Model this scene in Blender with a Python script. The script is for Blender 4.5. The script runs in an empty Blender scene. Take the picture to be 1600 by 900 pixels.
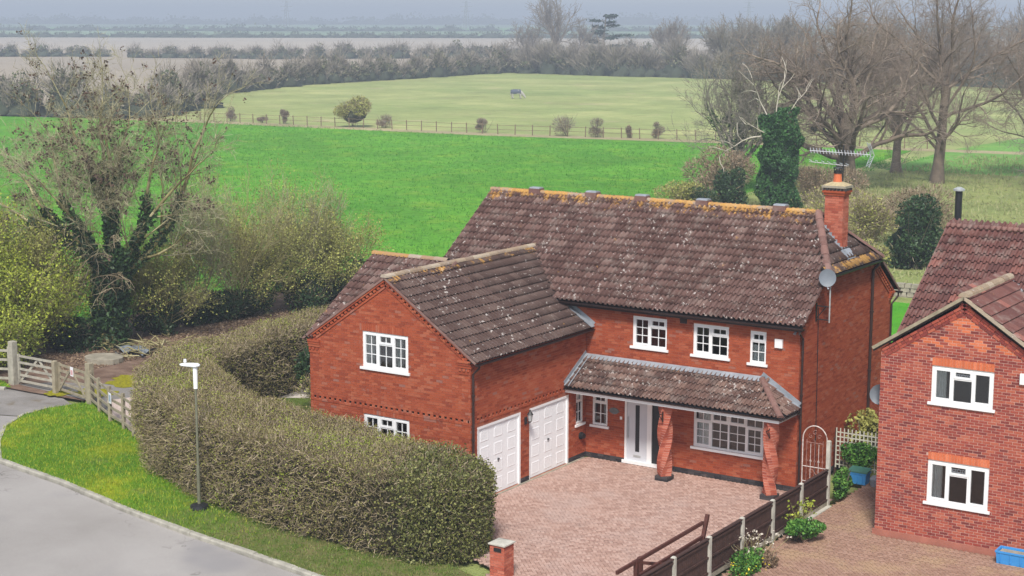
import bpy, math, random
import numpy as np
from mathutils import Vector, Matrix

# ---------------------------------------------------------------- camera, sky, sun, exposure
sc = bpy.context.scene
col = sc.collection
R = math.radians
cam_data = bpy.data.cameras.new('camera')
cam_data.sensor_width = 36.0
cam_data.lens = 2550.5 / 1600 * 36
cam_data.clip_start = 0.5
cam_data.clip_end = 20000
cam = bpy.data.objects.new('camera', cam_data)
col.objects.link(cam)
cam.location = (18.705, -43.37, 13.835)
yaw, pitch, roll = -0.585152, 0.165159, 0.0018
fw = Vector((math.sin(yaw) * math.cos(pitch), math.cos(yaw) * math.cos(pitch), -math.sin(pitch)))
rt = Vector((math.cos(yaw), -math.sin(yaw), 0))
up = rt.cross(fw)
rt2 = rt * math.cos(roll) + up * math.sin(roll)
up2 = up * math.cos(roll) - rt * math.sin(roll)
cam.rotation_euler = Matrix((rt2, up2, -fw)).transposed().to_euler()
sc.camera = cam
CAM = Vector(cam.location)

SUN_EL, SUN_AZ = 50, 152          # azimuth clockwise from +Y
world = bpy.data.worlds.new('World')
sc.world = world
world.use_nodes = True
wn = world.node_tree
wn.nodes.clear()
sky = wn.nodes.new('ShaderNodeTexSky')
sky.sky_type = 'NISHITA'
sky.sun_disc = False
sky.sun_elevation = R(SUN_EL)
sky.sun_rotation = R(SUN_AZ)
sky.air_density = 1.0
sky.dust_density = 1.0
sky.ozone_density = 1.0
hs = wn.nodes.new('ShaderNodeHueSaturation')          # cloud cover: greyer than a clear sky
hs.inputs['Saturation'].default_value = 0.55
bg = wn.nodes.new('ShaderNodeBackground')
bg.inputs['Strength'].default_value = 0.057
wo = wn.nodes.new('ShaderNodeOutputWorld')
wn.links.new(sky.outputs[0], hs.inputs['Color'])
wn.links.new(hs.outputs[0], bg.inputs['Color'])
wn.links.new(bg.outputs[0], wo.inputs['Surface'])

sd = bpy.data.lights.new('sun', 'SUN')
sd.energy = 1.5
sd.angle = R(11)
sd.color = (1.0, 0.955, 0.89)
sun = bpy.data.objects.new('sun', sd)
col.objects.link(sun)
sdir = Vector((math.sin(R(SUN_AZ)) * math.cos(R(SUN_EL)), math.cos(R(SUN_AZ)) * math.cos(R(SUN_EL)), math.sin(R(SUN_EL))))
sun.rotation_euler = (-sdir).to_track_quat('-Z', 'Y').to_euler()
sun.location = (0, -30, 60)

vs = sc.view_settings
vs.view_transform = 'Standard'
vs.look = 'None'
vs.exposure = 1.6
vs.gamma = 1.0
vs.use_curve_mapping = False
cy = sc.cycles
cy.use_denoising = True
cy.max_bounces = 6
cy.diffuse_bounces = 3
cy.glossy_bounces = 3
cy.transmission_bounces = 4
cy.transparent_max_bounces = 12
cy.volume_bounces = 0
cy.sample_clamp_indirect = 6
rng = np.random.default_rng(7)
random.seed(7)

# ---------------------------------------------------------------- materials
MATS = {}


class NT:
    def __init__(s, name):
        m = bpy.data.materials.new(name)
        m.use_nodes = True
        s.m, s.t = m, m.node_tree
        s.t.nodes.clear()
        s.out = s.n('ShaderNodeOutputMaterial')
        s.p = s.n('ShaderNodeBsdfPrincipled')
        s.l(s.p.outputs[0], s.out.inputs['Surface'])
        g = s.n('ShaderNodeNewGeometry')
        s.pos, s.isl, s.nrm = g.outputs['Position'], g.outputs['Random Per Island'], g.outputs['Normal']
        MATS[name] = m

    def n(s, k, **kw):
        x = s.t.nodes.new(k)
        for a, b in kw.items():
            setattr(x, a, b)
        return x

    def l(s, a, b):
        s.t.links.new(a, b)

    def put(s, sock, v):
        if hasattr(v, 'links') or hasattr(v, 'is_linked'):
            s.l(v, sock)
        else:
            sock.default_value = v

    def mapped(s, sx, sy, sz):
        mp = s.n('ShaderNodeVectorMath', operation='MULTIPLY')
        s.l(s.pos, mp.inputs[0])
        mp.inputs[1].default_value = (sx, sy, sz)
        return mp.outputs[0]

    def noise(s, scale, detail=4, rough=0.55, vec=None):
        x = s.n('ShaderNodeTexNoise')
        x.inputs['Scale'].default_value = scale
        x.inputs['Detail'].default_value = detail
        x.inputs['Roughness'].default_value = rough
        s.l(vec if vec is not None else s.pos, x.inputs['Vector'])
        return x.outputs['Fac']

    def voro(s, scale, vec=None):
        x = s.n('ShaderNodeTexVoronoi')
        x.inputs['Scale'].default_value = scale
        s.l(vec if vec is not None else s.pos, x.inputs['Vector'])
        return x.outputs['Distance']

    def ramp(s, fac, stops, const=False):
        x = s.n('ShaderNodeValToRGB')
        e = x.color_ramp.elements
        if const:
            x.color_ramp.interpolation = 'CONSTANT'
        while len(e) < len(stops):
            e.new(0.5)
        for i, (p, c) in enumerate(stops):
            e[i].position = p
            e[i].color = (c[0], c[1], c[2], 1) if not isinstance(c, (int, float)) else (c, c, c, 1)
        s.l(fac, x.inputs[0])
        return x.outputs[0]

    def mix(s, fac, a, b, mode='MIX'):
        x = s.n('ShaderNodeMix', data_type='RGBA', blend_type=mode)
        s.put(x.inputs['Factor'], fac)
        for k, v in (('A', a), ('B', b)):
            i = [q for q in x.inputs if q.name == k and q.type == 'RGBA'][0]
            if isinstance(v, tuple):
                i.default_value = (*v[:3], 1)
            else:
                s.l(v, i)
        return [q for q in x.outputs if q.type == 'RGBA'][0]

    def math(s, op, a, b=0.0, c=0.0):
        x = s.n('ShaderNodeMath', operation=op)
        s.put(x.inputs[0], a)
        s.put(x.inputs[1], b)
        if op in ('MULTIPLY_ADD', 'SMOOTHSTEP'):
            s.put(x.inputs[2], c)
        return x.outputs[0]

    def step(s, v, lo, hi):
        x = s.n('ShaderNodeMapRange', interpolation_type='SMOOTHSTEP')
        s.put(x.inputs[0], v)
        x.inputs[1].default_value = lo
        x.inputs[2].default_value = hi
        return x.outputs[0]

    def axis(s, k):
        x = s.n('ShaderNodeSeparateXYZ')
        s.l(s.pos, x.inputs[0])
        return x.outputs[k]

    def rnd(s):
        """a random number per piece, whether it is an object of its own or an island of a joined mesh"""
        o = s.n('ShaderNodeObjectInfo').outputs['Random']
        return s.math('FRACT', s.math('ADD', s.math('MULTIPLY', s.isl, 7.13), s.math('MULTIPLY', o, 13.7)))

    def bump(s, h, strength, dist=0.02):
        b = s.n('ShaderNodeBump')
        b.inputs['Strength'].default_value = strength
        b.inputs['Distance'].default_value = dist
        s.l(h, b.inputs['Height'])
        s.l(b.outputs[0], s.p.inputs['Normal'])

    def done(s, color, rough=0.8, metal=0.0, spec=0.3):
        i = s.p.inputs['Base Color']
        if isinstance(color, tuple):
            i.default_value = (*color[:3], 1)
        else:
            s.l(color, i)
        s.put(s.p.inputs['Roughness'], rough)
        s.p.inputs['Metallic'].default_value = metal
        s.p.inputs['Specular IOR Level'].default_value = spec
        return s.m


def plain(name, c, rough=0.6, var=0.25, scale=3.0, metal=0.0, spec=0.35, bump=0.15):
    t = NT(name)
    f = t.noise(scale, 5)
    k = t.ramp(f, [(0.25, tuple(x * (1 - var) for x in c)), (0.75, tuple(min(1, x * (1 + var)) for x in c))])
    if bump:
        t.bump(t.noise(scale * 8, 3), bump, 0.01)
    return t.done(k, rough, metal, spec)


def m_brick(name, stops, weather, tint):
    t = NT(name)
    c = t.ramp(t.rnd(), stops)
    c = t.mix(t.math('MULTIPLY', t.step(t.noise(1.1, 5), 0.52, 0.75), weather), c, tint)
    c = t.mix(0.45, c, t.ramp(t.noise(34, 4), [(0.25, 0.6), (0.75, 1.35)]), 'MULTIPLY')
    # sooty and pale burnt faces here and there
    c = t.mix(t.math('MULTIPLY', t.step(t.noise(3.2, 3, 0.7), 0.64, 0.72), 0.35), c, (0.30, 0.20, 0.17))
    t.bump(t.noise(45, 4), 0.35, 0.006)
    return t.done(c, 0.88, 0, 0.2)


m_brick('house_brick', [(0.0, (0.25, 0.052, 0.025)), (0.3, (0.325, 0.070, 0.031)), (0.75, (0.37, 0.086, 0.038)), (0.95, (0.40, 0.118, 0.060)), (1.0, (0.29, 0.13, 0.10))],
        0.25, (0.29, 0.06, 0.035))
m_brick('twist_brick', [(0.0, (0.30, 0.07, 0.045)), (0.5, (0.42, 0.11, 0.065)), (1.0, (0.50, 0.17, 0.11))], 0.3, (0.4, 0.14, 0.09))
m_brick('neighbour_brick', [(0.0, (0.165, 0.040, 0.036)), (0.15, (0.225, 0.048, 0.040)), (0.5, (0.32, 0.068, 0.048)), (0.85, (0.385, 0.094, 0.058)), (1.0, (0.44, 0.13, 0.08))],
        0.3, (0.42, 0.11, 0.07))
m_brick('orange_brick', [(0.0, (0.52, 0.13, 0.055)), (0.6, (0.60, 0.16, 0.07)), (1.0, (0.66, 0.2, 0.1))], 0.2, (0.5, 0.16, 0.08))
m_brick('blue_brick', [(0.0, (0.030, 0.028, 0.032)), (1.0, (0.075, 0.065, 0.065))], 0.3, (0.06, 0.05, 0.05))
plain('house_mortar', (0.42, 0.17, 0.11), 0.95, 0.2, 5)
plain('neighbour_mortar', (0.52, 0.32, 0.26), 0.95, 0.15, 6)
plain('render_plinth', (0.36, 0.135, 0.095), 0.85, 0.2, 2)


def m_tile(name, stops, moss, white_amt, orange_zs, dark):
    t = NT(name)
    c = t.ramp(t.rnd(), stops)
    c = t.mix(0.5, c, t.ramp(t.noise(18, 5, 0.65), [(0.25, 0.7), (0.75, 1.28)]), 'MULTIPLY')
    # grey-green bloom
    c = t.mix(t.math('MULTIPLY', t.step(t.noise(2.2, 5, 0.6), 0.48, 0.7), moss), c, (0.30, 0.25, 0.22))
    # white lichen rosettes
    pat = t.step(t.noise(0.9, 3), 0.42, 0.62)
    ros = t.math('SUBTRACT', t.math('MULTIPLY_ADD', t.noise(7.5, 4, 0.66), 1.0, 0.0), t.math('MULTIPLY', t.math('SUBTRACT', 1.0, pat), 0.055))
    c = t.mix(t.math('MULTIPLY', t.step(ros, white_amt, white_amt + 0.07), 0.8), c, (0.52, 0.48, 0.45))
    # orange lichen, thick by the ridge and thin elsewhere
    z = t.axis('Z')
    near = None
    for zr, wd in orange_zs:
        q = t.math('SUBTRACT', 1.0, t.math('MINIMUM', 1.0, t.math('DIVIDE', t.math('ABSOLUTE', t.math('SUBTRACT', z, zr)), wd)))
        near = q if near is None else t.math('MAXIMUM', near, q)
    of = t.noise(2.6, 5, 0.72)
    th = t.math('SUBTRACT', t.math('ADD', of, t.math('MULTIPLY', near, 0.24)), 0.655) if near is not None else t.math('SUBTRACT', of, 0.67)
    c = t.mix(t.math('MULTIPLY', t.step(th, 0.0, 0.09), 0.72), c, t.ramp(t.noise(24, 3), [(0.3, (0.42, 0.20, 0.045)), (0.7, (0.60, 0.36, 0.10))]))
    t.bump(t.noise(60, 4), 0.4, 0.008)
    return t.done(c, 0.9, 0, 0.2)


m_tile('roof_tile', [(0.0, (0.092, 0.050, 0.043)), (0.5, (0.125, 0.070, 0.060)), (0.9, (0.155, 0.090, 0.078)), (1.0, (0.20, 0.13, 0.112))], 0.40, 0.574, [(7.92, 0.55)], 0)
m_tile('garage_tile', [(0.0, (0.072, 0.044, 0.038)), (0.6, (0.092, 0.058, 0.050)), (1.0, (0.120, 0.080, 0.068))], 0.12, 0.585, [(6.42, 0.30)], 0)
m_tile('porch_tile', [(0.0, (0.085, 0.050, 0.042)), (0.6, (0.13, 0.074, 0.060)), (1.0, (0.20, 0.125, 0.10))], 0.45, 0.575, [(9.9, 0.1)], 0)
m_tile('neighbour_tile', [(0.0, (0.105, 0.048, 0.044)), (0.5, (0.145, 0.064, 0.056)), (0.9, (0.175, 0.080, 0.068)), (1.0, (0.30, 0.12, 0.095))], 0.42, 0.665, [(9.9, 0.1)], 0)
m_tile('hip_tile', [(0.0, (0.16, 0.085, 0.072)), (1.0, (0.23, 0.13, 0.11))], 0.3, 0.68, [(9.9, 0.1)], 0)
m_tile('ridge_tile', [(0.0, (0.28, 0.16, 0.07)), (0.4, (0.40, 0.22, 0.075)), (0.65, (0.30, 0.20, 0.13)), (1.0, (0.36, 0.29, 0.23))], 0.4, 0.62, [(7.92, 0.3)], 0)
m_tile('wing_ridge_tile', [(0.0, (0.25, 0.18, 0.13)), (0.5, (0.33, 0.25, 0.17)), (1.0, (0.42, 0.35, 0.27))], 0.5, 0.60, [(9.9, 0.1)], 0)
m_tile('brown_ridge_tile', [(0.0, (0.16, 0.085, 0.075)), (1.0, (0.22, 0.12, 0.10))], 0.4, 0.66, [(9.9, 0.1)], 0)
plain('roof_felt', (0.035, 0.027, 0.025), 0.95, 0.3, 4)
plain('lead', (0.25, 0.27, 0.30), 0.55, 0.25, 3, 0.0, 0.5)
plain('white_plastic', (0.80, 0.80, 0.80), 0.35, 0.025, 2, 0, 0.5, 0)
plain('white_metal_paint', (0.86, 0.87, 0.88), 0.4, 0.03, 1.5, 0, 0.5, 0.03)
plain('brown_plastic', (0.040, 0.022, 0.019), 0.45, 0.25, 4)
plain('black_plastic', (0.018, 0.018, 0.02), 0.5, 0.3, 4)
plain('gap_shade', (0.01, 0.009, 0.009), 0.95, 0.2, 4)  # near black standing in for shade in brickwork gaps
plain('grey_composite', (0.55, 0.57, 0.61), 0.4, 0.05, 2)
plain('curtain_cloth', (0.80, 0.80, 0.78), 0.9, 0.12, 6)
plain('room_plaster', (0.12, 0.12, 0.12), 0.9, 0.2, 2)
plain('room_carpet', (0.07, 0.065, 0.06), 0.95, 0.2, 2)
plain('terracotta', (0.58, 0.15, 0.06), 0.75, 0.12, 6)
plain('flaunching', (0.42, 0.34, 0.20), 0.95, 0.3, 7)
plain('aluminium', (0.62, 0.62, 0.63), 0.35, 0.1, 8, 0.6)
plain('dish_grey', (0.15, 0.17, 0.195), 0.5, 0.1, 5)
plain('galvanised', (0.42, 0.44, 0.44), 0.5, 0.2, 8, 0.3)
plain('concrete', (0.46, 0.44, 0.38), 0.92, 0.25, 4, bump=0.4)
plain('kerb_concrete', (0.34, 0.32, 0.27), 0.95, 0.35, 3, bump=0.5)
plain('fence_stain', (0.060, 0.030, 0.024), 0.75, 0.35, 6)
plain('gate_stain', (0.085, 0.028, 0.020), 0.6, 0.3, 6)
plain('weathered_oak', (0.29, 0.25, 0.175), 0.9, 0.3, 5, bump=0.4)
plain('silver_oak', (0.34, 0.315, 0.255), 0.9, 0.3, 5, bump=0.4)
plain('notice_white', (0.78, 0.76, 0.78), 0.6, 0.04, 6, bump=0)
plain('notice_red', (0.62, 0.36, 0.36), 0.6, 0.1, 20, bump=0)
plain('notice_blue', (0.30, 0.38, 0.48), 0.6, 0.1, 20, bump=0)
plain('blue_plastic', (0.05, 0.27, 0.62), 0.45, 0.1, 5)
plain('green_lid', (0.055, 0.16, 0.13), 0.5, 0.15, 5)
plain('grey_plastic', (0.30, 0.32, 0.36), 0.5, 0.1, 5)
plain('rust_paint', (0.30, 0.16, 0.13), 0.7, 0.45, 14)
plain('pale_rust', (0.55, 0.47, 0.43), 0.6, 0.35, 14)
plain('trellis_wood', (0.52, 0.52, 0.44), 0.85, 0.2, 6)
plain('slate_black', (0.02, 0.021, 0.023), 0.4, 0.2, 6)
plain('slate_sign', (0.14, 0.15, 0.15), 0.7, 0.2, 9)
plain('stone', (0.30, 0.27, 0.21), 0.95, 0.35, 3, bump=0.5)
plain('timber_rot', (0.20, 0.15, 0.10), 0.95, 0.3, 5)
plain('post_olive', (0.15, 0.15, 0.10), 0.75, 0.2, 5)
plain('tarpaulin', (0.16, 0.18, 0.20), 0.6, 0.3, 5)
plain('pylon_steel', (0.3, 0.32, 0.34), 0.6, 0.1, 1, 0.2)
plain('horse_rug', (0.085, 0.10, 0.135), 0.85, 0.2, 3)
plain('horse_coat', (0.40, 0.38, 0.34), 0.85, 0.1, 3)
plain('horse_dark', (0.07, 0.065, 0.06), 0.85, 0.2, 3)

t = NT('glass')
tr = t.n('ShaderNodeBsdfTransparent')
tr.inputs[0].default_value = (0.90, 0.92, 0.92, 1)
gl = t.n('ShaderNodeBsdfGlossy')
gl.inputs['Roughness'].default_value = 0.03
fr = t.n('ShaderNodeFresnel')
fr.inputs['IOR'].default_value = 1.5
mx = t.n('ShaderNodeMixShader')
t.l(t.math('MULTIPLY_ADD', fr.outputs[0], 1.0, 0.03), mx.inputs[0])
t.l(tr.outputs[0], mx.inputs[1])
t.l(gl.outputs[0], mx.inputs[2])
t.l(mx.outputs[0], t.out.inputs['Surface'])

# block paving: pinkish, greyer joints worn by cars, darker under the porch drip
t = NT('paver')
c = t.ramp(t.rnd(), [(0.0, (0.33, 0.205, 0.165)), (0.5, (0.41, 0.265, 0.215)), (1.0, (0.48, 0.325, 0.27))])
c = t.mix(t.math('MULTIPLY', t.step(t.noise(0.55, 5, 0.6), 0.45, 0.68), 0.55), c, (0.45, 0.335, 0.295))
c = t.mix(t.math('MULTIPLY', t.step(t.noise(0.9, 6, 0.7), 0.60, 0.72), 0.5), c, (0.22, 0.165, 0.145))
c = t.mix(0.5, c, t.ramp(t.noise(40, 3), [(0.3, 0.65), (0.7, 1.3)]), 'MULTIPLY')
t.bump(t.noise(50, 3), 0.3, 0.006)
t.done(c, 0.9, 0, 0.2)
plain('paver_joint', (0.20, 0.135, 0.115), 0.95, 0.35, 2)

t = NT('side_paving')          # neighbour's drive: sandy, mossy
c = t.ramp(t.rnd(), [(0.0, (0.26, 0.155, 0.112)), (0.5, (0.30, 0.182, 0.132)), (1.0, (0.34, 0.212, 0.158))])
c = t.mix(t.math('MULTIPLY', t.step(t.noise(0.5, 5, 0.65), 0.50, 0.64), 0.65), c, (0.37, 0.25, 0.15))
c = t.mix(t.math('MULTIPLY', t.step(t.noise(2.3, 5, 0.7), 0.62, 0.7), 0.6), c, (0.17, 0.12, 0.085))
t.bump(t.noise(30, 4), 0.4, 0.008)
t.done(c, 0.92, 0, 0.2)

t = NT('asphalt')
c = t.ramp(t.noise(0.22, 5, 0.55), [(0.3, (0.27, 0.25, 0.232)), (0.5, (0.325, 0.303, 0.285)), (0.72, (0.375, 0.352, 0.333))])
c = t.mix(0.75, c, t.ramp(t.noise(55, 4, 0.7), [(0.25, 0.72), (0.75, 1.22)]), 'MULTIPLY')
# worn wheel lane, patch seams and cracks
wv = t.noise(0.35, 4, 0.6)
line = t.math('ABSOLUTE', t.math('SUBTRACT', t.noise(0.17, 5, 0.62), 0.5))
c = t.mix(t.math('MULTIPLY', t.math('MULTIPLY', t.step(line, 0.005, 0.001), t.step(wv, 0.44, 0.58)), 0.6), c, (0.13, 0.115, 0.105))
c = t.mix(t.math('MULTIPLY', t.step(t.noise(0.12, 4, 0.6), 0.52, 0.62), 0.7), c, (0.24, 0.23, 0.235))
t.bump(t.noise(70, 3), 0.35, 0.008)
t.done(c, 0.85, 0, 0.3)

t = NT('drive_tarmac')
c = t.ramp(t.noise(0.5, 5, 0.6), [(0.3, (0.17, 0.155, 0.14)), (0.7, (0.30, 0.28, 0.265))])
c = t.mix(0.7, c, t.ramp(t.noise(30, 4, 0.7), [(0.25, 0.65), (0.75, 1.25)]), 'MULTIPLY')
c = t.mix(t.math('MULTIPLY', t.step(t.noise(0.8, 5, 0.65), 0.56, 0.66), 0.7), c, (0.15, 0.115, 0.07))
t.bump(t.noise(60, 3), 0.35, 0.008)
t.done(c, 0.9, 0, 0.25)

t = NT('moss')
c = t.ramp(t.noise(9, 5, 0.7), [(0.3, (0.10, 0.09, 0.012)), (0.6, (0.30, 0.28, 0.015)), (0.8, (0.42, 0.38, 0.02))])
t.bump(t.noise(40, 4), 0.6, 0.02)
t.done(c, 0.95, 0, 0.1)

t = NT('dirt')
c = t.ramp(t.noise(1.2, 6, 0.65), [(0.3, (0.10, 0.060, 0.045)), (0.55, (0.20, 0.135, 0.10)), (0.8, (0.30, 0.22, 0.17))])
c = t.mix(t.step(t.noise(16, 4, 0.75), 0.58, 0.72), c, (0.28, 0.17, 0.12))
t.bump(t.noise(14, 5), 0.8, 0.05)
t.done(c, 0.98, 0, 0.1)

plain('gravel', (0.52, 0.42, 0.37), 0.95, 0.3, 22, bump=0.6)
plain('garden_path', (0.55, 0.50, 0.44), 0.95, 0.2, 5, bump=0.4)


def m_grass(name, base, lo, yellow, dry, clump, sx=1.0, dulled=None):
    t = NT(name)
    f = t.noise(0.22 * sx, 5, 0.62)
    c = t.ramp(f, [(0.3, lo), (0.6, base)])
    c = t.mix(t.math('MULTIPLY', t.step(t.noise(0.5 * sx, 5, 0.6), 0.5, 0.68), yellow[3]), c, yellow[:3])
    c = t.mix(t.math('MULTIPLY', t.step(t.noise(0.9 * sx, 6, 0.7), 0.55, 0.72), dry[3]), c, dry[:3])
    c = t.mix(0.8, c, t.ramp(t.noise(0.06, 5, 0.62), [(0.3, 0.72), (0.7, 1.2)]), 'MULTIPLY')
    c = t.mix(clump, c, t.ramp(t.noise(2.8 * sx, 5, 0.75), [(0.32, 0.5), (0.5, 1.0), (0.75, 1.22)]), 'MULTIPLY')
    c = t.mix(0.6, c, t.ramp(t.noise(17, 3, 0.7), [(0.25, 0.6), (0.75, 1.35)]), 'MULTIPLY')
    if dulled:  # duller towards the drive: hedge shade and leaf litter put into the colour
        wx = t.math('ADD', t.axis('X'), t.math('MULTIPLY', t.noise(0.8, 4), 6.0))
        c = t.mix(t.step(wx, dulled[0], dulled[1]), c, t.ramp(t.noise(1.6, 5, 0.7), [(0.35, (0.085, 0.13, 0.02)), (0.65, (0.18, 0.16, 0.07))]))
    t.bump(t.noise(9, 5, 0.7), 0.9, 0.06)
    return t.done(c, 0.95, 0, 0.12)


m_grass('field_grass', (0.115, 0.325, 0.026), (0.080, 0.262, 0.022), (0.20, 0.36, 0.03, 0.7), (0.27, 0.34, 0.08, 0.55), 0.9, 0.5)
m_grass('pasture_grass', (0.34, 0.375, 0.145), (0.27, 0.345, 0.12), (0.40, 0.40, 0.17, 0.7), (0.44, 0.375, 0.22, 0.8), 0.45, 0.12)
m_grass('rough_grass', (0.29, 0.33, 0.11), (0.22, 0.27, 0.09), (0.34, 0.36, 0.13, 0.6), (0.38, 0.31, 0.17, 0.85), 0.6, 0.5)
m_grass('strip_grass', (0.17, 0.36, 0.075), (0.14, 0.31, 0.065), (0.24, 0.38, 0.09, 0.6), (0.36, 0.36, 0.16, 0.5), 0.5, 0.4)
m_grass('verge_grass', (0.14, 0.28, 0.012), (0.08, 0.20, 0.014), (0.38, 0.39, 0.015, 0.65), (0.27, 0.23, 0.09, 0.7), 0.8, 0.6, dulled=(-14.0, -6.5))
m_grass('lawn_grass', (0.09, 0.36, 0.02), (0.07, 0.29, 0.02), (0.14, 0.38, 0.02, 0.5), (0.2, 0.3, 0.05, 0.2), 0.5, 1.2)
m_grass('shaded_verge_grass', (0.10, 0.155, 0.025), (0.09, 0.12, 0.03), (0.15, 0.19, 0.03, 0.5), (0.19, 0.15, 0.085, 0.8), 0.7, 1.3)  # darker verge grass, shade and litter mixed into its colour
m_grass('headland_grass', (0.40, 0.35, 0.20), (0.34, 0.29, 0.16), (0.42, 0.38, 0.2, 0.4), (0.42, 0.33, 0.22, 0.5), 0.6, 0.5)
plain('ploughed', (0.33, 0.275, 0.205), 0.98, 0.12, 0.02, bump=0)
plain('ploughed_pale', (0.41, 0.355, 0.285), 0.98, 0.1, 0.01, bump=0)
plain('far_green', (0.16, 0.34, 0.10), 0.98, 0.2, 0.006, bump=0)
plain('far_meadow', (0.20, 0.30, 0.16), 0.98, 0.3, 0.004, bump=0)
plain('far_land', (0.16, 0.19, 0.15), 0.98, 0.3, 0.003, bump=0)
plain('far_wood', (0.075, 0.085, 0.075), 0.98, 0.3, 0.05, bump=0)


def m_leaf(name, stops, scale=0.6, spread=0.35, trans=0.0, rough=0.6, patch=None):
    """foliage colour: varies by clump (position) and by leaf (island)"""
    t = NT(name)
    f = t.math('ADD', t.math('MULTIPLY', t.noise(scale, 4, 0.65), 1 - spread), t.math('MULTIPLY', t.isl, spread))
    c = t.ramp(f, stops)
    if patch:          # fresh growth in patches
        k = t.step(t.math('ADD', t.noise(0.42, 3, 0.6), t.math('MULTIPLY', t.isl, 0.12)), 0.60, 0.70)
        c = t.mix(t.math('MULTIPLY', k, 0.8), c, patch)
    return t.done(c, rough, 0, 0.25)


m_leaf('hedge_leaf', [(0.22, (0.09, 0.082, 0.025)), (0.40, (0.175, 0.155, 0.055)), (0.52, (0.29, 0.235, 0.105)), (0.64, (0.19, 0.19, 0.042)), (0.78, (0.28, 0.31, 0.05))], 0.75, 0.45, patch=(0.27, 0.33, 0.04))
m_leaf('hedge_twig', [(0.25, (0.15, 0.115, 0.065)), (0.5, (0.28, 0.22, 0.135)), (0.75, (0.44, 0.36, 0.25))], 1.2, 0.6)
m_leaf('laurel_leaf', [(0.25, (0.065, 0.070, 0.022)), (0.5, (0.115, 0.125, 0.036)), (0.7, (0.20, 0.205, 0.06)), (0.85, (0.30, 0.29, 0.11))], 1.2, 0.6, rough=0.5)
m_leaf('ivy_leaf', [(0.25, (0.014, 0.032, 0.014)), (0.55, (0.032, 0.068, 0.024)), (0.8, (0.07, 0.125, 0.04))], 1.0, 0.5, rough=0.45)
m_leaf('bright_ivy_leaf', [(0.25, (0.016, 0.05, 0.016)), (0.55, (0.035, 0.10, 0.026)), (0.85, (0.075, 0.18, 0.045))], 1.0, 0.5, rough=0.45)
m_leaf('willow_leaf', [(0.25, (0.15, 0.19, 0.03)), (0.5, (0.24, 0.29, 0.035)), (0.8, (0.40, 0.44, 0.05))], 0.5, 0.5)
m_leaf('olive_leaf', [(0.25, (0.18, 0.18, 0.045)), (0.5, (0.29, 0.295, 0.075)), (0.8, (0.42, 0.42, 0.12))], 0.5, 0.5)
m_leaf('shrub_leaf', [(0.25, (0.02, 0.07, 0.012)), (0.5, (0.06, 0.17, 0.025)), (0.8, (0.17, 0.34, 0.06))], 2.5, 0.5)
m_leaf('dry_leaf', [(0.25, (0.14, 0.09, 0.055)), (0.6, (0.26, 0.18, 0.11)), (0.85, (0.38, 0.28, 0.2))], 1.5, 0.6)
m_leaf('seed_key', [(0.2, (0.045, 0.028, 0.022)), (0.8, (0.15, 0.095, 0.07))], 1.5, 0.7)
m_leaf('far_hedge_leaf', [(0.25, (0.055, 0.072, 0.035)), (0.45, (0.11, 0.125, 0.055)), (0.6, (0.18, 0.165, 0.095)), (0.75, (0.25, 0.21, 0.15))], 0.05, 0.4)
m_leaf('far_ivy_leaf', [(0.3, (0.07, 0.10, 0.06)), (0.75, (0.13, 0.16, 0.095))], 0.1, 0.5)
m_leaf('cedar_needle', [(0.3, (0.02, 0.04, 0.03)), (0.75, (0.05, 0.08, 0.055))], 0.3, 0.5)
m_leaf('yellow_flower', [(0.3, (0.6, 0.45, 0.02)), (0.7, (0.7, 0.6, 0.05))], 3, 0.5)
m_leaf('verge_blade', [(0.25, (0.085, 0.18, 0.014)), (0.47, (0.145, 0.265, 0.016)), (0.64, (0.34, 0.36, 0.03))], 0.3, 0.42)
m_leaf('field_blade', [(0.25, (0.045, 0.17, 0.016)), (0.55, (0.075, 0.26, 0.022)), (0.8, (0.13, 0.34, 0.035))], 0.3, 0.5)
m_leaf('pasture_blade', [(0.25, (0.20, 0.24, 0.09)), (0.8, (0.36, 0.34, 0.17))], 0.3, 0.5)
m_leaf('bark', [(0.25, (0.085, 0.07, 0.05)), (0.5, (0.16, 0.135, 0.10)), (0.75, (0.23, 0.20, 0.15))], 3.0, 0.3)
m_leaf('oak_bark', [(0.25, (0.10, 0.076, 0.056)), (0.5, (0.17, 0.13, 0.095)), (0.75, (0.25, 0.195, 0.145))], 2.0, 0.4)
m_leaf('ash_twig', [(0.25, (0.20, 0.175, 0.10)), (0.5, (0.32, 0.29, 0.17)), (0.75, (0.44, 0.41, 0.27))], 0.9, 0.5)
m_leaf('oak_twig', [(0.25, (0.18, 0.135, 0.105)), (0.5, (0.27, 0.21, 0.165)), (0.75, (0.37, 0.30, 0.24))], 0.6, 0.4)
m_leaf('shaded_blade', [(0.25, (0.070, 0.13, 0.018)), (0.5, (0.115, 0.19, 0.022)), (0.7, (0.24, 0.22, 0.08))], 0.8, 0.5)  # duller copy of the verge blades with hedge shade in the colour
m_leaf('pale_bark', [(0.25, (0.40, 0.35, 0.28)), (0.75, (0.62, 0.56, 0.47))], 2.0, 0.4)
m_leaf('mossy_bark', [(0.25, (0.20, 0.17, 0.075)), (0.5, (0.33, 0.29, 0.13)), (0.75, (0.45, 0.40, 0.23))], 1.2, 0.5)
m_leaf('grey_bark', [(0.25, (0.18, 0.16, 0.13)), (0.75, (0.34, 0.30, 0.25))], 0.5, 0.5)
m_leaf('far_bark', [(0.25, (0.17, 0.15, 0.12)), (0.75, (0.31, 0.265, 0.215))], 0.5, 0.5)
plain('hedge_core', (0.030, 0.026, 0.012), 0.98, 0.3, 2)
plain('ivy_core', (0.012, 0.022, 0.010), 0.98, 0.3, 2)
plain('far_core', (0.05, 0.06, 0.038), 0.98, 0.3, 0.2)
# ---------------------------------------------------------------- helpers
WL = {}                     # world location of every parent used


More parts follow.
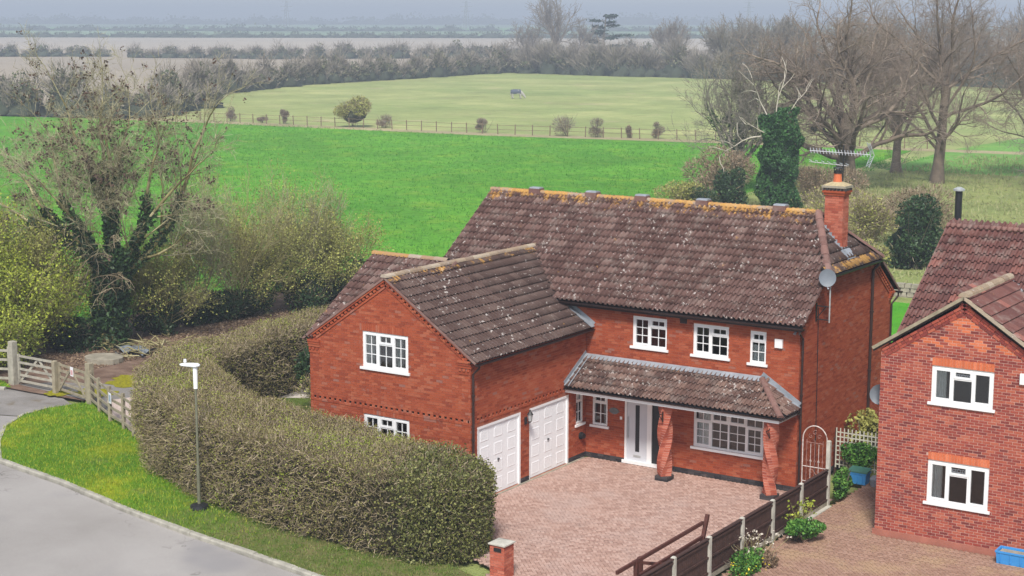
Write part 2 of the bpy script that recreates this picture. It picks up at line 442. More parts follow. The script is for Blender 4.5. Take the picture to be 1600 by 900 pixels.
def V3(p):
    return Vector(p)


def tag(o, label=None, cat=None, group=None, kind=None):
    if label:
        o['label'] = label
    if cat:
        o['category'] = cat
    if group:
        o['group'] = group
    if kind:
        o['kind'] = kind
    return o


def wloc(o):
    return WL.get(o.name, Vector((0, 0, 0))) if o is not None else Vector((0, 0, 0))


def link(o, parent=None, world=None):
    """link an object whose world position is given; parents carry no rotation"""
    col.objects.link(o)
    w = Vector(world) if world is not None else wloc(parent)
    if parent is not None:
        o.parent = parent
        o.location = w - wloc(parent)
    else:
        o.location = w
    WL[o.name] = w
    return o


def empty(name, loc, label, cat, group=None):
    o = bpy.data.objects.new(name, None)
    o.empty_display_size = 0.3
    link(o, None, loc)
    return tag(o, label, cat, group)


class MB:
    def __init__(s):
        s.v, s.f = [], []

    def quad(s, *ps):
        b = len(s.v)
        s.v += [tuple(p) for p in ps]
        s.f.append(tuple(range(b, b + len(ps))))
        return s

    def box(s, x0, y0, z0, x1, y1, z1):
        return s.obox(((x0 + x1) / 2, (y0 + y1) / 2, (z0 + z1) / 2), ((x1 - x0) / 2, 0, 0), (0, (y1 - y0) / 2, 0), (0, 0, (z1 - z0) / 2))

    def obox(s, c, a, b, d):
        c, a, b, d = V3(c), V3(a), V3(b), V3(d)
        k = len(s.v)
        for i in (-1, 1):
            for j in (-1, 1):
                for l in (-1, 1):
                    s.v.append(tuple(c + a * i + b * j + d * l))
        for q in ((0, 1, 3, 2), (4, 6, 7, 5), (0, 4, 5, 1), (2, 3, 7, 6), (0, 2, 6, 4), (1, 5, 7, 3)):
            s.f.append(tuple(k + i for i in q))
        return s

    def beam(s, p, q, w, h, upv=(0, 0, 1)):
        p, q = V3(p), V3(q)
        d = (q - p)
        side = d.cross(V3(upv)).normalized()
        u = side.cross(d).normalized()
        return s.obox((p + q) / 2, d / 2, side * (w / 2), u * (h / 2))

    def tube(s, pts, rad, n=8, cap=True):
        pts = [V3(p) for p in pts]
        if not isinstance(rad, (list, tuple)):
            rad = [rad] * len(pts)
        rings = []
        for i, p in enumerate(pts):
            d = (pts[min(i + 1, len(pts) - 1)] - pts[max(i - 1, 0)]).normalized()
            a = d.orthogonal().normalized() if abs(d.z) < 0.95 else Vector((1, 0, 0)).cross(d).normalized()
            if abs(d.z) < 0.95:
                a = d.cross(Vector((0, 0, 1))).normalized()
            b = d.cross(a)
            k = len(s.v)
            for j in range(n):
                t = 2 * math.pi * j / n
                s.v.append(tuple(p + (a * math.cos(t) + b * math.sin(t)) * rad[i]))
            rings.append(k)
        for r0, r1 in zip(rings, rings[1:]):
            for j in range(n):
                s.f.append((r0 + j, r0 + (j + 1) % n, r1 + (j + 1) % n, r1 + j))
        if cap:
            s.f.append(tuple(range(rings[0], rings[0] + n))[::-1])
            s.f.append(tuple(range(rings[-1], rings[-1] + n)))
        return s

    def extr(s, poly, dirv):
        """prism: polygon (3D points) swept along dirv"""
        d = V3(dirv)
        n = len(poly)
        b = len(s.v)
        s.v += [tuple(p) for p in poly] + [tuple(V3(p) + d) for p in poly]
        s.f.append(tuple(range(b, b + n))[::-1])
        s.f.append(tuple(range(b + n, b + 2 * n)))
        for i in range(n):
            j = (i + 1) % n
            s.f.append((b + i, b + j, b + n + j, b + n + i))
        return s

    def build(s, name, mat, parent=None, origin=None, smooth=False, **tags):
        o0 = Vector(origin) if origin is not None else wloc(parent)
        me = bpy.data.meshes.new(name)
        me.from_pydata([(x - o0.x, y - o0.y, z - o0.z) for x, y, z in s.v], [], s.f)
        me.materials.append(MATS[mat])
        if smooth:
            me.polygons.foreach_set('use_smooth', [True] * len(me.polygons))
        me.update()
        o = bpy.data.objects.new(name, me)
        link(o, parent, o0)
        return tag(o, **tags)


def np_mesh(name, V, F, mat, parent=None, origin=None, smooth=False, mesh_only=False, mats=None, midx=None, **tags):
    """mesh from numpy arrays; F is (n,3) or (n,4), or a list of such arrays"""
    o0 = Vector(origin) if origin is not None else wloc(parent)
    V = np.asarray(V, dtype=np.float32) - np.array(o0, dtype=np.float32)
    Fs = F if isinstance(F, list) else [F]
    Fs = [np.asarray(f, dtype=np.int32) for f in Fs if len(f)]
    me = bpy.data.meshes.new(name)
    me.vertices.add(len(V))
    me.vertices.foreach_set('co', V.ravel())
    tot = np.concatenate([np.full(len(f), f.shape[1], np.int32) for f in Fs])
    me.loops.add(int(tot.sum()))
    me.loops.foreach_set('vertex_index', np.concatenate([f.ravel() for f in Fs]))
    me.polygons.add(len(tot))
    me.polygons.foreach_set('loop_start', np.concatenate([[0], np.cumsum(tot)[:-1]]).astype(np.int32))
    me.polygons.foreach_set('loop_total', tot)
    for m in (mats or [mat]):
        me.materials.append(MATS[m])
    if midx is not None:
        me.polygons.foreach_set('material_index', np.asarray(midx, np.int32))
    if smooth:
        me.polygons.foreach_set('use_smooth', np.ones(len(tot), bool))
    me.update(calc_edges=True)
    me.validate()
    if mesh_only:
        return me
    o = bpy.data.objects.new(name, me)
    link(o, parent, o0)
    return tag(o, **tags)


def clip_poly(poly, outline):
    """Sutherland-Hodgman: poly inside a convex counter-clockwise outline"""
    out = poly
    n = len(outline)
    for i in range(n):
        (ax, ay), (bx, by) = outline[i], outline[(i + 1) % n]
        inp, out = out, []
        if not inp:
            break
        sd_ = lambda p: (bx - ax) * (p[1] - ay) - (by - ay) * (p[0] - ax)
        for k in range(len(inp)):
            p, q = inp[k - 1], inp[k]
            sp, sq = sd_(p), sd_(q)
            if sq >= -1e-9:
                if sp < -1e-9:
                    t_ = sp / (sp - sq)
                    out.append((p[0] + (q[0] - p[0]) * t_, p[1] + (q[1] - p[1]) * t_))
                out.append(q)
            elif sp >= -1e-9:
                t_ = sp / (sp - sq)
                out.append((p[0] + (q[0] - p[0]) * t_, p[1] + (q[1] - p[1]) * t_))
    return out


def poly_area(p):
    return 0.5 * abs(sum(p[i - 1][0] * p[i][1] - p[i][0] * p[i - 1][1] for i in range(len(p))))


class Face:
    """a wall plane: u runs along it, z up, d outwards"""

    def __init__(s, O, U, N):
        s.O, s.U, s.N = V3(O), V3(U), V3(N)

    def p(s, u, z, d=0.0):
        return s.O + s.U * u + Vector((0, 0, z)) + s.N * d

    def box(s, mb, u0, u1, z0, z1, d0, d1):
        return mb.obox(s.p((u0 + u1) / 2, (z0 + z1) / 2, (d0 + d1) / 2), s.U * ((u1 - u0) / 2), Vector((0, 0, (z1 - z0) / 2)), s.N * ((d1 - d0) / 2))


def brick_face(fc, outline, openings, classify=None, skip=None, z_from=0.0, joint=0.011, proud=0.012, blen=0.225, course=0.075, seed=1):
    """returns backing MB and a list of (polygon, class) brick faces in (u,z)"""
    us = sorted({round(p[0], 4) for p in outline} | {round(v, 4) for o in openings for v in o[:2]})
    zs = sorted({round(p[1], 4) for p in outline} | {round(v, 4) for o in openings for v in o[2:4]})
    mb = MB()
    for a, b in zip(us, us[1:]):
        for c, d in zip(zs, zs[1:]):
            if b - a < 1e-4 or d - c < 1e-4:
                continue
            mu, mz = (a + b) / 2, (c + d) / 2
            if any(o[0] < mu < o[1] and o[2] < mz < o[3] for o in openings):
                continue
            poly = clip_poly([(a, c), (b, c), (b, d), (a, d)], outline)
            if len(poly) >= 3 and poly_area(poly) > 1e-5:
                mb.quad(*[fc.p(u, z, -proud) for u, z in poly])
    for u0, u1, z0, z1 in [o[:4] for o in openings]:
        for (a, b, c, d) in ((u0, z0, u1, z0), (u1, z0, u1, z1), (u1, z1, u0, z1), (u0, z1, u0, z0)):
            mb.quad(fc.p(a, b, -proud), fc.p(c, d, -proud), fc.p(c, d, -0.14), fc.p(a, b, -0.14))
    rr = random.Random(seed)
    bricks = []
    umin, umax = us[0], us[-1]
    zmax = zs[-1]
    row = 0
    z = z_from
    while z < zmax:
        off = (0.0, blen / 2)[row % 2] + rr.uniform(-0.006, 0.006)
        u = umin - off
        z0, z1 = z + joint / 2, z + course - joint / 2
        while u < umax:
            u0, u1 = max(u + joint / 2, umin), min(u + blen - joint / 2, umax)
            u += blen
            if u1 - u0 < 0.02:
                continue
            spans = [(u0, u1)]
            for o in openings:
                if o[2] < z1 - 0.004 and o[3] > z0 + 0.004:
                    ns = []
                    for a, b in spans:
                        if o[1] <= a or o[0] >= b:
                            ns.append((a, b))
                        else:
                            if a < o[0]:
                                ns.append((a, o[0]))
                            if b > o[1]:
                                ns.append((o[1], b))
                    spans = ns
            for a, b in spans:
                if b - a < 0.02:
                    continue
                if skip and skip((a + b) / 2, (z0 + z1) / 2):
                    continue
                poly = clip_poly([(a, z0), (b, z0), (b, z1), (a, z1)], outline)
                if len(poly) >= 3 and poly_area(poly) > 3e-4:
                    bricks.append((poly, classify((a + b) / 2, (z0 + z1) / 2) if classify else 0, rr.uniform(-0.002, 0.002)))
        z += course
        row += 1
    return mb, bricks


def brick_mb(mb, fc, poly, jit, proud=0.012):
    n = len(poly)
    b = len(mb.v)
    mb.v += [tuple(fc.p(u, z, jit)) for u, z in poly] + [tuple(fc.p(u, z, -proud - 0.004)) for u, z in poly]
    mb.f.append(tuple(range(b, b + n)))
    for i in range(n):
        j = (i + 1) % n
        mb.f.append((b + i, b + n + i, b + n + j, b + j))


# ------------------------------------------------------------ roof tiles
def tile_mesh(name, tw, ln, rolls, mat, amp=0.08):
    xs, zs = [], []
    h = tw / rolls
    for r in range(rolls):
        for fx, fz in ((0.0, 0.0), (0.44, 0.0), (0.52, 0.70), (0.72, 1.0), (0.92, 0.70)):
            xs.append((r + fx) * h)
            zs.append(fz * amp)
    xs.append(tw)
    zs.append(0.0)
    n = len(xs)
    v = []
    for y, dz in ((0.0, 0.062), (ln, 0.004)):
        v += [(x, y, z + dz) for x, z in zip(xs, zs)]
    v += [(x, 0.004, z + 0.062 - 0.020) for x, z in zip(xs, zs)]
    f = [(i, i + 1, n + i + 1, n + i) for i in range(n - 1)] + [(2 * n + i, 2 * n + i + 1, i + 1, i) for i in range(n - 1)]
    me = bpy.data.meshes.new(name)
    me.from_pydata(v, [], f)
    me.materials.append(MATS[mat])
    me.update()
    return me, np.array(v, np.float64), np.array(f, np.int32)


TILES = {}          # key: house -> list of (distance, matrix, roof object, mesh key)


def lay_tiles(roof, key, mkey, O, U, S, width, length, tw, gauge, accept=None, store=None, jitter=0.004):
    """one tile per bay and course; O is the bottom corner, U along the eave, S up the slope"""
    O, U, S = V3(O), V3(U).normalized(), V3(S).normalized()
    Nn = U.cross(S).normalized()
    if Nn.z < 0:
        Nn = -Nn
    rr = random.Random(hash(mkey) % 1000)
    ncol, nrow = int(math.ceil(width / tw - 0.05)), int(math.ceil(length / gauge - 0.05))
    right = U.cross(Nn).dot(S) < 0      # keep tile frames right handed
    for r in range(nrow):
        for c in range(ncol):
            u, s = c * tw, r * gauge
            ctr = O + U * (u + tw / 2) + S * (s + gauge * 0.5)
            if accept and not accept(ctr, u + tw / 2, s + gauge / 2):
                continue
            pos = O + U * u + S * s + Nn * rr.uniform(0, jitter) + U * rr.uniform(-0.003, 0.003)
            S2 = (S + U * rr.uniform(-0.012, 0.012)).normalized()
            if S2.cross(Nn).dot(U) > 0:
                M = Matrix((U, S2, Nn)).transposed().to_4x4()
            else:
                M = Matrix((-U, S2, Nn)).transposed().to_4x4()
                pos = pos + U * tw
            M.translation = pos
            TILES.setdefault(key, []).append(((ctr - CAM).length, M, roof, mkey))


def finish_tiles(key, protos, limit=300):
    L = sorted(TILES[key], key=lambda q: q[0])
    for d, M, roof, mk in L[:limit]:
        o = bpy.data.objects.new('roof_tile', protos[mk][0])
        col.objects.link(o)
        o.parent = roof
        M2 = M.copy()
        M2.translation = M.translation - wloc(roof)
        o.matrix_local = M2
    rest = {}
    for d, M, roof, mk in L[limit:]:
        rest.setdefault((roof.name, mk), []).append(M)
    for (rn, mk), Ms in rest.items():
        me, v, f = protos[mk]
        A = np.array([np.array(M) for M in Ms])
        V = np.einsum('nij,vj->nvi', A[:, :3, :3], v) + A[:, None, :3, 3]
        F = f[None] + (np.arange(len(Ms)) * len(v))[:, None, None]
        np_mesh('roof_tiles', V.reshape(-1, 3), F.reshape(-1, 4), me.materials[0].name, bpy.data.objects[rn], kind='stuff')


def ridge_run(roof, p, q, mat, r=0.115, seg=0.45, name='ridge_tile', lift=0.02, white=None):
    p, q = V3(p), V3(q)
    d = (q - p)
    n = max(1, round(d.length / seg))
    d.normalize()
    side = d.cross(Vector((0, 0, 1))).normalized()
    upv = side.cross(d).normalized()
    L = (q - p).length / n
    me = None
    for i in range(n):
        if me is None:
            v, f = [], []
            k = 7
            for a, rr_ in ((0.0, r * 1.06), (L + 0.02, r * 0.96)):
                for j in range(k):
                    t_ = math.pi * j / (k - 1)
                    v.append((a, math.cos(t_) * rr_, math.sin(t_) * rr_ * 0.85 - 0.03))
            f = [(j, j + 1, k + j + 1, k + j) for j in range(k - 1)] + [tuple(range(k))[::-1]]
            me = bpy.data.meshes.new(name)
            me.from_pydata(v, [], f)
            me.materials.append(MATS[mat])
            me.update()
        o = bpy.data.objects.new(name, me)
        col.objects.link(o)
        o.parent = roof
        M = Matrix((d, side, upv)).transposed().to_4x4()
        M.translation = p + d * (L * i) + upv * (lift + random.uniform(-0.006, 0.008)) - wloc(roof)
        o.matrix_local = M


# ------------------------------------------------------------ windows
def make_window(house, fc, u0, u1, z0, z1, cols, name='window', curtain=None, sill=True, d=-0.03, bar=0.022, fr=0.06, label=None):
    """cols: list of (width share, [(height share, nx, ny, opening)])"""
    fm = MB()
    panes = []
    dep = 0.07
    fc.box(fm, u0, u1, z1 - fr, z1, d - dep, d)
    fc.box(fm, u0, u1, z0, z0 + fr, d - dep, d)
    fc.box(fm, u0, u0 + fr, z0 + fr, z1 - fr, d - dep, d)
    fc.box(fm, u1 - fr, u1, z0 + fr, z1 - fr, d - dep, d)
    W, H = u1 - u0 - 2 * fr, z1 - z0 - 2 * fr
    mul = 0.055
    tot = sum(c[0] for c in cols)
    uu = u0 + fr
    wavail = W - mul * (len(cols) - 1)
    for i, (ws, cells) in enumerate(cols):
        w = wavail * ws / tot
        ht = sum(c[0] for c in cells)
        havail = H - 0.05 * (len(cells) - 1)
        zz = z1 - fr
        for j, (hsh, nx, ny, opening) in enumerate(cells):
            h = havail * hsh / ht
            a0, a1, b1, b0 = uu, uu + w, zz, zz - h
            bot = b0
            if opening:
                k = 0.045
                dd = d + 0.012
                fc.box(fm, a0 - 0.01, a1 + 0.01, b1 - k, b1 + 0.01, d - 0.05, dd)
                fc.box(fm, a0 - 0.01, a1 + 0.01, b0 - 0.01, b0 + k, d - 0.05, dd)
                fc.box(fm, a0 - 0.01, a0 + k, b0 + k, b1 - k, d - 0.05, dd)
                fc.box(fm, a1 - k, a1 + 0.01, b0 + k, b1 - k, d - 0.05, dd)
                a0, a1, b0, b1 = a0 + k, a1 - k, b0 + k, b1 - k
            pw, ph = (a1 - a0) / nx, (b1 - b0) / ny
            for x in range(1, nx):
                fc.box(fm, a0 + pw * x - bar / 2, a0 + pw * x + bar / 2, b0, b1, d - 0.045, d - 0.018)
            for y in range(1, ny):
                for x in range(nx):
                    fc.box(fm, a0 + pw * x + (bar / 2 if x else 0), a0 + pw * (x + 1) - (bar / 2 if x < nx - 1 else 0), b0 + ph * y - bar / 2, b0 + ph * y + bar / 2, d - 0.044, d - 0.019)
            for x in range(nx):
                for y in range(ny):
                    panes.append((a0 + pw * x, a0 + pw * (x + 1), b0 + ph * y, b0 + ph * (y + 1)))
            if j < len(cells) - 1:
                fc.box(fm, uu, uu + w, bot - 0.05, bot, d - dep, d - 0.002)
            zz = bot - 0.05
        if i < len(cols) - 1:
            fc.box(fm, uu + w, uu + w + mul, z0 + fr, z1 - fr, d - dep, d)
        uu += w + mul
    win = fm.build(name, 'white_plastic', house)
    if label:
        win['label'] = label
    for a, b, c, e in panes:
        pm = MB()
        fc.box(pm, a - 0.004, b + 0.004, c - 0.004, e + 0.004, d - 0.040, d - 0.034)
        pm.build('pane', 'glass', win)
    if sill:
        sm = MB()
        fc.box(sm, u0 - 0.07, u1 + 0.07, z0 - 0.075, z0 - 0.001, d - 0.05, 0.055)
        sm.build('sill', 'white_plastic', win)
    for (a, b, c, e) in (curtain or []):
        cm = MB()
        n = 14
        prev = None
        for k in range(n + 1):
            u = a + (b - a) * k / n
            q = -0.125 + 0.018 * math.sin(k * 2.1)
            cur = (fc.p(u, c, q), fc.p(u, e, q))
            if prev:
                cm.quad(prev[0], cur[0], cur[1], prev[1])
            prev = cur
        cm.build('curtain', 'curtain_cloth', win)
    return win


def gutter(house, p, q, out, name='gutter', mat='brown_plastic', r=0.06):
    """half-round gutter from p to q, out = outward horizontal normal"""
    p, q, out = V3(p), V3(q), V3(out)
    d = (q - p).normalized()
    mb = MB()
    k = 6
    prev = None
    ring = []
    for t_ in range(k + 1):
        a = math.pi + math.pi * t_ / k
        ring.append(out * (math.cos(a) * r) + Vector((0, 0, math.sin(a) * r)))
    ring2 = [v * 0.86 for v in ring][::-1]
    prof = ring + ring2
    mb.extr([p + v for v in prof], q - p)
    mb.extr([p + v for v in ring], d * 0.01)
    mb.extr([q - d * 0.01 + v for v in ring], d * 0.01)
    return mb.build(name, mat, house)


def downpipe(house, pts, r=0.036, brackets=(), mat='brown_plastic'):
    mb = MB()
    mb.tube(pts, r, 8)
    o = mb.build('downpipe', mat, house)
    bm_ = MB()
    for p in brackets:
        bm_.tube([(p[0], p[1], p[2] - 0.03), (p[0], p[1], p[2] + 0.03)], r * 1.35, 8)
    if brackets:
        bm_.build('bracket', mat, o)
    return o
# ================================================================ the setting: land, road, drives
def sheet(name, pts, z, mat, kind='structure', **tags):  # near outlines passed in are image pixels cast onto the ground, baked
    mb = MB()
    mb.quad(*[(x, y, z) for x, y in pts])
    return mb.build(name, mat, None, origin=(pts[0][0], pts[0][1], z), kind=kind, **tags)


FWH = Vector((-0.5523, 0.8337))         # camera's level view direction; far land is laid out along it
RTH = Vector((0.8337, 0.5523))
C2 = Vector((18.7, -43.4))


def far(D, lat):
    p = C2 + FWH * D + RTH * lat
    return (p.x, p.y)


sheet('ground', [(-9000, -3000), (6000, -3000), (6000, 9000), (-9000, 9000)], -0.22, 'far_land')
sheet('near_ground', [(-70, -60), (60, -60), (60, 40), (-70, 40)], -0.16, 'rough_grass')
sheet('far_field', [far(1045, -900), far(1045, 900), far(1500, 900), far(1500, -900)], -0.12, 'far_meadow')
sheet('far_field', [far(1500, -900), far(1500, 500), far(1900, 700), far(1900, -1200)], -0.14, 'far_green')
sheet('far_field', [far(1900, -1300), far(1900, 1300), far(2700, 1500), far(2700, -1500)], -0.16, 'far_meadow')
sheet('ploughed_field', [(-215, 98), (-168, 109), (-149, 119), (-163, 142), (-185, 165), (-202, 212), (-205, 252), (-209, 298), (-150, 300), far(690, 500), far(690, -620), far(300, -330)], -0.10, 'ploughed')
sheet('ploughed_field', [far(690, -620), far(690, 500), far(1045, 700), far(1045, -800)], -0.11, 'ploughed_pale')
sheet('pasture', [(-144, 114), (-149, 124), (-163, 141.5), (-185, 164), (-202, 211), (-205, 251), (-209, 297), (-177, 293), (-89, 283), (60, 285), (120, 120), (60, 30), (-30, 30), (-50, 100)], -0.06, 'pasture_grass')
sheet('headland', [(-148, 111), (-134, 112.8), (-90, 115), (-66, 119.5), (-30, 124), (-30, 127.5), (-66, 123.4), (-90, 119), (-134, 117), (-147, 117)], -0.035, 'headland_grass')
sheet('green_field', [(-215, 97), (-168, 106.5), (-153, 111.5), (-146, 113.2), (-134, 113.6), (-90, 115.6), (-66, 120.2), (-41, 123.5), (-38, 100), (-37, 62), (-37, 36), (-34.5, 20), (-35.5, 8), (-40, -2), (-60, -24), (-180, -40)], -0.045, 'field_grass')
sheet('grass_strip', [(-35.5, 100.5), (-19, 101), (-6, 104), (8, 128), (-37, 147), (-38, 124)], -0.040, 'strip_grass')
sheet('rough_ground', [(-37, 36), (-37, 62), (-36, 100), (-12, 102), (40, 102), (40, 34), (-8, 33), (-33, 20)], -0.030, 'rough_grass')
sheet('back_lawn', [(-24, 8), (-24, 26), (-12, 33), (40, 33), (40, 8)], -0.012, 'lawn_grass')
sheet('track', [(-29.0, -3.8), (-25.5, -3.6), (-26.2, 0.5), (-25.6, 4.6), (-26.4, 10.5), (-27.2, 19), (-31.5, 19), (-31.2, 14), (-31.0, 7.5), (-33.2, 3.5), (-34, -2.0), (-31, -3.8)], -0.020, 'dirt')
sheet('track_edge', [(-36, -4), (-31, -3.8), (-34, -2.0), (-33.2, 3.5), (-31.0, 7.5), (-31.2, 14), (-31.5, 19), (-36, 22), (-38, 8)], -0.026, 'dirt')
sheet('field_entrance', [(-29.6, -2.2), (-27.6, -1.2), (-25.0, 0.0), (-22.6, -3.4), (-24.2, -4.4), (-25.6, -3.6), (-30.4, -3.2)], -0.014, 'drive_tarmac')
sheet('gravel_patch', [(-25.6, -3.2), (-24.6, -0.6), (-22.0, 0.5), (-20.5, -4.4), (-21.5, -5.9), (-24.2, -4.4)], -0.008, 'gravel')
sheet('garden_ground', [(-24.5, -0.8), (-18.6, -9), (-4.5, -10.5), (-4.5, -8.5), (-7.2, -7.5), (-7.0, 0.2), (-13.2, 0.2), (-13.2, 8), (-26, 12)], -0.018, 'shaded_verge_grass')
sheet('garden_path', [(-20.8, 0.6), (-18.2, 2.2), (-19.2, 3.4), (-21.6, 2.2)], -0.010, 'garden_path')

# road with kerb and verge
ROADZ = -0.10
sheet('road', [(-34, -9.0), (-26.5, -6.3), (-24.2, -9.4), (-22.4, -10.75), (-18.75, -11.35), (-15.1, -12.2), (-12, -12.75), (-9.4, -13.15), (-7.1, -13.5), (0, -14.3), (20, -16), (20, -40), (-40, -40), (-44, -12)], ROADZ, 'asphalt')
sheet('side_road', [(-44, -12), (-34, -9.0), (-26.5, -6.3), (-26.2, -4.2), (-28, -3.4), (-30.6, -3.6), (-36, -5.6), (-48, -9)], ROADZ + 0.02, 'drive_tarmac')
kerb_pts = [(-26.05, -3.95), (-26.5, -5.2), (-26.45, -6.3), (-25.6, -7.8), (-24.2, -9.2), (-22.4, -10.63), (-18.75, -11.22), (-15.08, -12.1), (-12.04, -12.66), (-9.4, -13.03), (-7.1, -13.4), (-3.6, -13.8), (-3.4, -12.2)]
far_kerb = [(-30.3, -3.9), (-32.5, -4.7), (-36, -6.0), (-44, -8.8)]
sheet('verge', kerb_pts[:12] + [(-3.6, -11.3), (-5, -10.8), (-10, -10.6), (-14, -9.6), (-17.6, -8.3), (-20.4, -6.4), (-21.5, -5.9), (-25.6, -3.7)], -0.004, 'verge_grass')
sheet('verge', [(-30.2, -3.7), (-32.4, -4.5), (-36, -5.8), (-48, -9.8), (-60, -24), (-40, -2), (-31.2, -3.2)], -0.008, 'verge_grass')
kerb = MB()
kerb.quad((-26, -4, -0.1), (-26.1, -4, -0.1), (-26.1, -4, -0.11), (-26, -4, -0.11))
kerb = kerb.build('kerb', 'kerb_concrete', None, origin=(-22, -11, -0.1), kind='structure')


def kerb_run(pts, wid=0.15):
    for a, b in zip(pts, pts[1:]):
        a, b = Vector((*a, 0)), Vector((*b, 0))
        n = max(1, round((b - a).length / 0.92))
        d = (b - a).normalized()
        for i in range(n):
            p, q = a + (b - a) * (i / n) + d * 0.006, a + (b - a) * ((i + 1) / n) - d * 0.006
            s_ = Vector((d.y, -d.x, 0))
            w = random.uniform(-0.008, 0.008)
            mb = MB()
            prof = [(0.0, -0.2), (wid, -0.2), (wid, -0.015), (wid - 0.03, 0.022 + w), (0.0, 0.025 + w)]
            mb.extr([p - s_ * 0.06 + s_ * x + Vector((0, 0, z)) for x, z in prof], q - p)
            mb.build('kerbstone', 'kerb_concrete', kerb)


kerb_run(kerb_pts[1:12])
kerb_run(far_kerb[::-1])

# moss on the tarmac by the field gate
for pts in ([(-27.7, -2.3), (-26.9, -1.7), (-25.9, -2.4), (-26.3, -3.2), (-27.5, -3.1)], [(-28.3, -0.9), (-26.4, 1.1), (-25.2, 0.8), (-26.4, -0.6), (-27.8, -1.5)], [(-28.6, -3.3), (-27.6, -2.7), (-27.4, -3.4), (-28.2, -3.8)]):
    cx, cyy = sum(p[0] for p in pts) / len(pts), sum(p[1] for p in pts) / len(pts)
    rr = random.Random(3)
    ring = []
    for k in range(26):
        a = 2 * math.pi * k / 26
        best = 0.9
        ex, ey = max(abs(p[0] - cx) for p in pts), max(abs(p[1] - cyy) for p in pts)
        s_ = rr.uniform(0.65, 1.08)
        ring.append((cx + math.cos(a) * ex * s_, cyy + math.sin(a) * ey * s_))
    sheet('moss_patch', ring, -0.001, 'moss', kind='stuff')

# ---------------------------------------------------------------- block paved driveway (herringbone at 45 degrees to the street)
PAVE = [(-7.2, -0.0), (-7.2, -8.9), (-3.5, -10.6), (-3.4, -13.4), (1.15, -14.0), (1.2, 0.0)]
base = sheet('driveway', PAVE, -0.022, 'paver_joint')


def inside(p, poly):
    c = False
    for i in range(len(poly)):
        (x0, y0), (x1, y1) = poly[i - 1], poly[i]
        if (y0 > p[1]) != (y1 > p[1]) and p[0] < (x1 - x0) * (p[1] - y0) / (y1 - y0) + x0:
            c = not c
    return c


def pave(parent, poly, mat, ang, lim, basez, name='paver'):
    a, b = 0.2, 0.1
    x0, x1 = min(p[0] for p in poly) - 1, max(p[0] for p in poly) + 1
    y0, y1 = min(p[1] for p in poly) - 1, max(p[1] for p in poly) + 1
    cx, cyy = (x0 + x1) / 2, (y0 + y1) / 2
    ca, sa = math.cos(ang), math.sin(ang)
    rad = math.hypot(x1 - x0, y1 - y0) / 2
    n = int(rad / b) + 4
    items = []
    # herringbone: unit cell of two blocks repeating on the lattice (b, b) and (2a, 0)
    for i in range(-n, n + 1):
        for j in range(-n // 2 - 1, n // 2 + 2):
            ox, oy = -i * b + j * 2 * a, i * b
            for (bx, by, w, h) in ((ox, oy, a, b), (ox + a, oy, b, a)):
                mx_, my_ = bx + w / 2, by + h / 2
                if abs(mx_) > rad or abs(my_) > rad:
                    continue
                wx, wy = cx + mx_ * ca - my_ * sa, cyy + mx_ * sa + my_ * ca
                if inside((wx, wy), poly):
                    items.append((wx, wy, w, h))
    rr = np.random.default_rng(5)
    g = 0.0045

    def corner(w, h, z):
        return [(-w / 2, -h / 2, z), (w / 2, -h / 2, z), (w / 2, h / 2, z), (-w / 2, h / 2, z)]
    protos = {}
    for key, (w, h) in (('l', (a, b)), ('t', (b, a))):
        v = corner(w - 2 * g - 0.012, h - 2 * g - 0.012, basez) + corner(w - 2 * g, h - 2 * g, basez - 0.006) + corner(w - 2 * g, h - 2 * g, basez - 0.03)
        f = [(0, 1, 2, 3)]
        for k in (0, 4):
            for q in range(4):
                f.append((k + q, k + 4 + q, k + 4 + (q + 1) % 4, k + (q + 1) % 4))
        v = [(x * ca - y * sa, x * sa + y * ca, z) for x, y, z in v]
        protos[key] = (np.array(v), np.array(f, np.int32))
    items.sort(key=lambda q: (q[0] - CAM.x) ** 2 + (q[1] - CAM.y) ** 2)
    # the nearest ones in the picture are blocks of their own
    mes = {}
    cnt = 0
    rest = []
    for (x, y, w, h) in items:
        key = 'l' if w > h else 't'
        dv = Vector((x, y, 0)) - CAM
        zc = dv.dot(fw)
        px, py = 0.5 + dv.dot(rt) / zc * 1.594, 0.5 - dv.dot(up) / zc * 2.834
        if cnt < lim and 0 < px < 1 and py < 0.995:
            if key not in mes:
                v, f = protos[key]
                me = bpy.data.meshes.new(name)
                me.from_pydata([tuple(q) for q in v], [], [tuple(q) for q in f])
                me.materials.append(MATS[mat])
                me.update()
                mes[key] = me
            o = bpy.data.objects.new(name, mes[key])
            link(o, parent, (x, y, float(rr.normal(0, 0.0012))))
            cnt += 1
        else:
            rest.append((x, y, key))
    Vs, Fs, k = [], [], 0
    for x, y, key in rest:
        v, f = protos[key]
        Vs.append(v + np.array([x, y, rr.normal(0, 0.0012)]))
        Fs.append(f + k)
        k += len(v)
    np_mesh('paving_blocks', np.concatenate(Vs), np.concatenate(Fs), mat, parent, kind='stuff')


pave(base, PAVE, 'paver', R(45), 300, 0.0)
NPAVE = [(1.42, 3.4), (1.42, -13.0), (9.5, -13.0), (9.5, -2.5), (3.5, -2.5), (3.5, 3.4)]
base2 = sheet('neighbour_drive', NPAVE, -0.022, 'paver_joint')
pave(base2, NPAVE, 'side_paving', R(45), 300, 0.0)
# ================================================================ the red brick house
XG, LG, GW = -7.21, -6.38, 5.93          # garage side wall, garage gable, garage width
XW = XG - GW                             # -13.14
HD = 7.30                                # main block depth
house = empty('brick_house', (-6, 0, 0), 'red brick house with double garage wing and brown tiled roof behind the block paved drive', 'house')

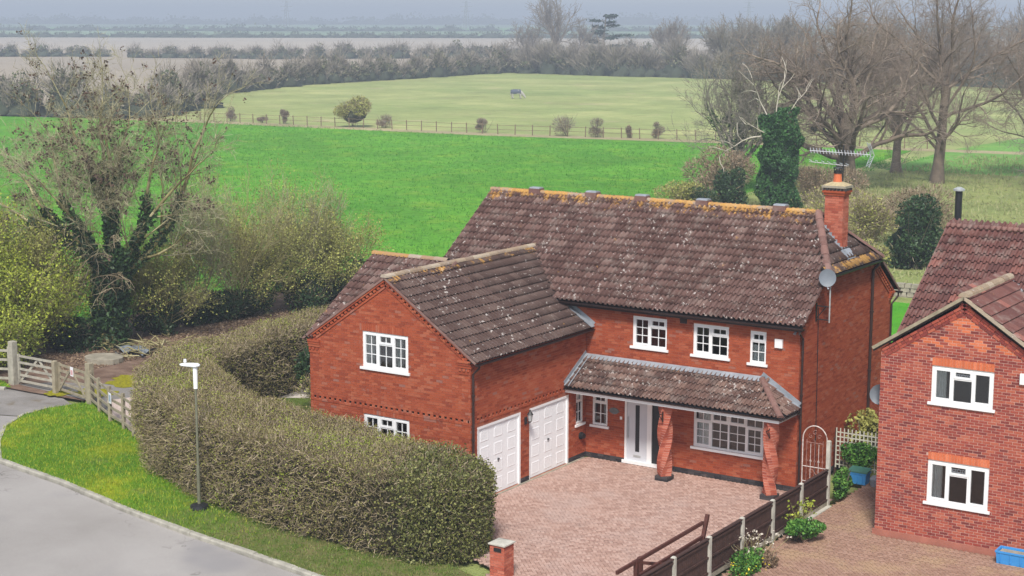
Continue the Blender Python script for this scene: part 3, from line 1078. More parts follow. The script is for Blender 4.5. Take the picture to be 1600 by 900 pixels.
F_front = Face((XG, 0, 0), (1, 0, 0), (0, -1, 0))            # main front, u 0..7.21
F_gar = Face((XG, LG, 0), (0, 1, 0), (1, 0, 0))              # garage side with the doors, u 0..6.38
F_gab = Face((XW, LG, 0), (1, 0, 0), (0, -1, 0))             # garage gable, u 0..5.93
F_side = Face((0, 0, 0), (0, 1, 0), (1, 0, 0))               # right hand gable, u 0..7.3
fw_ = lambda x: x - XG

KM, ZR, YR = 0.718, 7.83, 3.65          # main roof
KG, ZG, XC = 0.672, 6.33, -10.19        # garage roof
zmain = lambda y: ZR - KM * abs(y - YR)
zgar = lambda x: ZG - KG * abs(x - XC)

# openings (u0,u1,z0,z1)
W_up1 = (fw_(-5.55), fw_(-4.36), 3.78, 4.72)
W_up2 = (fw_(-3.46), fw_(-2.28), 3.76, 4.70)
W_up3 = (fw_(-1.58), fw_(-1.06), 3.72, 4.68)
W_hall = (fw_(-6.97), fw_(-6.42), 1.08, 2.12)
W_live = (fw_(-3.39), fw_(-1.06), 0.90, 2.08)
DOOR = (fw_(-5.80), fw_(-4.22), 0.06, 2.10)
front_open = [W_up1, W_up2, W_up3, W_hall, W_live, DOOR]
G2 = (LG * -1 - 3.30, LG * -1 - 1.03, 0.0, 2.2)
G1 = (LG * -1 - 6.04, LG * -1 - 3.76, 0.0, 2.2)
W_gside = (LG * -1 - 0.60, LG * -1 - 0.16, 1.15, 2.18)
gar_open = [G1, G2, W_gside]
W_gab = (-11.10 - XW, -9.41 - XW, 3.60, 4.67)
W_gab2 = (-11.09 - XW, -9.39 - XW, 1.10, 2.17)
gab_open = [W_gab, W_gab2]

BAND = 2.44                              # dog-tooth course


def in_band(u, z):
    return BAND - 0.038 < z < BAND + 0.038


ridge_g = ZG - 0.17
specs = [
    (F_front, [(0, 0), (7.21, 0), (7.21, 5.02), (0, 5.02)], front_open, None),
    (F_gar, [(0, 0), (6.38, 0), (6.38, 4.22), (0, 4.22)], gar_open, in_band),
    (F_gab, [(0, 0), (5.93, 0), (5.93, 4.26), (2.965, 6.26), (0, 4.26)], gab_open, in_band),
    (F_side, [(0, 0), (7.3, 0), (7.3, 5.02), (5.72, 6.16), (1.58, 6.16), (0, 5.02)], [], None),
]
for i, (fc, outl, ops, skip) in enumerate(specs):
    ops = [(a, b, max(c, 0.0), d) for a, b, c, d in ops]
    if skip:
        ops.append((0.0, outl[1][0], BAND - 0.0375, BAND + 0.0375))
    mb, bricks = brick_face(fc, outl, ops, skip=skip, z_from=0.15, seed=i + 3)
    w_ = mb.build('wall', 'house_mortar', house)
    bb = MB()
    for poly, cl, jit in bricks:
        brick_mb(bb, fc, poly, jit)
    bb.build('brickwork', 'house_brick', w_, kind='stuff')
# walls the picture does not show
mb = MB()
mb.quad((XW, LG, 0), (XW, 7.3, 0), (XW, 7.3, 4.3), (XW, 3.65, 7.6), (XW, 0, 5.0), (XW, 0, 4.16), (XW, -3.02, 6.2), (XW, LG, 4.16))
mb.quad((XW, 7.3, 0), (0, 7.3, 0), (0, 7.3, 5.02), (XW, 7.3, 5.02))
mb.quad((XW, 0, 4.1), (XG, 0, 4.1), (XG, 0, 5.02), (XW, 0, 5.02))
mb.build('wall', 'house_brick', house)
# rooms
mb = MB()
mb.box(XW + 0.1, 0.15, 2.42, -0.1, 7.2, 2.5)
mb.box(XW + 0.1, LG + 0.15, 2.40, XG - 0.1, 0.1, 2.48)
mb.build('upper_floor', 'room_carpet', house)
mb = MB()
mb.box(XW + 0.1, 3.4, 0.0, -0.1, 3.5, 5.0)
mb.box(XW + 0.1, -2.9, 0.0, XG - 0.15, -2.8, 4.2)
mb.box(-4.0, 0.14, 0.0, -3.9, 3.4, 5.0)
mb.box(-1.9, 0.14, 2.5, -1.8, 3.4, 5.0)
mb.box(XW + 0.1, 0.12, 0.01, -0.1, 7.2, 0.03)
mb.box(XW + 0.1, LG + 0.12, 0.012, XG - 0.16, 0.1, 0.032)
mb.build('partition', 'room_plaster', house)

# plinth of blue bricks along the foot of the walls
for fc, spans in ((F_front, [(0.0, DOOR[0]), (DOOR[0], DOOR[1]), (DOOR[1], 7.215)]), (F_gar, [(0, G1[0]), (G1[1], G2[0]), (G2[1], 6.375)]), (F_gab, [(0, 5.93)]), (F_side, [(0, 7.3)])):
    mb = MB()
    for a, b in spans:
        u = a
        while u < b - 0.01:
            e = min(u + 0.225, b)
            h2 = 0.058 if (fc is F_front and a == DOOR[0]) else 0.145
            if h2 < 0.1:
                fc.box(mb, u + 0.004, e - 0.004, 0.0, h2, -0.05, 0.012)
            else:
                fc.box(mb, u + 0.004, e - 0.004, 0.0, 0.068, -0.05, 0.012)
                fc.box(mb, u + 0.004, e - 0.004, 0.077, 0.147, -0.05, 0.010)
            u = e
    mb.build('plinth', 'blue_brick', house, kind='stuff')

# dog-tooth string course round the garage: bricks set cornerwise over a projecting course
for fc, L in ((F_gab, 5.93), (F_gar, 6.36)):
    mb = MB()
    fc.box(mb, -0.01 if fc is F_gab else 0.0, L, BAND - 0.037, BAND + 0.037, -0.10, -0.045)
    mb.build('band_shade', 'gap_shade', house)  # black backing paints the shade between the band bricks
    mb = MB()
    u = 0.03
    while u < L - 0.05:
        fc.box(mb, u, u + 0.095, BAND - 0.036, BAND + 0.036, -0.05, 0.006)
        u += 0.195
    for k in range(int(L / 0.225)):
        fc.box(mb, k * 0.225 + 0.005, (k + 1) * 0.225 - 0.005, BAND - 0.110, BAND - 0.042, -0.02, 0.014)
    mb.build('dogtooth_band', 'house_brick', house, kind='stuff')

# corbelled verge of the garage gable with a row of dentils, and the corbelled feet
def verge_corbel(fc, pts, name='verge_corbel'):
    """pts: (u,z) pairs along the rake"""
    for (u0, z0), (u1, z1) in zip(pts, pts[1:]):
        d = (fc.U * (u1 - u0) + Vector((0, 0, z1 - z0)))
        L = d.length
        d.normalize()
        nn = fc.N
        upv = nn.cross(d)
        if upv.z < 0:
            upv = -upv
        P = lambda s, t_, o: fc.p(u0, z0) + d * s + upv * t_ + nn * o
        mb = MB()
        k = 0.0
        while k < L:
            e = min(k + 0.225, L)
            mb.obox(P((k + e) / 2, -0.035, 0.035), d * ((e - k) / 2 - 0.004), upv * 0.033, nn * 0.045)
            k = e
        k = 0.05
        while k < L - 0.03:
            mb.obox(P(k, -0.115, 0.012), d * 0.045, upv * 0.036, nn * 0.045)
            k += 0.165
        k = 0.0
        while k < L:
            e = min(k + 0.225, L)
            mb.obox(P((k + e) / 2, -0.193, 0.0), d * ((e - k) / 2 - 0.004), upv * 0.032, nn * 0.030)
            k = e
        mb.build(name, 'house_brick', house)
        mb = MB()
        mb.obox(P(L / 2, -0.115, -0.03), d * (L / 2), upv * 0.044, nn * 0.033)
        mb.build('verge_shade', 'gap_shade', house)  # dark strip drawn as the shade between the dentils


verge_corbel(F_gab, [(-0.02, 4.31), (2.95, 6.31), (5.95, 4.31)])
verge_corbel(F_side, [(7.32, 5.05), (5.76, 6.17)])
verge_corbel(F_side, [(-0.02, 5.05), (1.54, 6.17)])
for u0, u1 in ((-0.05, 0.42), (5.51, 5.98)):
    mb = MB()
    for k in range(3):
        F_gab.box(mb, u0 + 0.01, u1 - 0.01, 4.02 + k * 0.075 - 0.033, 4.02 + k * 0.075 + 0.033, -0.02, 0.03 + 0.02 * k)
    for k in range(3):
        F_gab.box(mb, u0 + 0.05 + k * 0.14, u0 + 0.12 + k * 0.14, 3.93 - 0.035, 3.93 + 0.035, -0.02, 0.05)
    F_gab.box(mb, u0 + 0.03, u1 - 0.03, 3.80, 3.885, -0.02, 0.02)
    mb.build('kneeler', 'house_brick', house)
for u0 in (-0.03, 7.05):
    mb = MB()
    for k in range(4):
        F_side.box(mb, u0, u0 + 0.28, 4.72 + k * 0.075 + 0.004, 4.72 + (k + 1) * 0.075 - 0.004, -0.02, 0.03 + 0.03 * k)
    mb.build('kneeler', 'house_brick', house)
# eaves brick course under the main gutter
mb = MB()
u = 0.0
while u < 7.2:
    F_front.box(mb, u + 0.004, min(u + 0.221, 7.21), 4.86, 4.925, -0.02, 0.022)
    u += 0.225
mb.build('eaves_course', 'house_brick', house)

# ---------------------------------------------------------------- windows and doors
o3 = [(0.42, 2, 1, True), (1.0, 2, 2, False)]
two = [(1, [(1, 2, 3, True)]), (1, o3)]
make_window(house, F_front, *W_up1, two)
make_window(house, F_front, *W_up2, two)
make_window(house, F_front, *W_up3, [(1, o3)], curtain=[(W_up3[0] + 0.05, W_up3[1] - 0.05, 3.76, 4.25)])
make_window(house, F_front, *W_hall, [(1, [(0.38, 2, 1, True), (1, 2, 2, False)])])
make_window(house, F_front, *W_live, [(1, [(0.34, 2, 1, False), (1, 2, 3, True)]), (1.05, [(0.34, 2, 1, True), (1, 2, 3, False)]), (1.05, [(0.34, 2, 1, True), (1, 2, 3, False)]), (1, [(0.34, 2, 1, False), (1, 2, 3, True)])],
            curtain=[(W_live[0] + 0.1, W_live[0] + 0.5, 0.92, 2.0)])
make_window(house, F_gar, *W_gside, [(1, [(0.38, 2, 1, True), (1, 2, 2, False)])])
three = [(1, [(1, 2, 3, True)]), (1, o3), (1, [(1, 2, 3, True)])]
make_window(house, F_gab, *W_gab, three, curtain=[(W_gab[0] + 0.08, W_gab[0] + 0.36, 3.62, 4.64), (W_gab[1] - 0.5, W_gab[1] - 0.28, 3.62, 4.64)])
make_window(house, F_gab, *W_gab2, three)
# soldier course over the gable windows
for w_ in (W_gab, W_gab2):
    mb = MB()
    u = w_[0] - 0.1
    while u < w_[1] + 0.1:
        F_gab.box(mb, u + 0.005, u + 0.070, w_[3] + 0.008, w_[3] + 0.215, -0.02, 0.004)
        u += 0.075
    mb.build('soldier_course', 'house_brick', house)

# front door: white frame, grey-white leaf with a tall dark light, dark side light
u0, u1, z0, z1 = DOOR
mb = MB()
F_front.box(mb, u0, u1, z1 - 0.06, z1, -0.10, -0.01)
F_front.box(mb, u0, u0 + 0.07, z0, z1 - 0.06, -0.10, -0.01)
F_front.box(mb, u1 - 0.07, u1, z0, z1 - 0.06, -0.10, -0.01)
F_front.box(mb, u0 + 0.80, u0 + 0.96, z0, z1 - 0.06, -0.10, -0.008)
F_front.box(mb, u0 - 0.06, u1 + 0.03, z0 - 0.05, z0 + 0.05, -0.08, 0.05)
door = mb.build('front_door', 'white_plastic', house)
mb = MB()
a, b = u0 + 0.07, u0 + 0.80
F_front.box(mb, a, a + 0.30, z0 + 0.05, z1 - 0.06, -0.08, -0.035)
F_front.box(mb, a + 0.45, b, z0 + 0.05, z1 - 0.06, -0.08, -0.035)
F_front.box(mb, a + 0.30, a + 0.45, z0 + 0.05, z0 + 0.34, -0.08, -0.035)
F_front.box(mb, a + 0.30, a + 0.45, z1 - 0.2, z1 - 0.06, -0.08, -0.035)
mb.build('door_leaf', 'grey_composite', door)
mb = MB()
F_front.box(mb, a + 0.30, a + 0.45, z0 + 0.34, z1 - 0.2, -0.062, -0.05)
mb.build('pane', 'slate_black', door)
mb = MB()
F_front.box(mb, u0 + 0.96, u1 - 0.07, z0 + 0.05, z1 - 0.06, -0.062, -0.05)
mb.build('side_light', 'slate_black', door)
mb = MB()
F_front.box(mb, a + 0.25, a + 0.50, z0 + 0.17, z0 + 0.235, -0.04, -0.024)
mb.build('letter_plate', 'galvanised', door)
mb = MB()
mb.tube([F_front.p(a + 0.055, z0 + 0.75, -0.005), F_front.p(a + 0.055, z0 + 1.45, -0.005)], 0.014, 6)
F_front.box(mb, a + 0.045, a + 0.065, z0 + 0.8, z0 + 0.83, -0.036, -0.005)
F_front.box(mb, a + 0.045, a + 0.065, z0 + 1.37, z0 + 1.40, -0.036, -0.005)
mb.build('handle', 'galvanised', door)

# garage doors: pressed up-and-over panels in a white frame
for gi, (u0, u1, z0, z1) in enumerate((G1, G2)):
    mb = MB()
    k = 0.075
    F_gar.box(mb, u0, u1, z1 - k, z1, -0.12, -0.012)
    F_gar.box(mb, u0, u0 + k, 0.0, z1 - k, -0.12, -0.012)
    F_gar.box(mb, u1 - k, u1, 0.0, z1 - k, -0.12, -0.012)
    gd = mb.build('garage_door', 'white_plastic', house)
    mb = MB()
    F_gar.box(mb, u0 + k, u1 - k, 0.02, z1 - k, -0.10, -0.055)
    mb.build('door_leaf', 'white_metal_paint', gd)
    w = u1 - u0 - 2 * k
    ncol, nrow = 3, 4
    cw, ch = w / ncol, (z1 - k) / nrow
    for cidx in range(ncol):
        for r in range(nrow):
            pu0, pu1 = u0 + k + cw * cidx + 0.13, u0 + k + cw * (cidx + 1) - 0.13
            pz0, pz1 = 0.02 + ch * r + 0.075, 0.02 + ch * (r + 1) - 0.065
            mb = MB()
            inn = 0.035
            n0 = len(mb.v)
            outer = [(pu0, pz0), (pu1, pz0), (pu1, pz1), (pu0, pz1)]
            if r == nrow - 1:
                outer = [(pu0, pz0), (pu1, pz0)] + [((pu0 + pu1) / 2 + math.cos(t_) * (pu1 - pu0) / 2, pz1 - 0.16 + math.sin(t_) * 0.16) for t_ in [math.pi * q / 6 for q in range(7)]]
            cu, cz = (pu0 + pu1) / 2, (pz0 + pz1) / 2
            su, szz = 1 - 2 * inn / (pu1 - pu0), 1 - 2 * inn / (pz1 - pz0)
            inner = [(cu + (u - cu) * su, cz + (z - cz) * szz) for u, z in outer]
            inner2 = [(cu + (u - cu) * (su - 0.10), cz + (z - cz) * (szz - 0.07)) for u, z in outer]
            n = len(outer)
            mb.v += [tuple(F_gar.p(u, z, -0.0545)) for u, z in outer] + [tuple(F_gar.p(u, z, -0.044)) for u, z in inner] + [tuple(F_gar.p(u, z, -0.049)) for u, z in inner2]
            for kk in (0, n):
                for q in range(n):
                    mb.f.append((kk + q, kk + (q + 1) % n, kk + n + (q + 1) % n, kk + n + q))
            mb.f.append(tuple(range(2 * n, 3 * n)))
            mb.build('panel', 'white_metal_paint', gd)
    mb = MB()
    F_gar.box(mb, (u0 + u1) / 2 - 0.02, (u0 + u1) / 2 + 0.02, 0.93, 1.05, -0.055, -0.045)
    F_gar.box(mb, (u0 + u1) / 2 - 0.05, (u0 + u1) / 2 + 0.05, 1.01, 1.03, -0.045, -0.02)
    mb.build('handle', 'black_plastic', gd)
# concrete sill strip before the doors
mb = MB()
mb.box(XG + 0.0, LG + 0.2, -0.02, XG + 0.09, -0.15, 0.010)
mb.build('door_step', 'stone', house)

# ---------------------------------------------------------------- roofs
TW, GA = 0.33, 0.327
protos = {
    'm': tile_mesh('roof_tile', TW, GA + 0.075, 2, 'roof_tile'),
    'g': tile_mesh('roof_tile', TW, GA + 0.075, 2, 'garage_tile', 0.045),
    'p': tile_mesh('roof_tile', 0.30, 0.30 + 0.07, 2, 'porch_tile', 0.065),
    'h': tile_mesh('roof_tile', 0.42, 0.40, 2, 'garage_tile', 0.02),
}


def felt(name, polys, origin):
    mb = MB()
    for p in polys:
        mb.quad(*p)
    return mb.build(name, 'roof_felt', house, origin=origin)


XL, XR = XW - 0.16, 0.17
XH = -1.15                                # ridge end above the half hip
ZH = 6.30                                 # half hip eave
yh0, yh1 = YR - (ZR - ZH) / KM, YR + (ZR - ZH) / KM
ye = -0.27
zme = zmain(ye)
main_roof = felt('roof', [
    [(XL, ye, zme), (XR, ye, zme), (XR, yh0, ZH), (XH, YR, ZR), (XL, YR, ZR)],
    [(XL, HD + 0.27, zme), (XR, HD + 0.27, zme), (XR, yh1, ZH), (XH, YR, ZR), (XL, YR, ZR)],
    [(XR, yh0, ZH), (XR, yh1, ZH), (XH, YR, ZR)],
    [(XL, ye, zme - 0.02), (XR, ye, zme - 0.02), (XR, 0.02, zme - 0.02), (XL, 0.02, zme - 0.02)],
    [(XR - 0.02, ye, zme - 0.01), (XR - 0.02, yh0, ZH - 0.01), (XR - 0.02, yh0, ZH - 0.09), (XR - 0.02, ye, zme - 0.09)],
], (-6, 3, 6))
sl = math.hypot(1, KM)
Sm = Vector((0, 1 / sl, KM / sl))
LM = (YR - ye) * sl


def acc_main(c, u, s):
    if c.y > yh0 and c.x > XR - (c.y - yh0) / (YR - yh0) * (XR - XH) - 0.05:
        return False
    if zgar(c.x) > c.z + 0.10 and c.x < XG + 0.3:
        return False
    if c.x < XC and c.z < 5.5 and c.y < 0.4:
        return False
    return c.y < YR + 0.02


lay_tiles(main_roof, 'house', 'm', (XL, ye - 0.045, zmain(ye - 0.045) + 0.012), (1, 0, 0), Sm, XR - XL, LM - 0.05, TW, GA, acc_main)
# rear slope, unseen: tiled in the same way but coarser
hx = XR - XH
hsl = math.hypot(hx, ZR - ZH)
Sh = Vector((-hx / hsl, 0, (ZR - ZH) / hsl))
lay_tiles(main_roof, 'house', 'h', (XR + 0.05, yh0 - 0.05, ZH - 0.035), (0, 1, 0), Sh, yh1 - yh0 + 0.1, hsl, 0.42, 0.335,
          lambda c, u, s: abs(c.y - YR) < (1 - s / hsl) * (YR - yh0) + 0.06)
ridge_run(main_roof, (XL, YR, ZR + 0.03), (XH + 0.1, YR, ZR + 0.03), 'ridge_tile')
ridge_run(main_roof, (XR + 0.02, yh0 - 0.03, ZH + 0.02), (XH + 0.05, YR, ZR + 0.04), 'hip_tile', name='hip_tile', r=0.125)
ridge_run(main_roof, (XR + 0.02, yh1 + 0.03, ZH + 0.02), (XH + 0.05, YR, ZR + 0.04), 'hip_tile', name='hip_tile', r=0.125)
# vent terminals along the ridge
for x in (-11.45, -9.2, -7.3, -5.05, -2.35):
    mb = MB()
    mb.box(x - 0.21, YR - 0.17, ZR + 0.0, x + 0.21, YR + 0.17, ZR + 0.17)
    rv = mb.build('ridge_vent', 'brown_ridge_tile', main_roof)
    mb = MB()
    mb.extr([(x - 0.2, YR - 0.15, ZR + 0.172), (x - 0.2, YR + 0.15, ZR + 0.172), (x - 0.2, YR + 0.11, ZR + 0.215), (x - 0.2, YR - 0.11, ZR + 0.215)], (0.4, 0, 0))
    mb.build('vent_cap', 'lead', rv)

# garage roof: gable to the street, crossed by a gable to the side
XE = XG + 0.21
YF = LG - 0.10
ZC, YC, KC = 6.37, -3.02, 0.63
zcr = lambda y: ZC - KC * abs(y - YC)
gar_roof = felt('garage_roof', [
    [(XC, YF, ZG), (XE, YF, zgar(XE)), (XE, 0.0, zgar(XE)), (XC, 2.1, ZG)],
    [(XC, YF, ZG), (XW - 0.17, YF, zgar(XW - 0.17)), (XW - 0.17, -6.0, zgar(XW - 0.17)), (XC, -2.6, ZG)],
    [(XL, YF + 0.05, zcr(YF + 0.05)), (XL, YC, ZC), (XC, YC, ZC)],
    [(XL, 0.3, zcr(0.3)), (XL, YC, ZC), (XC, YC, ZC), (XC, 0.3, zcr(0.3))],
    [(XE, YF, zgar(XE) - 0.02), (XE, 0, zgar(XE) - 0.02), (XG - 0.02, 0, zgar(XE) - 0.02), (XG - 0.02, YF, zgar(XE) - 0.02)],
], (-10, -3, 5))
sg = math.hypot(1, KG)
LGs = (XE - XC) * sg


def acc_gar(c, u, s):
    if c.y > 0.02 and c.z < zmain(-0.27) - 0.02:
        return False
    return zmain(c.y) < c.z + 0.16 or c.y < -0.3


lay_tiles(gar_roof, 'house', 'g', (XE + 0.045, YF, zgar(XE + 0.045) + 0.012), (0, 1, 0), Vector((-1 / sg, 0, KG / sg)), 2.3 - YF, LGs - 0.04, TW, GA, acc_gar)
scs = math.hypot(1, KC)
lay_tiles(gar_roof, 'house', 'm', (XL, YF + 0.03, zcr(YF + 0.03) + 0.012), (1, 0, 0), Vector((0, 1 / scs, KC / scs)), XC - XL, (YC - YF) * scs - 0.05, TW, GA,
          lambda c, u, s: c.z > zgar(c.x) - 0.12 and c.y < YC)
# verge row on the street gable's far slope
ridge_run(gar_roof, (XC, YF - 0.02, ZG + 0.03), (XC, 1.95, ZG + 0.03), 'wing_ridge_tile')
ridge_run(gar_roof, (XL, YC, ZC + 0.03), (XC - 0.2, YC, ZC + 0.03), 'ridge_tile')
# mortared verge strips
for (p, q) in (((XE + 0.03, YF + 0.02, zgar(XE + 0.03)), (XC, YF + 0.02, ZG)), ((XW - 0.2, YF + 0.02, zgar(XW - 0.2)), (XC, YF + 0.02, ZG))):
    mb = MB()
    mb.beam(p, q, 0.05, 0.06)
    mb.build('verge_strip', 'hip_tile', gar_roof)
for p, q, h_ in (((XL + 0.01, YF, zcr(YF)), (XL + 0.01, YC, ZC), 0.09), ((XL + 0.01, ye, zme), (XL + 0.01, YR, ZR), 0.09), ((XR - 0.005, ye, zme), (XR - 0.005, yh0, ZH), 0.07), ((XR - 0.005, HD + 0.27, zme), (XR - 0.005, yh1, ZH), 0.07)):
    mb = MB()
    mb.beam(p, q, 0.03, h_)
    mb.build('verge_strip', 'brown_ridge_tile', house)
# lead valley where the garage roof runs into the main roof and past its wall
yv = 1.95
mb = MB()
xv = XC + (ZG - zme) / KG
a, b = Vector((XC + 0.02, yv, ZG + 0.02)), Vector((xv, ye, zme + 0.03))
d = (b - a).normalized()
n_ = Vector((0.45, -0.45, 0.75)).normalized()
s_ = d.cross(n_).normalized()
mb.obox((a + b) / 2 + n_ * 0.03, d * ((b - a).length / 2), s_ * 0.05, n_ * 0.008)
mb.build('valley_lead', 'lead', gar_roof)
mb = MB()
a, b = Vector((xv + 0.0, -0.09, zme - 0.0)), Vector((XE + 0.06, -0.09, zgar(XE + 0.06) + 0.045))
d = (b - a).normalized()
n_ = Vector((KG, 0, 1)).normalized()
mb.obox((a + b) / 2 + n_ * 0.055, d * ((b - a).length / 2), Vector((0, 0.10, 0)), n_ * 0.012)
mb.obox((a + b) / 2 + Vector((0, 0.082, 0.10)), d * ((b - a).length / 2), Vector((0, 0.006, 0)), n_ * 0.09)
mb.build('flashing', 'lead', gar_roof)

# porch roof: lean-to with a hipped end
PX0, PX1 = XG, 0.02
PY, PZ0, PZ1 = -1.30, 2.50, 3.27
PXH = -1.16
sp = math.hypot(-PY, PZ1 - PZ0)
Sp = Vector((0, -PY / sp, (PZ1 - PZ0) / sp))
porch = felt('porch_roof', [
    [(PX0, PY, PZ0), (PX1, PY, PZ0), (PXH, -0.005, PZ1), (PX0, -0.005, PZ1)],
    [(PX1, PY, PZ0), (PX1, -0.005, PZ0), (PXH, -0.005, PZ1)],
], (-4, -1, 3))
lay_tiles(porch, 'house', 'p', (PX0, PY - 0.04, PZ0 - 0.012), (1, 0, 0), Sp, PX1 - PX0, sp - 0.02, 0.30, 0.30,
          lambda c, u, s: c.x < PX1 - (PX1 - PXH) * (s / sp) - 0.02)
sp2 = math.hypot(PX1 - PXH, PZ1 - PZ0)
lay_tiles(porch, 'house', 'p', (PX1 + 0.04, PY, PZ0 - 0.012), (0, 1, 0), Vector((-(PX1 - PXH) / sp2, 0, (PZ1 - PZ0) / sp2)), -PY, sp2 - 0.02, 0.30, 0.30,
          lambda c, u, s: c.y > PY + (-PY) * (s / sp2) + 0.04 and c.y < -0.05)
ridge_run(porch, (PX1 + 0.03, PY - 0.03, PZ0 + 0.03), (PXH + 0.05, -0.10, PZ1 + 0.02), 'hip_tile', name='hip_tile', r=0.10)
mb = MB()
n_ = Vector((0, -(PZ1 - PZ0), -PY)).normalized()
mb.obox(Vector(((PX0 + PXH) / 2, -0.10, PZ1 - 0.02)) + n_ * 0.05, ((PXH - PX0) / 2, 0, 0), Sp * 0.11, n_ * 0.008)
mb.box(PX0, -0.014, PZ1 - 0.03, PXH + 0.1, -0.002, PZ1 + 0.08)
n2 = Vector((PZ1 - PZ0, 0, PX1 - PXH)).normalized()
a, b = Vector((PXH, -0.07, PZ1 + 0.045)), Vector((PX1 + 0.05, -0.07, PZ0 + 0.045))
mb.obox((a + b) / 2 + n2 * 0.03, (b - a) / 2, Vector((0, 0.08, 0)), n2 * 0.008)
mb.obox((a + b) / 2 + Vector((0, 0.062, 0.10)), (b - a) / 2, Vector((0, 0.006, 0)), n2 * 0.08)
a, b = Vector((PX0 + 0.09, -0.01, PZ1 + 0.02)), Vector((PX0 + 0.09, PY - 0.02, PZ0 + 0.02))
mb.obox((a + b) / 2 + n_ * 0.045, (b - a) / 2, Vector((0.085, 0, 0)), n_ * 0.008)
mb.obox((a + b) / 2 + Vector((-0.082, 0, 0.09)), (b - a) / 2, Vector((0.006, 0, 0)), n_ * 0.085)
mb.build('flashing', 'lead', porch)
mb = MB()
mb.box(PX0 + 0.004, PY + 0.02, PZ0 - 0.17, PX1 - 0.03, PY + 0.045, PZ0 - 0.035)
mb.box(PX1 - 0.055, PY + 0.045, PZ0 - 0.168, PX1 - 0.03, -0.01, PZ0 - 0.036)
mb.box(PX0 + 0.004, PY + 0.045, PZ0 - 0.165, PX1 - 0.056, -0.004, PZ0 - 0.15)
mb.build('fascia', 'white_plastic', porch)
gutter(house, (PX0 + 0.01, PY - 0.03, PZ0 - 0.03), (PX1 + 0.05, PY - 0.03, PZ0 - 0.03), (0, -1, 0), r=0.045)
gutter(house, (PX1 + 0.045, PY - 0.03, PZ0 - 0.03), (PX1 + 0.045, -0.02, PZ0 - 0.03), (1, 0, 0), r=0.045)

# gutters and pipes
gutter(house, (XG - 0.95, ye - 0.055, zme - 0.02), (XR + 0.08, ye - 0.055, zme - 0.05), (0, -1, 0))
gutter(house, (XE + 0.055, YF + 0.02, zgar(XE) - 0.045), (XE + 0.055, -0.02, zgar(XE) - 0.03), (1, 0, 0))
gutter(house, (XR + 0.07, yh0 - 0.02, ZH - 0.06), (XR + 0.07, yh1 + 0.02, ZH - 0.06), (1, 0, 0))
gutter(house, (XL, HD + 0.33, zme - 0.05), (XR + 0.08, HD + 0.33, zme - 0.05), (0, 1, 0))
mb = MB()
mb.box(XG - 0.9, -0.25, zme - 0.16, XR, -0.235, zme - 0.03)
mb.build('fascia', 'brown_plastic', house)
ge = zgar(XE)
downpipe(house, [(XE + 0.055, LG + 0.06, ge - 0.10), (XE + 0.055, LG + 0.06, ge - 0.16), (XG + 0.055, LG + 0.06, ge - 0.36), (XG + 0.055, LG + 0.06, 0.1)], brackets=[(XG + 0.055, LG + 0.06, z) for z in (3.2, 1.9, 0.8)])
downpipe(house, [(0.12, -0.32, zme - 0.1), (0.12, -0.32, zme - 0.2), (0.06, 0.09, zme - 0.42), (0.06, 0.09, 0.1)], brackets=[(0.06, 0.09, z) for z in (4.2, 2.9, 1.5)])
downpipe(house, [(XR + 0.07, 5.45, ZH - 0.1), (XR + 0.07, 5.45, ZH - 0.18), (0.06, 5.45, ZH - 0.36), (0.06, 5.45, 0.1)], r=0.05, brackets=[(0.06, 5.45, z) for z in (4.6, 2.7)])
downpipe(house, [(0.12, HD + 0.33, zme - 0.1), (0.12, HD + 0.33, zme - 0.2), (0.06, HD - 0.1, zme - 0.42), (0.06, HD - 0.1, 0.1)], brackets=[(0.06, HD - 0.1, 3.0)])
downpipe(house, [(PX1 + 0.045, -0.1, PZ0 - 0.06), (PX1 + 0.045, -0.08, PZ0 - 0.12), (0.06, 0.06, PZ0 - 0.13)], r=0.03)
downpipe(house, [(0.03, 1.22, 5.35), (0.03, 1.30, 2.8), (0.03, 1.34, 0.2)], r=0.012, mat='black_plastic')

# twisted brick porch pillars: every course is turned against the one below
for (cx, cyy) in ((-3.84, -0.98), (-0.36, -1.02)):
    mb = MB()
    for k in range(2):
        mb.box(cx - 0.215, cyy - 0.215, 0.072 * k + 0.003, cx + 0.215, cyy + 0.215, 0.072 * (k + 1) - 0.003)
    pl = mb.build('pillar', 'blue_brick', house)
    mb = MB()
    z = 0.145
    k = 0
    mo = MB()
    while z < PZ0 - 0.20:
        ang = R(6.8) * k * (1 if cx < -2 else -1) + R(45)
        h = 0.066
        hw = 0.172
        ca, sa = math.cos(ang), math.sin(ang)
        A, B = Vector((ca, sa, 0)), Vector((-sa, ca, 0))
        # four bricks in a pinwheel
        for q in range(4):
            aa = ang + q * math.pi / 2
            A, B = Vector((math.cos(aa), math.sin(aa), 0)), Vector((-math.sin(aa), math.cos(aa), 0))
            c = Vector((cx, cyy, z + h / 2)) + A * (hw * 0.44) + B * (hw * 0.56 * -1 + 0.004)
            bm_ = MB()
            bm_.obox(c, A * (hw * 0.56 - 0.004), B * (hw * 0.44 - 0.004), (0, 0, h / 2))
            bm_.build('brick', 'twist_brick', pl)
        mo.obox((cx, cyy, z + 0.0365), Vector((ca, sa, 0)) * (hw - 0.012), Vector((-sa, ca, 0)) * (hw - 0.012), (0, 0, 0.0375))
        z += 0.075
        k += 1
    mo.build('mortar', 'neighbour_mortar', pl)

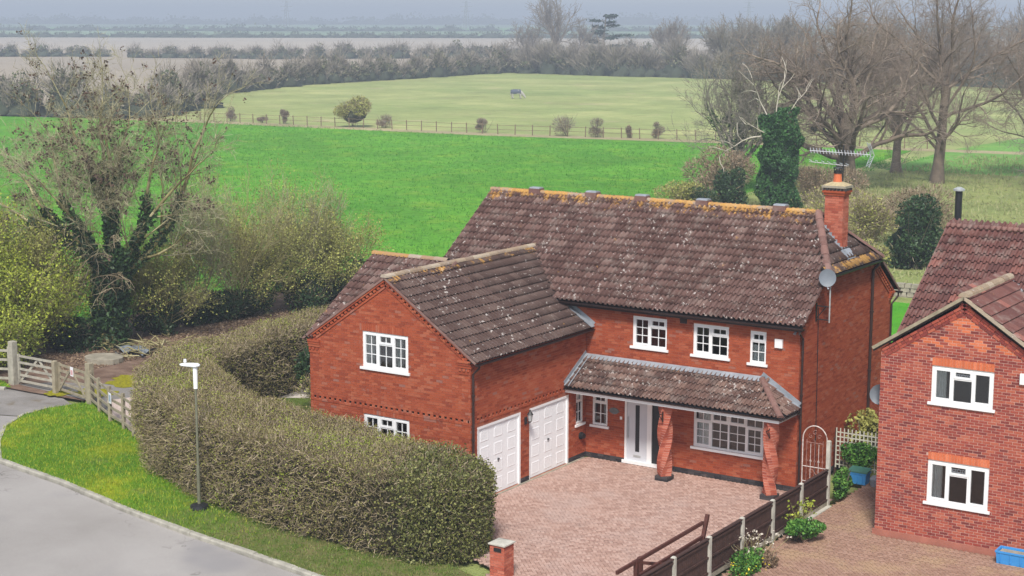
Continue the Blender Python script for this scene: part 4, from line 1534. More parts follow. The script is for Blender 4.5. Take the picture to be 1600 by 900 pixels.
# chimney stack through the half hip
CX0, CX1, CY0, CY1 = -0.80, -0.20, 3.42, 3.86
ch = MB()
ch.box(CX0 + 0.012, CY0 + 0.012, 6.3, CX1 - 0.012, CY1 - 0.012, 8.45)
chim = ch.build('chimney', 'house_mortar', house)
bb = MB()
for fc, L in ((Face((CX0, CY0, 0), (1, 0, 0), (0, -1, 0)), CX1 - CX0), (Face((CX1, CY0, 0), (0, 1, 0), (1, 0, 0)), CY1 - CY0), (Face((CX1, CY1, 0), (-1, 0, 0), (0, 1, 0)), CX1 - CX0), (Face((CX0, CY1, 0), (0, -1, 0), (-1, 0, 0)), CY1 - CY0)):
    _, br = brick_face(fc, [(0, 6.4), (L, 6.4), (L, 8.45), (0, 8.45)], [], z_from=6.4, seed=9)
    for poly, cl, jit in br:
        brick_mb(bb, fc, poly, jit)
bb.build('brickwork', 'twist_brick', chim, kind='stuff')
mb = MB()
for k, e in ((0, 0.035), (1, 0.07)):
    mb.box(CX0 - e, CY0 - e, 8.45 + k * 0.075 + 0.003, CX1 + e, CY1 + e, 8.45 + (k + 1) * 0.075 - 0.003)
mb.build('corbel_course', 'house_brick', chim)
mb = MB()
x = CX0 - 0.06
while x < CX1 + 0.06:
    mb.box(x, CY0 - 0.085, 8.605, x + 0.06, CY0 - 0.02, 8.67)
    x += 0.12
y = CY0 + 0.02
while y < CY1 + 0.05:
    mb.box(CX1 + 0.02, y, 8.605, CX1 + 0.085, y + 0.06, 8.67)
    y += 0.12
mb.build('corbel_course', 'blue_brick', chim)
mb = MB()
mb.box(CX0 - 0.03, CY0 - 0.03, 8.60, CX1 + 0.03, CY1 + 0.03, 8.675)
mb.box(CX0 - 0.09, CY0 - 0.09, 8.678, CX1 + 0.09, CY1 + 0.09, 8.745)
mb.build('corbel_course', 'stone', chim)
mb = MB()
b0 = [(CX0 - 0.07, CY0 - 0.07), (CX1 + 0.07, CY0 - 0.07), (CX1 + 0.07, CY1 + 0.07), (CX0 - 0.07, CY1 + 0.07)]
cx, cyy = (CX0 + CX1) / 2, (CY0 + CY1) / 2
k0 = len(mb.v)
mb.v += [(x, y, 8.746) for x, y in b0] + [(cx + (x - cx) * 0.4, cyy + (y - cyy) * 0.5, 8.85) for x, y in b0]
mb.f += [(i, (i + 1) % 4, 4 + (i + 1) % 4, 4 + i) for i in range(4)] + [(4, 5, 6, 7)]
mb.build('flaunching', 'flaunching', chim)
mb = MB()
mb.tube([(cx, cyy, 8.8), (cx, cyy, 8.86), (cx, cyy, 9.06), (cx, cyy, 9.1)], [0.14, 0.135, 0.115, 0.125], 12)
pot = mb.build('chimney_pot', 'terracotta', chim, smooth=False)
mb = MB()
mb.tube([(cx, cyy, 9.09), (cx, cyy, 9.20)], [0.12, 0.12], 10)
for k in range(8):
    a = k * math.pi / 4
    mb.tube([(cx + math.cos(a) * 0.12, cyy + math.sin(a) * 0.12, 9.1), (cx + math.cos(a) * 0.12, cyy + math.sin(a) * 0.12, 9.27)], 0.014, 4)
mb.tube([(cx, cyy, 9.26), (cx, cyy, 9.29)], [0.15, 0.13], 10)
mb.build('cowl', 'black_plastic', pot)
# stepped lead at the stack foot
mb = MB()
hipz = lambda x: ZH + (XR - x) / (XR - XH) * (ZR - ZH)
n_ = Vector((ZR - ZH, 0, XR - XH)).normalized()
a, b = Vector((CX0 - 0.05, CY0 - 0.06, hipz(CX0 - 0.05))), Vector((CX1 + 0.12, CY0 - 0.06, hipz(CX1 + 0.12)))
mb.obox((a + b) / 2 + n_ * 0.055, (b - a) / 2, Vector((0, 0.07, 0)), n_ * 0.01)
for k in range(8):
    x = CX0 + 0.09 * k
    mb.box(x, CY0 - 0.014, hipz(x + 0.09) - 0.02, x + 0.09, CY0 - 0.003, hipz(x + 0.09) + 0.20)
a, b = Vector((CX1 + 0.08, CY0 - 0.12, hipz(CX1 + 0.08))), Vector((CX1 + 0.08, CY1 + 0.1, hipz(CX1 + 0.08)))
mb.obox((a + b) / 2 + n_ * 0.065, (b - a) / 2, Vector((0.13, 0, -0.13 * (ZR - ZH) / (XR - XH))), n_ * 0.008)
mb.box(CX1 + 0.002, CY0 - 0.01, hipz(CX1) - 0.1, CX1 + 0.014, CY1 + 0.01, hipz(CX1) + 0.12)
mb.build('flashing', 'lead', chim)

finish_tiles('house', protos)

# small things on the walls
mb = MB()
F_front.box(mb, fw_(-0.76), fw_(-0.52), 4.27, 4.53, 0.0, 0.075)
tag(mb.build('alarm_box', 'white_plastic', None, origin=(-0.64, -0.04, 4.4)), 'white burglar alarm box high on the brick front', 'alarm box')
mb = MB()
F_front.box(mb, fw_(-3.91), fw_(-3.68), 4.66, 4.82, -0.02, 0.015)
for k in range(3):
    F_front.box(mb, fw_(-3.89), fw_(-3.70), 4.685 + k * 0.045, 4.705 + k * 0.045, 0.015, 0.022)
mb.build('air_brick', 'brown_plastic', house)
mb = MB()
ring = [F_front.p(fw_(-6.17) + math.cos(q * math.pi / 8) * 0.17, 1.62 + math.sin(q * math.pi / 8) * 0.10, 0.004) for q in range(16)]
mb.extr(ring, (0, -0.02, 0))
tag(mb.build('name_plaque', 'slate_sign', None, origin=(-6.17, -0.01, 1.62)), 'oval grey slate plaque on the wall beside the front door', 'plaque')
mb = MB()
F_front.box(mb, fw_(-5.95), fw_(-5.88), 1.38, 1.47, 0.0, 0.03)
tag(mb.build('doorbell', 'white_plastic', None, origin=(-5.9, -0.01, 1.4)), 'small white doorbell next to the front door frame', 'doorbell')
for nm, px, lab in (('wall_hook', -3.84, 'black iron bracket high on the porch pillar beside the front door'), ('wall_hook', -0.36, 'black iron bracket high on the porch pillar at the house corner')):
    mb = MB()
    py = -1.0 - 0.24
    mb.box(px + 0.02, py - 0.0, 1.85, px + 0.05, py + 0.05, 2.15)
    mb.beam((px + 0.035, py, 2.10), (px + 0.035, py - 0.22, 2.10), 0.02, 0.02)
    mb.beam((px + 0.035, py, 1.90), (px + 0.035, py - 0.2, 2.09), 0.02, 0.02)
    tag(mb.build(nm, 'brown_plastic', None, origin=(px, py, 2.0)), lab, 'bracket')
# lantern between the garage doors
lo = Vector((XG, -3.52, 1.95))
lan = empty('wall_lantern', lo, 'black carriage lantern on the pier between the garage doors', 'lantern')
mb = MB()
mb.box(XG + 0.002, -3.58, 1.78, XG + 0.03, -3.46, 2.0)
mb.tube([(XG + 0.03, -3.52, 1.85), (XG + 0.12, -3.52, 1.82), (XG + 0.17, -3.52, 1.88)], 0.012, 6)
mb.build('bracket', 'black_plastic', lan)
mb = MB()
mb.tube([(XG + 0.17, -3.52, 1.90), (XG + 0.17, -3.52, 2.10)], [0.055, 0.085], 6)
mb.build('lamp_glass', 'galvanised', lan)
mb = MB()
mb.tube([(XG + 0.17, -3.52, 2.10), (XG + 0.17, -3.52, 2.20), (XG + 0.17, -3.52, 2.25)], [0.10, 0.03, 0.012], 6)
mb.tube([(XG + 0.17, -3.52, 1.86), (XG + 0.17, -3.52, 1.90)], [0.03, 0.06], 6)
mb.build('cap', 'black_plastic', lan)
# round vent on the garage wall by the corner
mb = MB()
mb.tube([(XG - 0.01, -0.32, 0.74), (XG + 0.05, -0.32, 0.74)], 0.12, 12)
mb.tube([(XG + 0.05, -0.32, 0.74), (XG + 0.14, -0.32, 0.74)], [0.085, 0.09], 10)
mb.build('boiler_flue', 'black_plastic', house)
# security light under the eaves
mb = MB()
mb.tube([(-0.12, -0.0, 4.80), (-0.12, -0.08, 4.80), (-0.12, -0.12, 4.74)], [0.025, 0.025, 0.05], 8)
tag(mb.build('security_camera', 'grey_plastic', None, origin=(-0.12, -0.02, 4.8)), 'small grey camera below the gutter at the house corner', 'camera')

# satellite dish on its pole
sdh = empty('satellite_dish', (0.0, 1.2, 5.4), 'grey satellite dish on a pole bracket at the gable', 'satellite dish')
mb = MB()
mb.tube([(0.42, 1.12, 4.95), (0.42, 1.12, 6.38)], 0.024, 8)
mb.build('pole', 'galvanised', sdh)
mb = MB()
for z in (5.02, 5.42):
    mb.tube([(0.0, 1.12, z), (0.44, 1.12, z)], 0.018, 6)
mb.box(0.0, 1.08, 4.95, 0.02, 1.16, 5.5)
mb.tube([(0.02, 1.12, 5.05), (0.30, 1.12, 5.40)], 0.014, 6)
mb.build('wall_bracket', 'black_plastic', sdh)
ctr, nd = Vector((0.38, 0.98, 6.30)), Vector((0.42, -0.85, 0.22)).normalized()
ax = nd.cross(Vector((0, 0, 1))).normalized()
ay = ax.cross(nd)
mb = MB()
k = 20
rows = [(0.0, -0.040), (0.10, -0.036), (0.18, -0.022), (0.25, 0.0)]
for r_, dz in rows[1:]:
    for j in range(k):
        t_ = 2 * math.pi * j / k
        mb.v.append(tuple(ctr + ax * (math.cos(t_) * r_) + ay * (math.sin(t_) * r_ * 1.06) + nd * dz))
mb.v.append(tuple(ctr + nd * rows[0][1]))
for r_ in range(2):
    for j in range(k):
        mb.f.append((r_ * k + j, r_ * k + (j + 1) % k, (r_ + 1) * k + (j + 1) % k, (r_ + 1) * k + j))
for j in range(k):
    mb.f.append(((j + 1) % k, j, 3 * k))
mb.build('reflector', 'dish_grey', sdh, smooth=True)
mb = MB()
mb.tube([ctr - ay * 0.26 - nd * 0.02, ctr - ay * 0.36 + nd * 0.30], 0.010, 6)
mb.tube([ctr - ay * 0.36 + nd * 0.30, ctr - ay * 0.33 + nd * 0.36], 0.022, 8)
mb.tube([ctr - nd * 0.06, (0.42, 1.12, 6.28)], 0.02, 6)
mb.build('feed_arm', 'grey_plastic', sdh)
# television aerials on the chimney
aer = empty('tv_aerial', (CX0, CY0, 8.3), 'pair of silver television aerials on a mast behind the chimney pot', 'aerial')
mx_, my_ = cx + 0.05, CY1 + 0.06
mb = MB()
mb.tube([(mx_, my_, 8.0), (mx_, my_, 9.95)], 0.022, 6)
mb.build('mast', 'black_plastic', aer)
bd = Vector((0.80, 0.58, 0.0)).normalized()
sdv = Vector((-bd.y, bd.x, 0))
for z, L0, L1, n in ((9.72, -1.05, 0.85, 20), (9.38, -1.05, 0.15, 7)):
    mb = MB()
    c0 = Vector((mx_, my_, z))
    dz = Vector((0, 0, -0.14))
    mb.tube([c0 + bd * L0 - dz * 0.5, c0 + bd * L1 + dz * 0.5], 0.013, 5)
    for i in range(n):
        s_ = L0 + 0.03 + (L1 - L0 - 0.06) * i / (n - 1)
        q = c0 + bd * s_ + dz * (s_ / (L1 - L0))
        h = 0.11 if n > 10 else 0.18
        vv = (sdv * 0.75 + Vector((0, 0, 0.65))).normalized() if n > 10 else sdv
        mb.tube([q - vv * h, q + vv * h], 0.011, 4)
    mb.build('yagi', 'aluminium', aer)
mb = MB()
q = Vector((mx_, my_, 9.72)) + bd * 0.9 - Vector((0, 0, 0.07))
for sgn in (1, -1):
    dv = (Vector((0, 0, 1)) * sgn * 0.9 + bd * 0.35 * (-sgn if sgn > 0 else -1)).normalized()
    for i in range(7):
        c = q + dv * (0.06 + 0.05 * i)
        mb.tube([c - sdv * 0.2, c + sdv * 0.2], 0.010, 4)
    for w in (-0.18, 0.18):
        mb.tube([q + sdv * w, q + dv * 0.4 + sdv * w], 0.012, 4)
mb.build('reflector', 'aluminium', aer)
# ================================================================ the neighbouring house
nb = empty('neighbour_house', (5.5, 0, 0), 'mottled red brick house with orange brick patterns and rust brown tiled roof', 'house')
NX0, NX1, NY = 3.37, 7.76, -2.40
NC = (NX0 + NX1) / 2
F_n = Face((NX0, NY, 0), (1, 0, 0), (0, -1, 0))
KN = 0.66
nzw = lambda x: 6.66 - KN * abs(x - NC)
WN1 = (4.77 - NX0, 6.41 - NX0, 3.86, 4.83)
WN2 = (4.77 - NX0, 6.41 - NX0, 1.15, 2.29)


def n_class(u, z):
    x = u - (NC - NX0)
    if abs(x) / 0.42 + abs(z - 5.98) / 0.22 < 1 and not (abs(x) < 0.13 and abs(z - 5.98) < 0.04):
        return 1
    k = (x + 10) % 0.9 - 0.45
    if abs(z - 5.45) + abs(k) * 0.28 < 0.17 and abs(x) < 1.75 and (int((x + 10) / 0.1125) + int(z / 0.075)) % 3:
        return 1
    return 0


hdr = []
for w_ in (WN1, WN2):
    hdr.append((w_[0] - 0.0, w_[1] + 0.0, w_[3] + 0.0, w_[3] + 0.22))
outl = [(0, 0), (NX1 - NX0, 0), (NX1 - NX0, 5.10), (NC - NX0, 6.52), (0, 5.10)]
ops = [WN1, WN2]
mb, bricks = brick_face(F_n, outl, ops, classify=n_class, skip=lambda u, z: any(h[0] < u < h[1] and h[2] < z < h[3] for h in hdr), z_from=0.15, seed=11, joint=0.014, proud=0.006)
nw = mb.build('wall', 'neighbour_mortar', nb)


def seen(p):
    dv = p - CAM
    zc = dv.dot(fw)
    return 0 < 0.5 + dv.dot(rt) / zc * 1.594 < 1 and 0 < 0.5 - dv.dot(up) / zc * 2.834 < 1


bricks.sort(key=lambda q: (F_n.p(*q[0][0]) - CAM).length)
n_ind = 0
rest = [MB(), MB()]
for poly, cl, jit in bricks:
    if n_ind < 300 and seen(F_n.p(*poly[0])):
        m_ = MB()
        brick_mb(m_, F_n, poly, jit, 0.006)
        m_.build('brick', ('neighbour_brick', 'orange_brick')[cl], nw, origin=F_n.p(*poly[0]))
        n_ind += 1
    else:
        brick_mb(rest[cl], F_n, poly, jit, 0.006)
rest[0].build('brickwork', 'neighbour_brick', nw, kind='stuff')
rest[1].build('patterned_brickwork', 'orange_brick', nw, kind='stuff')
for h in hdr:
    mb = MB()
    n = int((h[1] - h[0]) / 0.075)
    for k in range(n):
        u = h[0] + (h[1] - h[0]) * k / n
        F_n.box(mb, u + 0.004, u + (h[1] - h[0]) / n - 0.004, h[2] + 0.006, h[3] - 0.006, -0.02, 0.002)
    mb.build('soldier_course', 'orange_brick', nb)
# corbelled brick edge under the verge
for sgn in (-1, 1):
    mb = MB()
    p0, p1 = Vector((NC + sgn * (NX1 - NX0) / 2, NY, 5.13)), Vector((NC, NY, 6.56))
    d = (p1 - p0).normalized()
    L = (p1 - p0).length
    upv = Vector((0, -1, 0)).cross(d)
    if upv.z < 0:
        upv = -upv
    k = 0
    rr = random.Random(4)
    while k * 0.225 < L - 0.1:
        mb.obox(p0 + d * (k * 0.225 + 0.11) - upv * 0.06 + Vector((0, -0.01, 0)), d * 0.104, upv * 0.034, (0, 0.03, 0))
        mb.obox(p0 + d * (k * 0.225 + 0.06) - upv * 0.14 + Vector((0, -0.0, 0)), d * 0.05, upv * 0.034, (0, 0.024, 0))
        mb.obox(p0 + d * (k * 0.225 + 0.17) - upv * 0.145 + Vector((0, 0.008, 0)), d * 0.05, upv * 0.034, (0, 0.024, 0))
        mb.obox(p0 + d * (k * 0.225 + 0.11) - upv * 0.22 + Vector((0, 0.004, 0)), d * 0.104, upv * 0.034, (0, 0.022, 0))
        k += 1
    mb.build('verge_corbel', 'neighbour_brick', nb)
ncol = [(1, [(1, 1, 1, True)]), (1.05, [(0.36, 1, 1, True), (1, 1, 1, False)]), (1, [(1, 1, 1, True)])]
for w_ in (WN1, WN2):
    wn_ = make_window(nb, F_n, *w_, ncol, fr=0.075, curtain=[(w_[0] + 0.09, w_[0] + 0.36, w_[2] + 0.02, w_[3] - 0.06), (w_[1] - 0.17, w_[1] - 0.06, w_[2] + 0.02, w_[3] - 0.06)])
    # leaded rosette in the top light
    mb = MB()
    cu, cz = (w_[0] + w_[1]) / 2, w_[3] - 0.215
    for du in (-0.13, 0.0, 0.13):
        n = 10
        for q in range(n):
            a0, a1 = 2 * math.pi * q / n, 2 * math.pi * (q + 1) / n
            r_ = 0.05 if du == 0 else 0.035
            mb.beam(F_n.p(cu + du + math.cos(a0) * r_, cz + math.sin(a0) * r_, -0.062), F_n.p(cu + du + math.cos(a1) * r_, cz + math.sin(a1) * r_, -0.062), 0.010, 0.010)
    for dz in (-0.035, 0.035):
        mb.beam(F_n.p(cu - 0.2, cz + dz, -0.062), F_n.p(cu + 0.2, cz + dz, -0.062), 0.008, 0.008)
    mb.build('leadwork', 'lead', wn_)
mb = MB()
mb.box(NX0 - 0.05, NY - 0.05, -0.05, NX1 + 0.05, NY - 0.001, 0.15)
mb.build('plinth', 'render_plinth', nb)
# other walls
mb = MB()
mb.quad((NX0, NY, 0), (NX0, 6.8, 0), (NX0, 6.8, 5.2), (NX0, 3, 7.7), (NX0, -0.8, 5.2), (NX0, NY, 5.12))
mb.quad((NX1, NY, 0), (NX1, -0.8, 0), (NX1, -0.8, 5.2), (NX1, NY, 5.12))
mb.quad((NX1, -0.8, 0), (11.5, -0.8, 0), (11.5, -0.8, 5.2), (NX1, -0.8, 5.2))
mb.quad((NX0, 6.8, 0), (11.5, 6.8, 0), (11.5, 6.8, 5.2), (NX0, 6.8, 5.2))
mb.quad((11.5, -0.8, 0), (11.5, 6.8, 0), (11.5, 6.8, 5.2), (11.5, 3, 7.7), (11.5, -0.8, 5.2))
mb.build('wall', 'neighbour_brick', nb)
mb = MB()
mb.box(NX0 + 0.1, NY + 0.15, 2.5, NX1 - 0.1, 6.7, 2.58)
mb.box(NX0 + 0.1, NY + 0.15, 0.0, NX1 - 0.1, 6.7, 0.05)
mb.box(NX0 + 0.1, 1.0, 0.06, NX1 - 0.1, 1.1, 2.49)
mb.box(NX0 + 0.1, 1.0, 2.59, NX1 - 0.1, 1.1, 5.0)
mb.build('partition', 'room_plaster', nb)
# roofs
NKM, NZR, NYR = 0.68, 7.80, 3.0
nprot = {
    'n': tile_mesh('roof_tile', 0.33, 0.345 + 0.075, 2, 'neighbour_tile'),
    'w': tile_mesh('roof_tile', 0.33, 0.345 + 0.075, 4, 'neighbour_tile', 0.022),
}
NXL = NX0 - 0.17
nze = NZR - NKM * (NYR + 1.05)
mb = MB()
mb.quad((NXL, -1.05, nze), (11.7, -1.05, nze), (11.7, NYR, NZR), (NXL, NYR, NZR))
mb.quad((NXL, 7.05, nze), (11.7, 7.05, nze), (11.7, NYR, NZR), (NXL, NYR, NZR))
nr = mb.build('roof', 'roof_felt', nb, origin=(6, 3, 6))
nsl = math.hypot(1, NKM)
lay_tiles(nr, 'nb', 'n', (NXL, -1.09, nze - 0.02), (1, 0, 0), Vector((0, 1 / nsl, NKM / nsl)), 6.2, (NYR + 1.05) * nsl - 0.03, 0.33, 0.345,
          lambda c, u, s: not (nzw(c.x) > c.z + 0.14))
ridge_run(nr, (NXL, NYR, NZR + 0.03), (NXL + 6.3, NYR, NZR + 0.03), 'brown_ridge_tile')
mb = MB()
mb.beam((NXL, -1.05, nze), (NXL, NYR, NZR), 0.04, 0.09)
mb.build('verge_strip', 'brown_ridge_tile', nr)
# wing roof
yend = NYR - (NZR - 6.72) / NKM
WZ = 6.72
wz_ = lambda x: WZ - KN * abs(x - NC)
mb = MB()
xo = NX1 + 0.2
mb.quad((NC, NY - 0.12, WZ), (xo, NY - 0.12, wz_(xo)), (xo, -0.9, wz_(xo)), (NC, yend, WZ))
xo2 = NX0 - 0.2
mb.quad((NC, NY - 0.12, WZ), (xo2, NY - 0.12, wz_(xo2)), (xo2, -0.9, wz_(xo2)), (NC, yend, WZ))
wr = mb.build('wing_roof', 'roof_felt', nb, origin=(5.5, -1.5, 6))
wsl = math.hypot(1, KN)
lay_tiles(wr, 'nb', 'w', (xo + 0.03, NY - 0.14, wz_(xo + 0.03) + 0.01), (0, 1, 0), Vector((-1 / wsl, 0, KN / wsl)), yend - NY + 0.2, (xo - NC) * wsl - 0.02, 0.33, 0.345,
          lambda c, u, s: (NZR - NKM * abs(c.y - NYR)) < c.z + 0.16)
ridge_run(wr, (NC, NY - 0.16, WZ + 0.03), (NC, yend - 0.05, WZ + 0.03), 'wing_ridge_tile', r=0.135)
mb = MB()
a, b = Vector((NC + 0.02, yend, WZ + 0.04)), Vector((xo, -1.05, wz_(xo) + 0.05))
mb.beam(a, b, 0.13, 0.03, (0.4, -0.4, 0.8))
mb.build('valley_lead', 'lead', wr)
for sgn in (-1, 1):
    xq = NC + sgn * ((NX1 - NX0) / 2 + 0.2)
    mb = MB()
    mb.beam((xq, NY - 0.1, wz_(xq) - 0.005), (NC, NY - 0.1, WZ - 0.005), 0.11, 0.085)
    mb.build('verge_strip', 'weathered_oak' if sgn < 0 else 'wing_ridge_tile', wr)
    mb = MB()
    mb.beam((xq, NY - 0.07, wz_(xq) - 0.075), (NC, NY - 0.07, WZ - 0.075), 0.05, 0.06)
    mb.build('barge_board', 'brown_plastic', wr)
finish_tiles('nb', nprot)
# flue behind the ridge
fl = MB()
fx, fy = 3.25, NYR + 0.75
fl.tube([(fx, fy, 7.0), (fx, fy, 8.78)], 0.105, 12)
flue = fl.build('flue_pipe', 'slate_black', nb)
mb = MB()
mb.tube([(fx, fy, 8.79), (fx, fy, 8.84), (fx, fy, 8.90)], [0.17, 0.17, 0.05], 12)
mb.build('flue_cap', 'galvanised', flue)
# alarm box and dish on the neighbour
mb = MB()
F_n.box(mb, 7.08 - NX0, 7.30 - NX0, 4.62, 4.90, 0.0, 0.07)
tag(mb.build('alarm_box', 'white_plastic', None, origin=(7.2, NY - 0.03, 4.7)), 'white alarm box at the picture edge on the mottled brick gable', 'alarm box')
sd2 = empty('satellite_dish', (NX0 - 0.02, -1.6, 3.6), 'small grey satellite dish half hidden on the side of the mottled brick house', 'satellite dish')
ctr, nd = Vector((NX0 - 0.16, -1.95, 3.75)), Vector((0.25, -0.95, 0.2)).normalized()
ax = nd.cross(Vector((0, 0, 1))).normalized()
ay = ax.cross(nd)
mb = MB()
for r_, dz in ((0.13, -0.06), (0.22, -0.03), (0.28, 0.0)):
    for j in range(16):
        t_ = 2 * math.pi * j / 16
        mb.v.append(tuple(ctr + ax * (math.cos(t_) * r_) + ay * (math.sin(t_) * r_) + nd * dz))
mb.f += [(r_ * 16 + j, r_ * 16 + (j + 1) % 16, (r_ + 1) * 16 + (j + 1) % 16, (r_ + 1) * 16 + j) for r_ in range(2) for j in range(16)]
mb.f.append(tuple(range(16))[::-1])
mb.build('reflector', 'dish_grey', sd2, smooth=True)
mb = MB()
mb.tube([ctr - nd * 0.05, (NX0, -1.8, 3.68)], 0.018, 6)
mb.tube([ctr - ay * 0.26, ctr - ay * 0.2 + nd * 0.3], 0.012, 6)
mb.build('feed_arm', 'grey_plastic', sd2)
# blue crates against the neighbour's wall
for (x0, y0, x1, y1, h, lab, lid) in ((6.86, -3.02, 7.62, -2.56, 0.34, 'bright blue plastic crate by the foot of the mottled brick wall', None), (0.92, 1.78, 1.48, 2.16, 0.36, 'blue recycling box with a dark green lid among the shrubs', 'green_lid')):
    cr = empty('storage_crate', ((x0 + x1) / 2, (y0 + y1) / 2, 0), lab, 'crate')
    mb = MB()
    t_ = 0.03
    k0 = [(x0 + t_, y0 + t_), (x1 - t_, y0 + t_), (x1 - t_, y1 - t_), (x0 + t_, y1 - t_)]
    k1 = [(x0, y0), (x1, y0), (x1, y1), (x0, y1)]
    mb.v += [(x, y, 0.0) for x, y in k0] + [(x, y, h) for x, y in k1] + [((x0 + x1) / 2 + (x - (x0 + x1) / 2) * 0.93, (y0 + y1) / 2 + (y - (y0 + y1) / 2) * 0.9, h) for x, y in k1] + [((x0 + x1) / 2 + (x - (x0 + x1) / 2) * 0.86, (y0 + y1) / 2 + (y - (y0 + y1) / 2) * 0.82, 0.03) for x, y in k1]
    for k in (0, 4, 8):
        mb.f += [(k + i, k + (i + 1) % 4, k + 4 + (i + 1) % 4, k + 4 + i) for i in range(4)]
    mb.f += [(12, 13, 14, 15), (3, 2, 1, 0)]
    mb.build('tub', 'blue_plastic', cr)
    mb = MB()
    for a, b, c, d_ in ((x0 - 0.015, y0 - 0.015, x1 + 0.015, y0 + 0.015), (x0 - 0.015, y1 - 0.015, x1 + 0.015, y1 + 0.015), (x0 - 0.015, y0 + 0.015, x0 + 0.015, y1 - 0.015), (x1 - 0.015, y0 + 0.015, x1 + 0.015, y1 - 0.015)):
        mb.box(a, b, h - 0.045, c, d_, h + 0.002)
    for xx in np.linspace(x0 + 0.12, x1 - 0.12, 3):
        mb.box(xx - 0.01, y0 - 0.004, 0.05, xx + 0.01, y0 + 0.03, h - 0.05)
    mb.build('rim', 'blue_plastic', cr)
    if lid:
        mb = MB()
        mb.extr([(x0 - 0.03, y0 - 0.03, h + 0.004), (x1 + 0.03, y0 - 0.03, h + 0.004), (x1 + 0.03, y1 + 0.03, h + 0.06), (x0 - 0.03, y1 + 0.03, h + 0.06)], (0, 0, 0.03))
        mb.build('lid', lid, cr)
    else:
        mb = MB()
        mb.box(x0 + 0.05, y0 + 0.05, 0.05, x1 - 0.05, y1 - 0.05, h - 0.05)
        mb.build('contents', 'stone', cr)
mb = MB()
mb.tube([(1.74, 1.95, 0.0), (1.74, 1.95, 0.22), (1.74, 1.95, 0.30)], [0.17, 0.2, 0.12], 14)
tag(mb.build('grey_tub', 'grey_plastic', None, origin=(1.74, 1.95, 0)), 'grey plastic tub beside the blue recycling box', 'tub')

# ================================================================ fence between the drives
fence = empty('panel_fence', (1.3, -5, 0), 'dark brown board fence with concrete posts between the two drives', 'fence')
FX = 1.30
posts = [-11.95, -10.10, -8.23, -6.36, -4.49, -2.62, -0.72]
for i, y in enumerate(posts):
    h = 1.13 if i < len(posts) - 1 else 1.92
    mb = MB()
    mb.box(FX - 0.055, y - 0.055, -0.05, FX + 0.055, y + 0.055, h - 0.03)
    b0 = [(FX - 0.055, y - 0.055), (FX + 0.055, y - 0.055), (FX + 0.055, y + 0.055), (FX - 0.055, y + 0.055)]
    k = len(mb.v)
    mb.v += [(x, yy, h - 0.03) for x, yy in b0] + [(FX + (x - FX) * 0.5, y + (yy - y) * 0.5, h) for x, yy in b0]
    mb.f += [(k + q, k + (q + 1) % 4, k + 4 + (q + 1) % 4, k + 4 + q) for q in range(4)] + [(k + 4, k + 5, k + 6, k + 7)]
    mb.build('post', 'concrete', fence)
rr = random.Random(8)
for a, b in zip(posts, posts[1:]):
    y0, y1 = a + 0.058, b - 0.058
    top = 1.06
    mb = MB()
    mb.box(FX - 0.025, y0, 0.0, FX + 0.025, y1, 0.13)
    mb.build('gravel_board', 'stone', fence)
    mb = MB()
    mb.box(FX - 0.045, y0, top, FX + 0.045, y1, top + 0.03)
    pn = mb.build('panel', 'fence_stain', fence)
    mb = MB()
    for z in (0.18, 0.58, 0.98):
        mb.box(FX + 0.004, y0, z - 0.025, FX + 0.035, y1, z + 0.025)
    mb.build('rail', 'fence_stain', pn)
    n = 17
    for k in range(n):
        u0 = y0 + (y1 - y0) * k / n
        m2 = MB()
        off = rr.uniform(0, 0.004)
        m2.box(FX - 0.018 - off, u0 + 0.002, 0.135, FX - 0.002, u0 + (y1 - y0) / n - 0.002 , top - 0.002)
        m2.build('board', 'fence_stain', pn)
# gravel strip under the last bays
mb = MB()
mb.box(1.30, -2.60, -0.02, 1.46, -0.75, 0.02)
mb.build('edging', 'concrete', fence)

# arched wrought iron gate by the house corner
gate = empty('iron_gate', (0.9, -0.72, 0), 'rusty white wrought iron garden gate with an arched top beside the tall fence post', 'gate')
gx0, gx1, gy = 0.50, 1.24, -0.72
mb = MB()
cxg, rg = (gx0 + gx1) / 2, (gx1 - gx0) / 2
arch = [(cxg - math.cos(t_) * rg, gy, 1.88 + math.sin(t_) * 0.40) for t_ in [math.pi * q / 14 for q in range(15)]]
mb.tube([(gx0, gy, 0.06)] + arch + [(gx1, gy, 0.06)], 0.018, 6)
for z in (0.12, 0.62, 1.06):
    mb.tube([(gx0, gy, z), (gx1, gy, z)], 0.014, 6)
mb.build('frame', 'pale_rust', gate)
for k in range(5):
    x = gx0 + (gx1 - gx0) * (k + 1) / 6
    m2 = MB()
    m2.tube([(x, gy, 0.12), (x, gy, 1.86 if k % 2 == 0 else 1.74)], 0.010, 5)
    m2.tube([(x - 0.03, gy, 1.22), (x, gy, 1.30), (x + 0.03, gy, 1.22)], 0.009, 5)
    m2.build('bar', 'pale_rust' if k % 2 else 'rust_paint', gate)
mb = MB()
for x, w in ((gx0 + 0.25, 0.14), (gx1 - 0.25, 0.14)):
    mb.tube([(x - w, gy, 1.78), (x + w, gy, 1.78)], 0.011, 5)
for (x, z, r_, s0) in ((cxg - 0.1, 0.92, 0.09, 0), (cxg + 0.1, 0.92, 0.09, math.pi), (cxg, 2.08, 0.08, 1.0), (cxg - 0.13, 1.97, 0.07, 2.0), (cxg + 0.13, 1.97, 0.07, 0.5)):
    mb.tube([(x + math.cos(s0 + q * 0.5) * r_ * (1 - q / 16), gy, z + math.sin(s0 + q * 0.5) * r_ * (1 - q / 16)) for q in range(13)], 0.010, 5)
mb.build('scroll', 'rust_paint', gate)

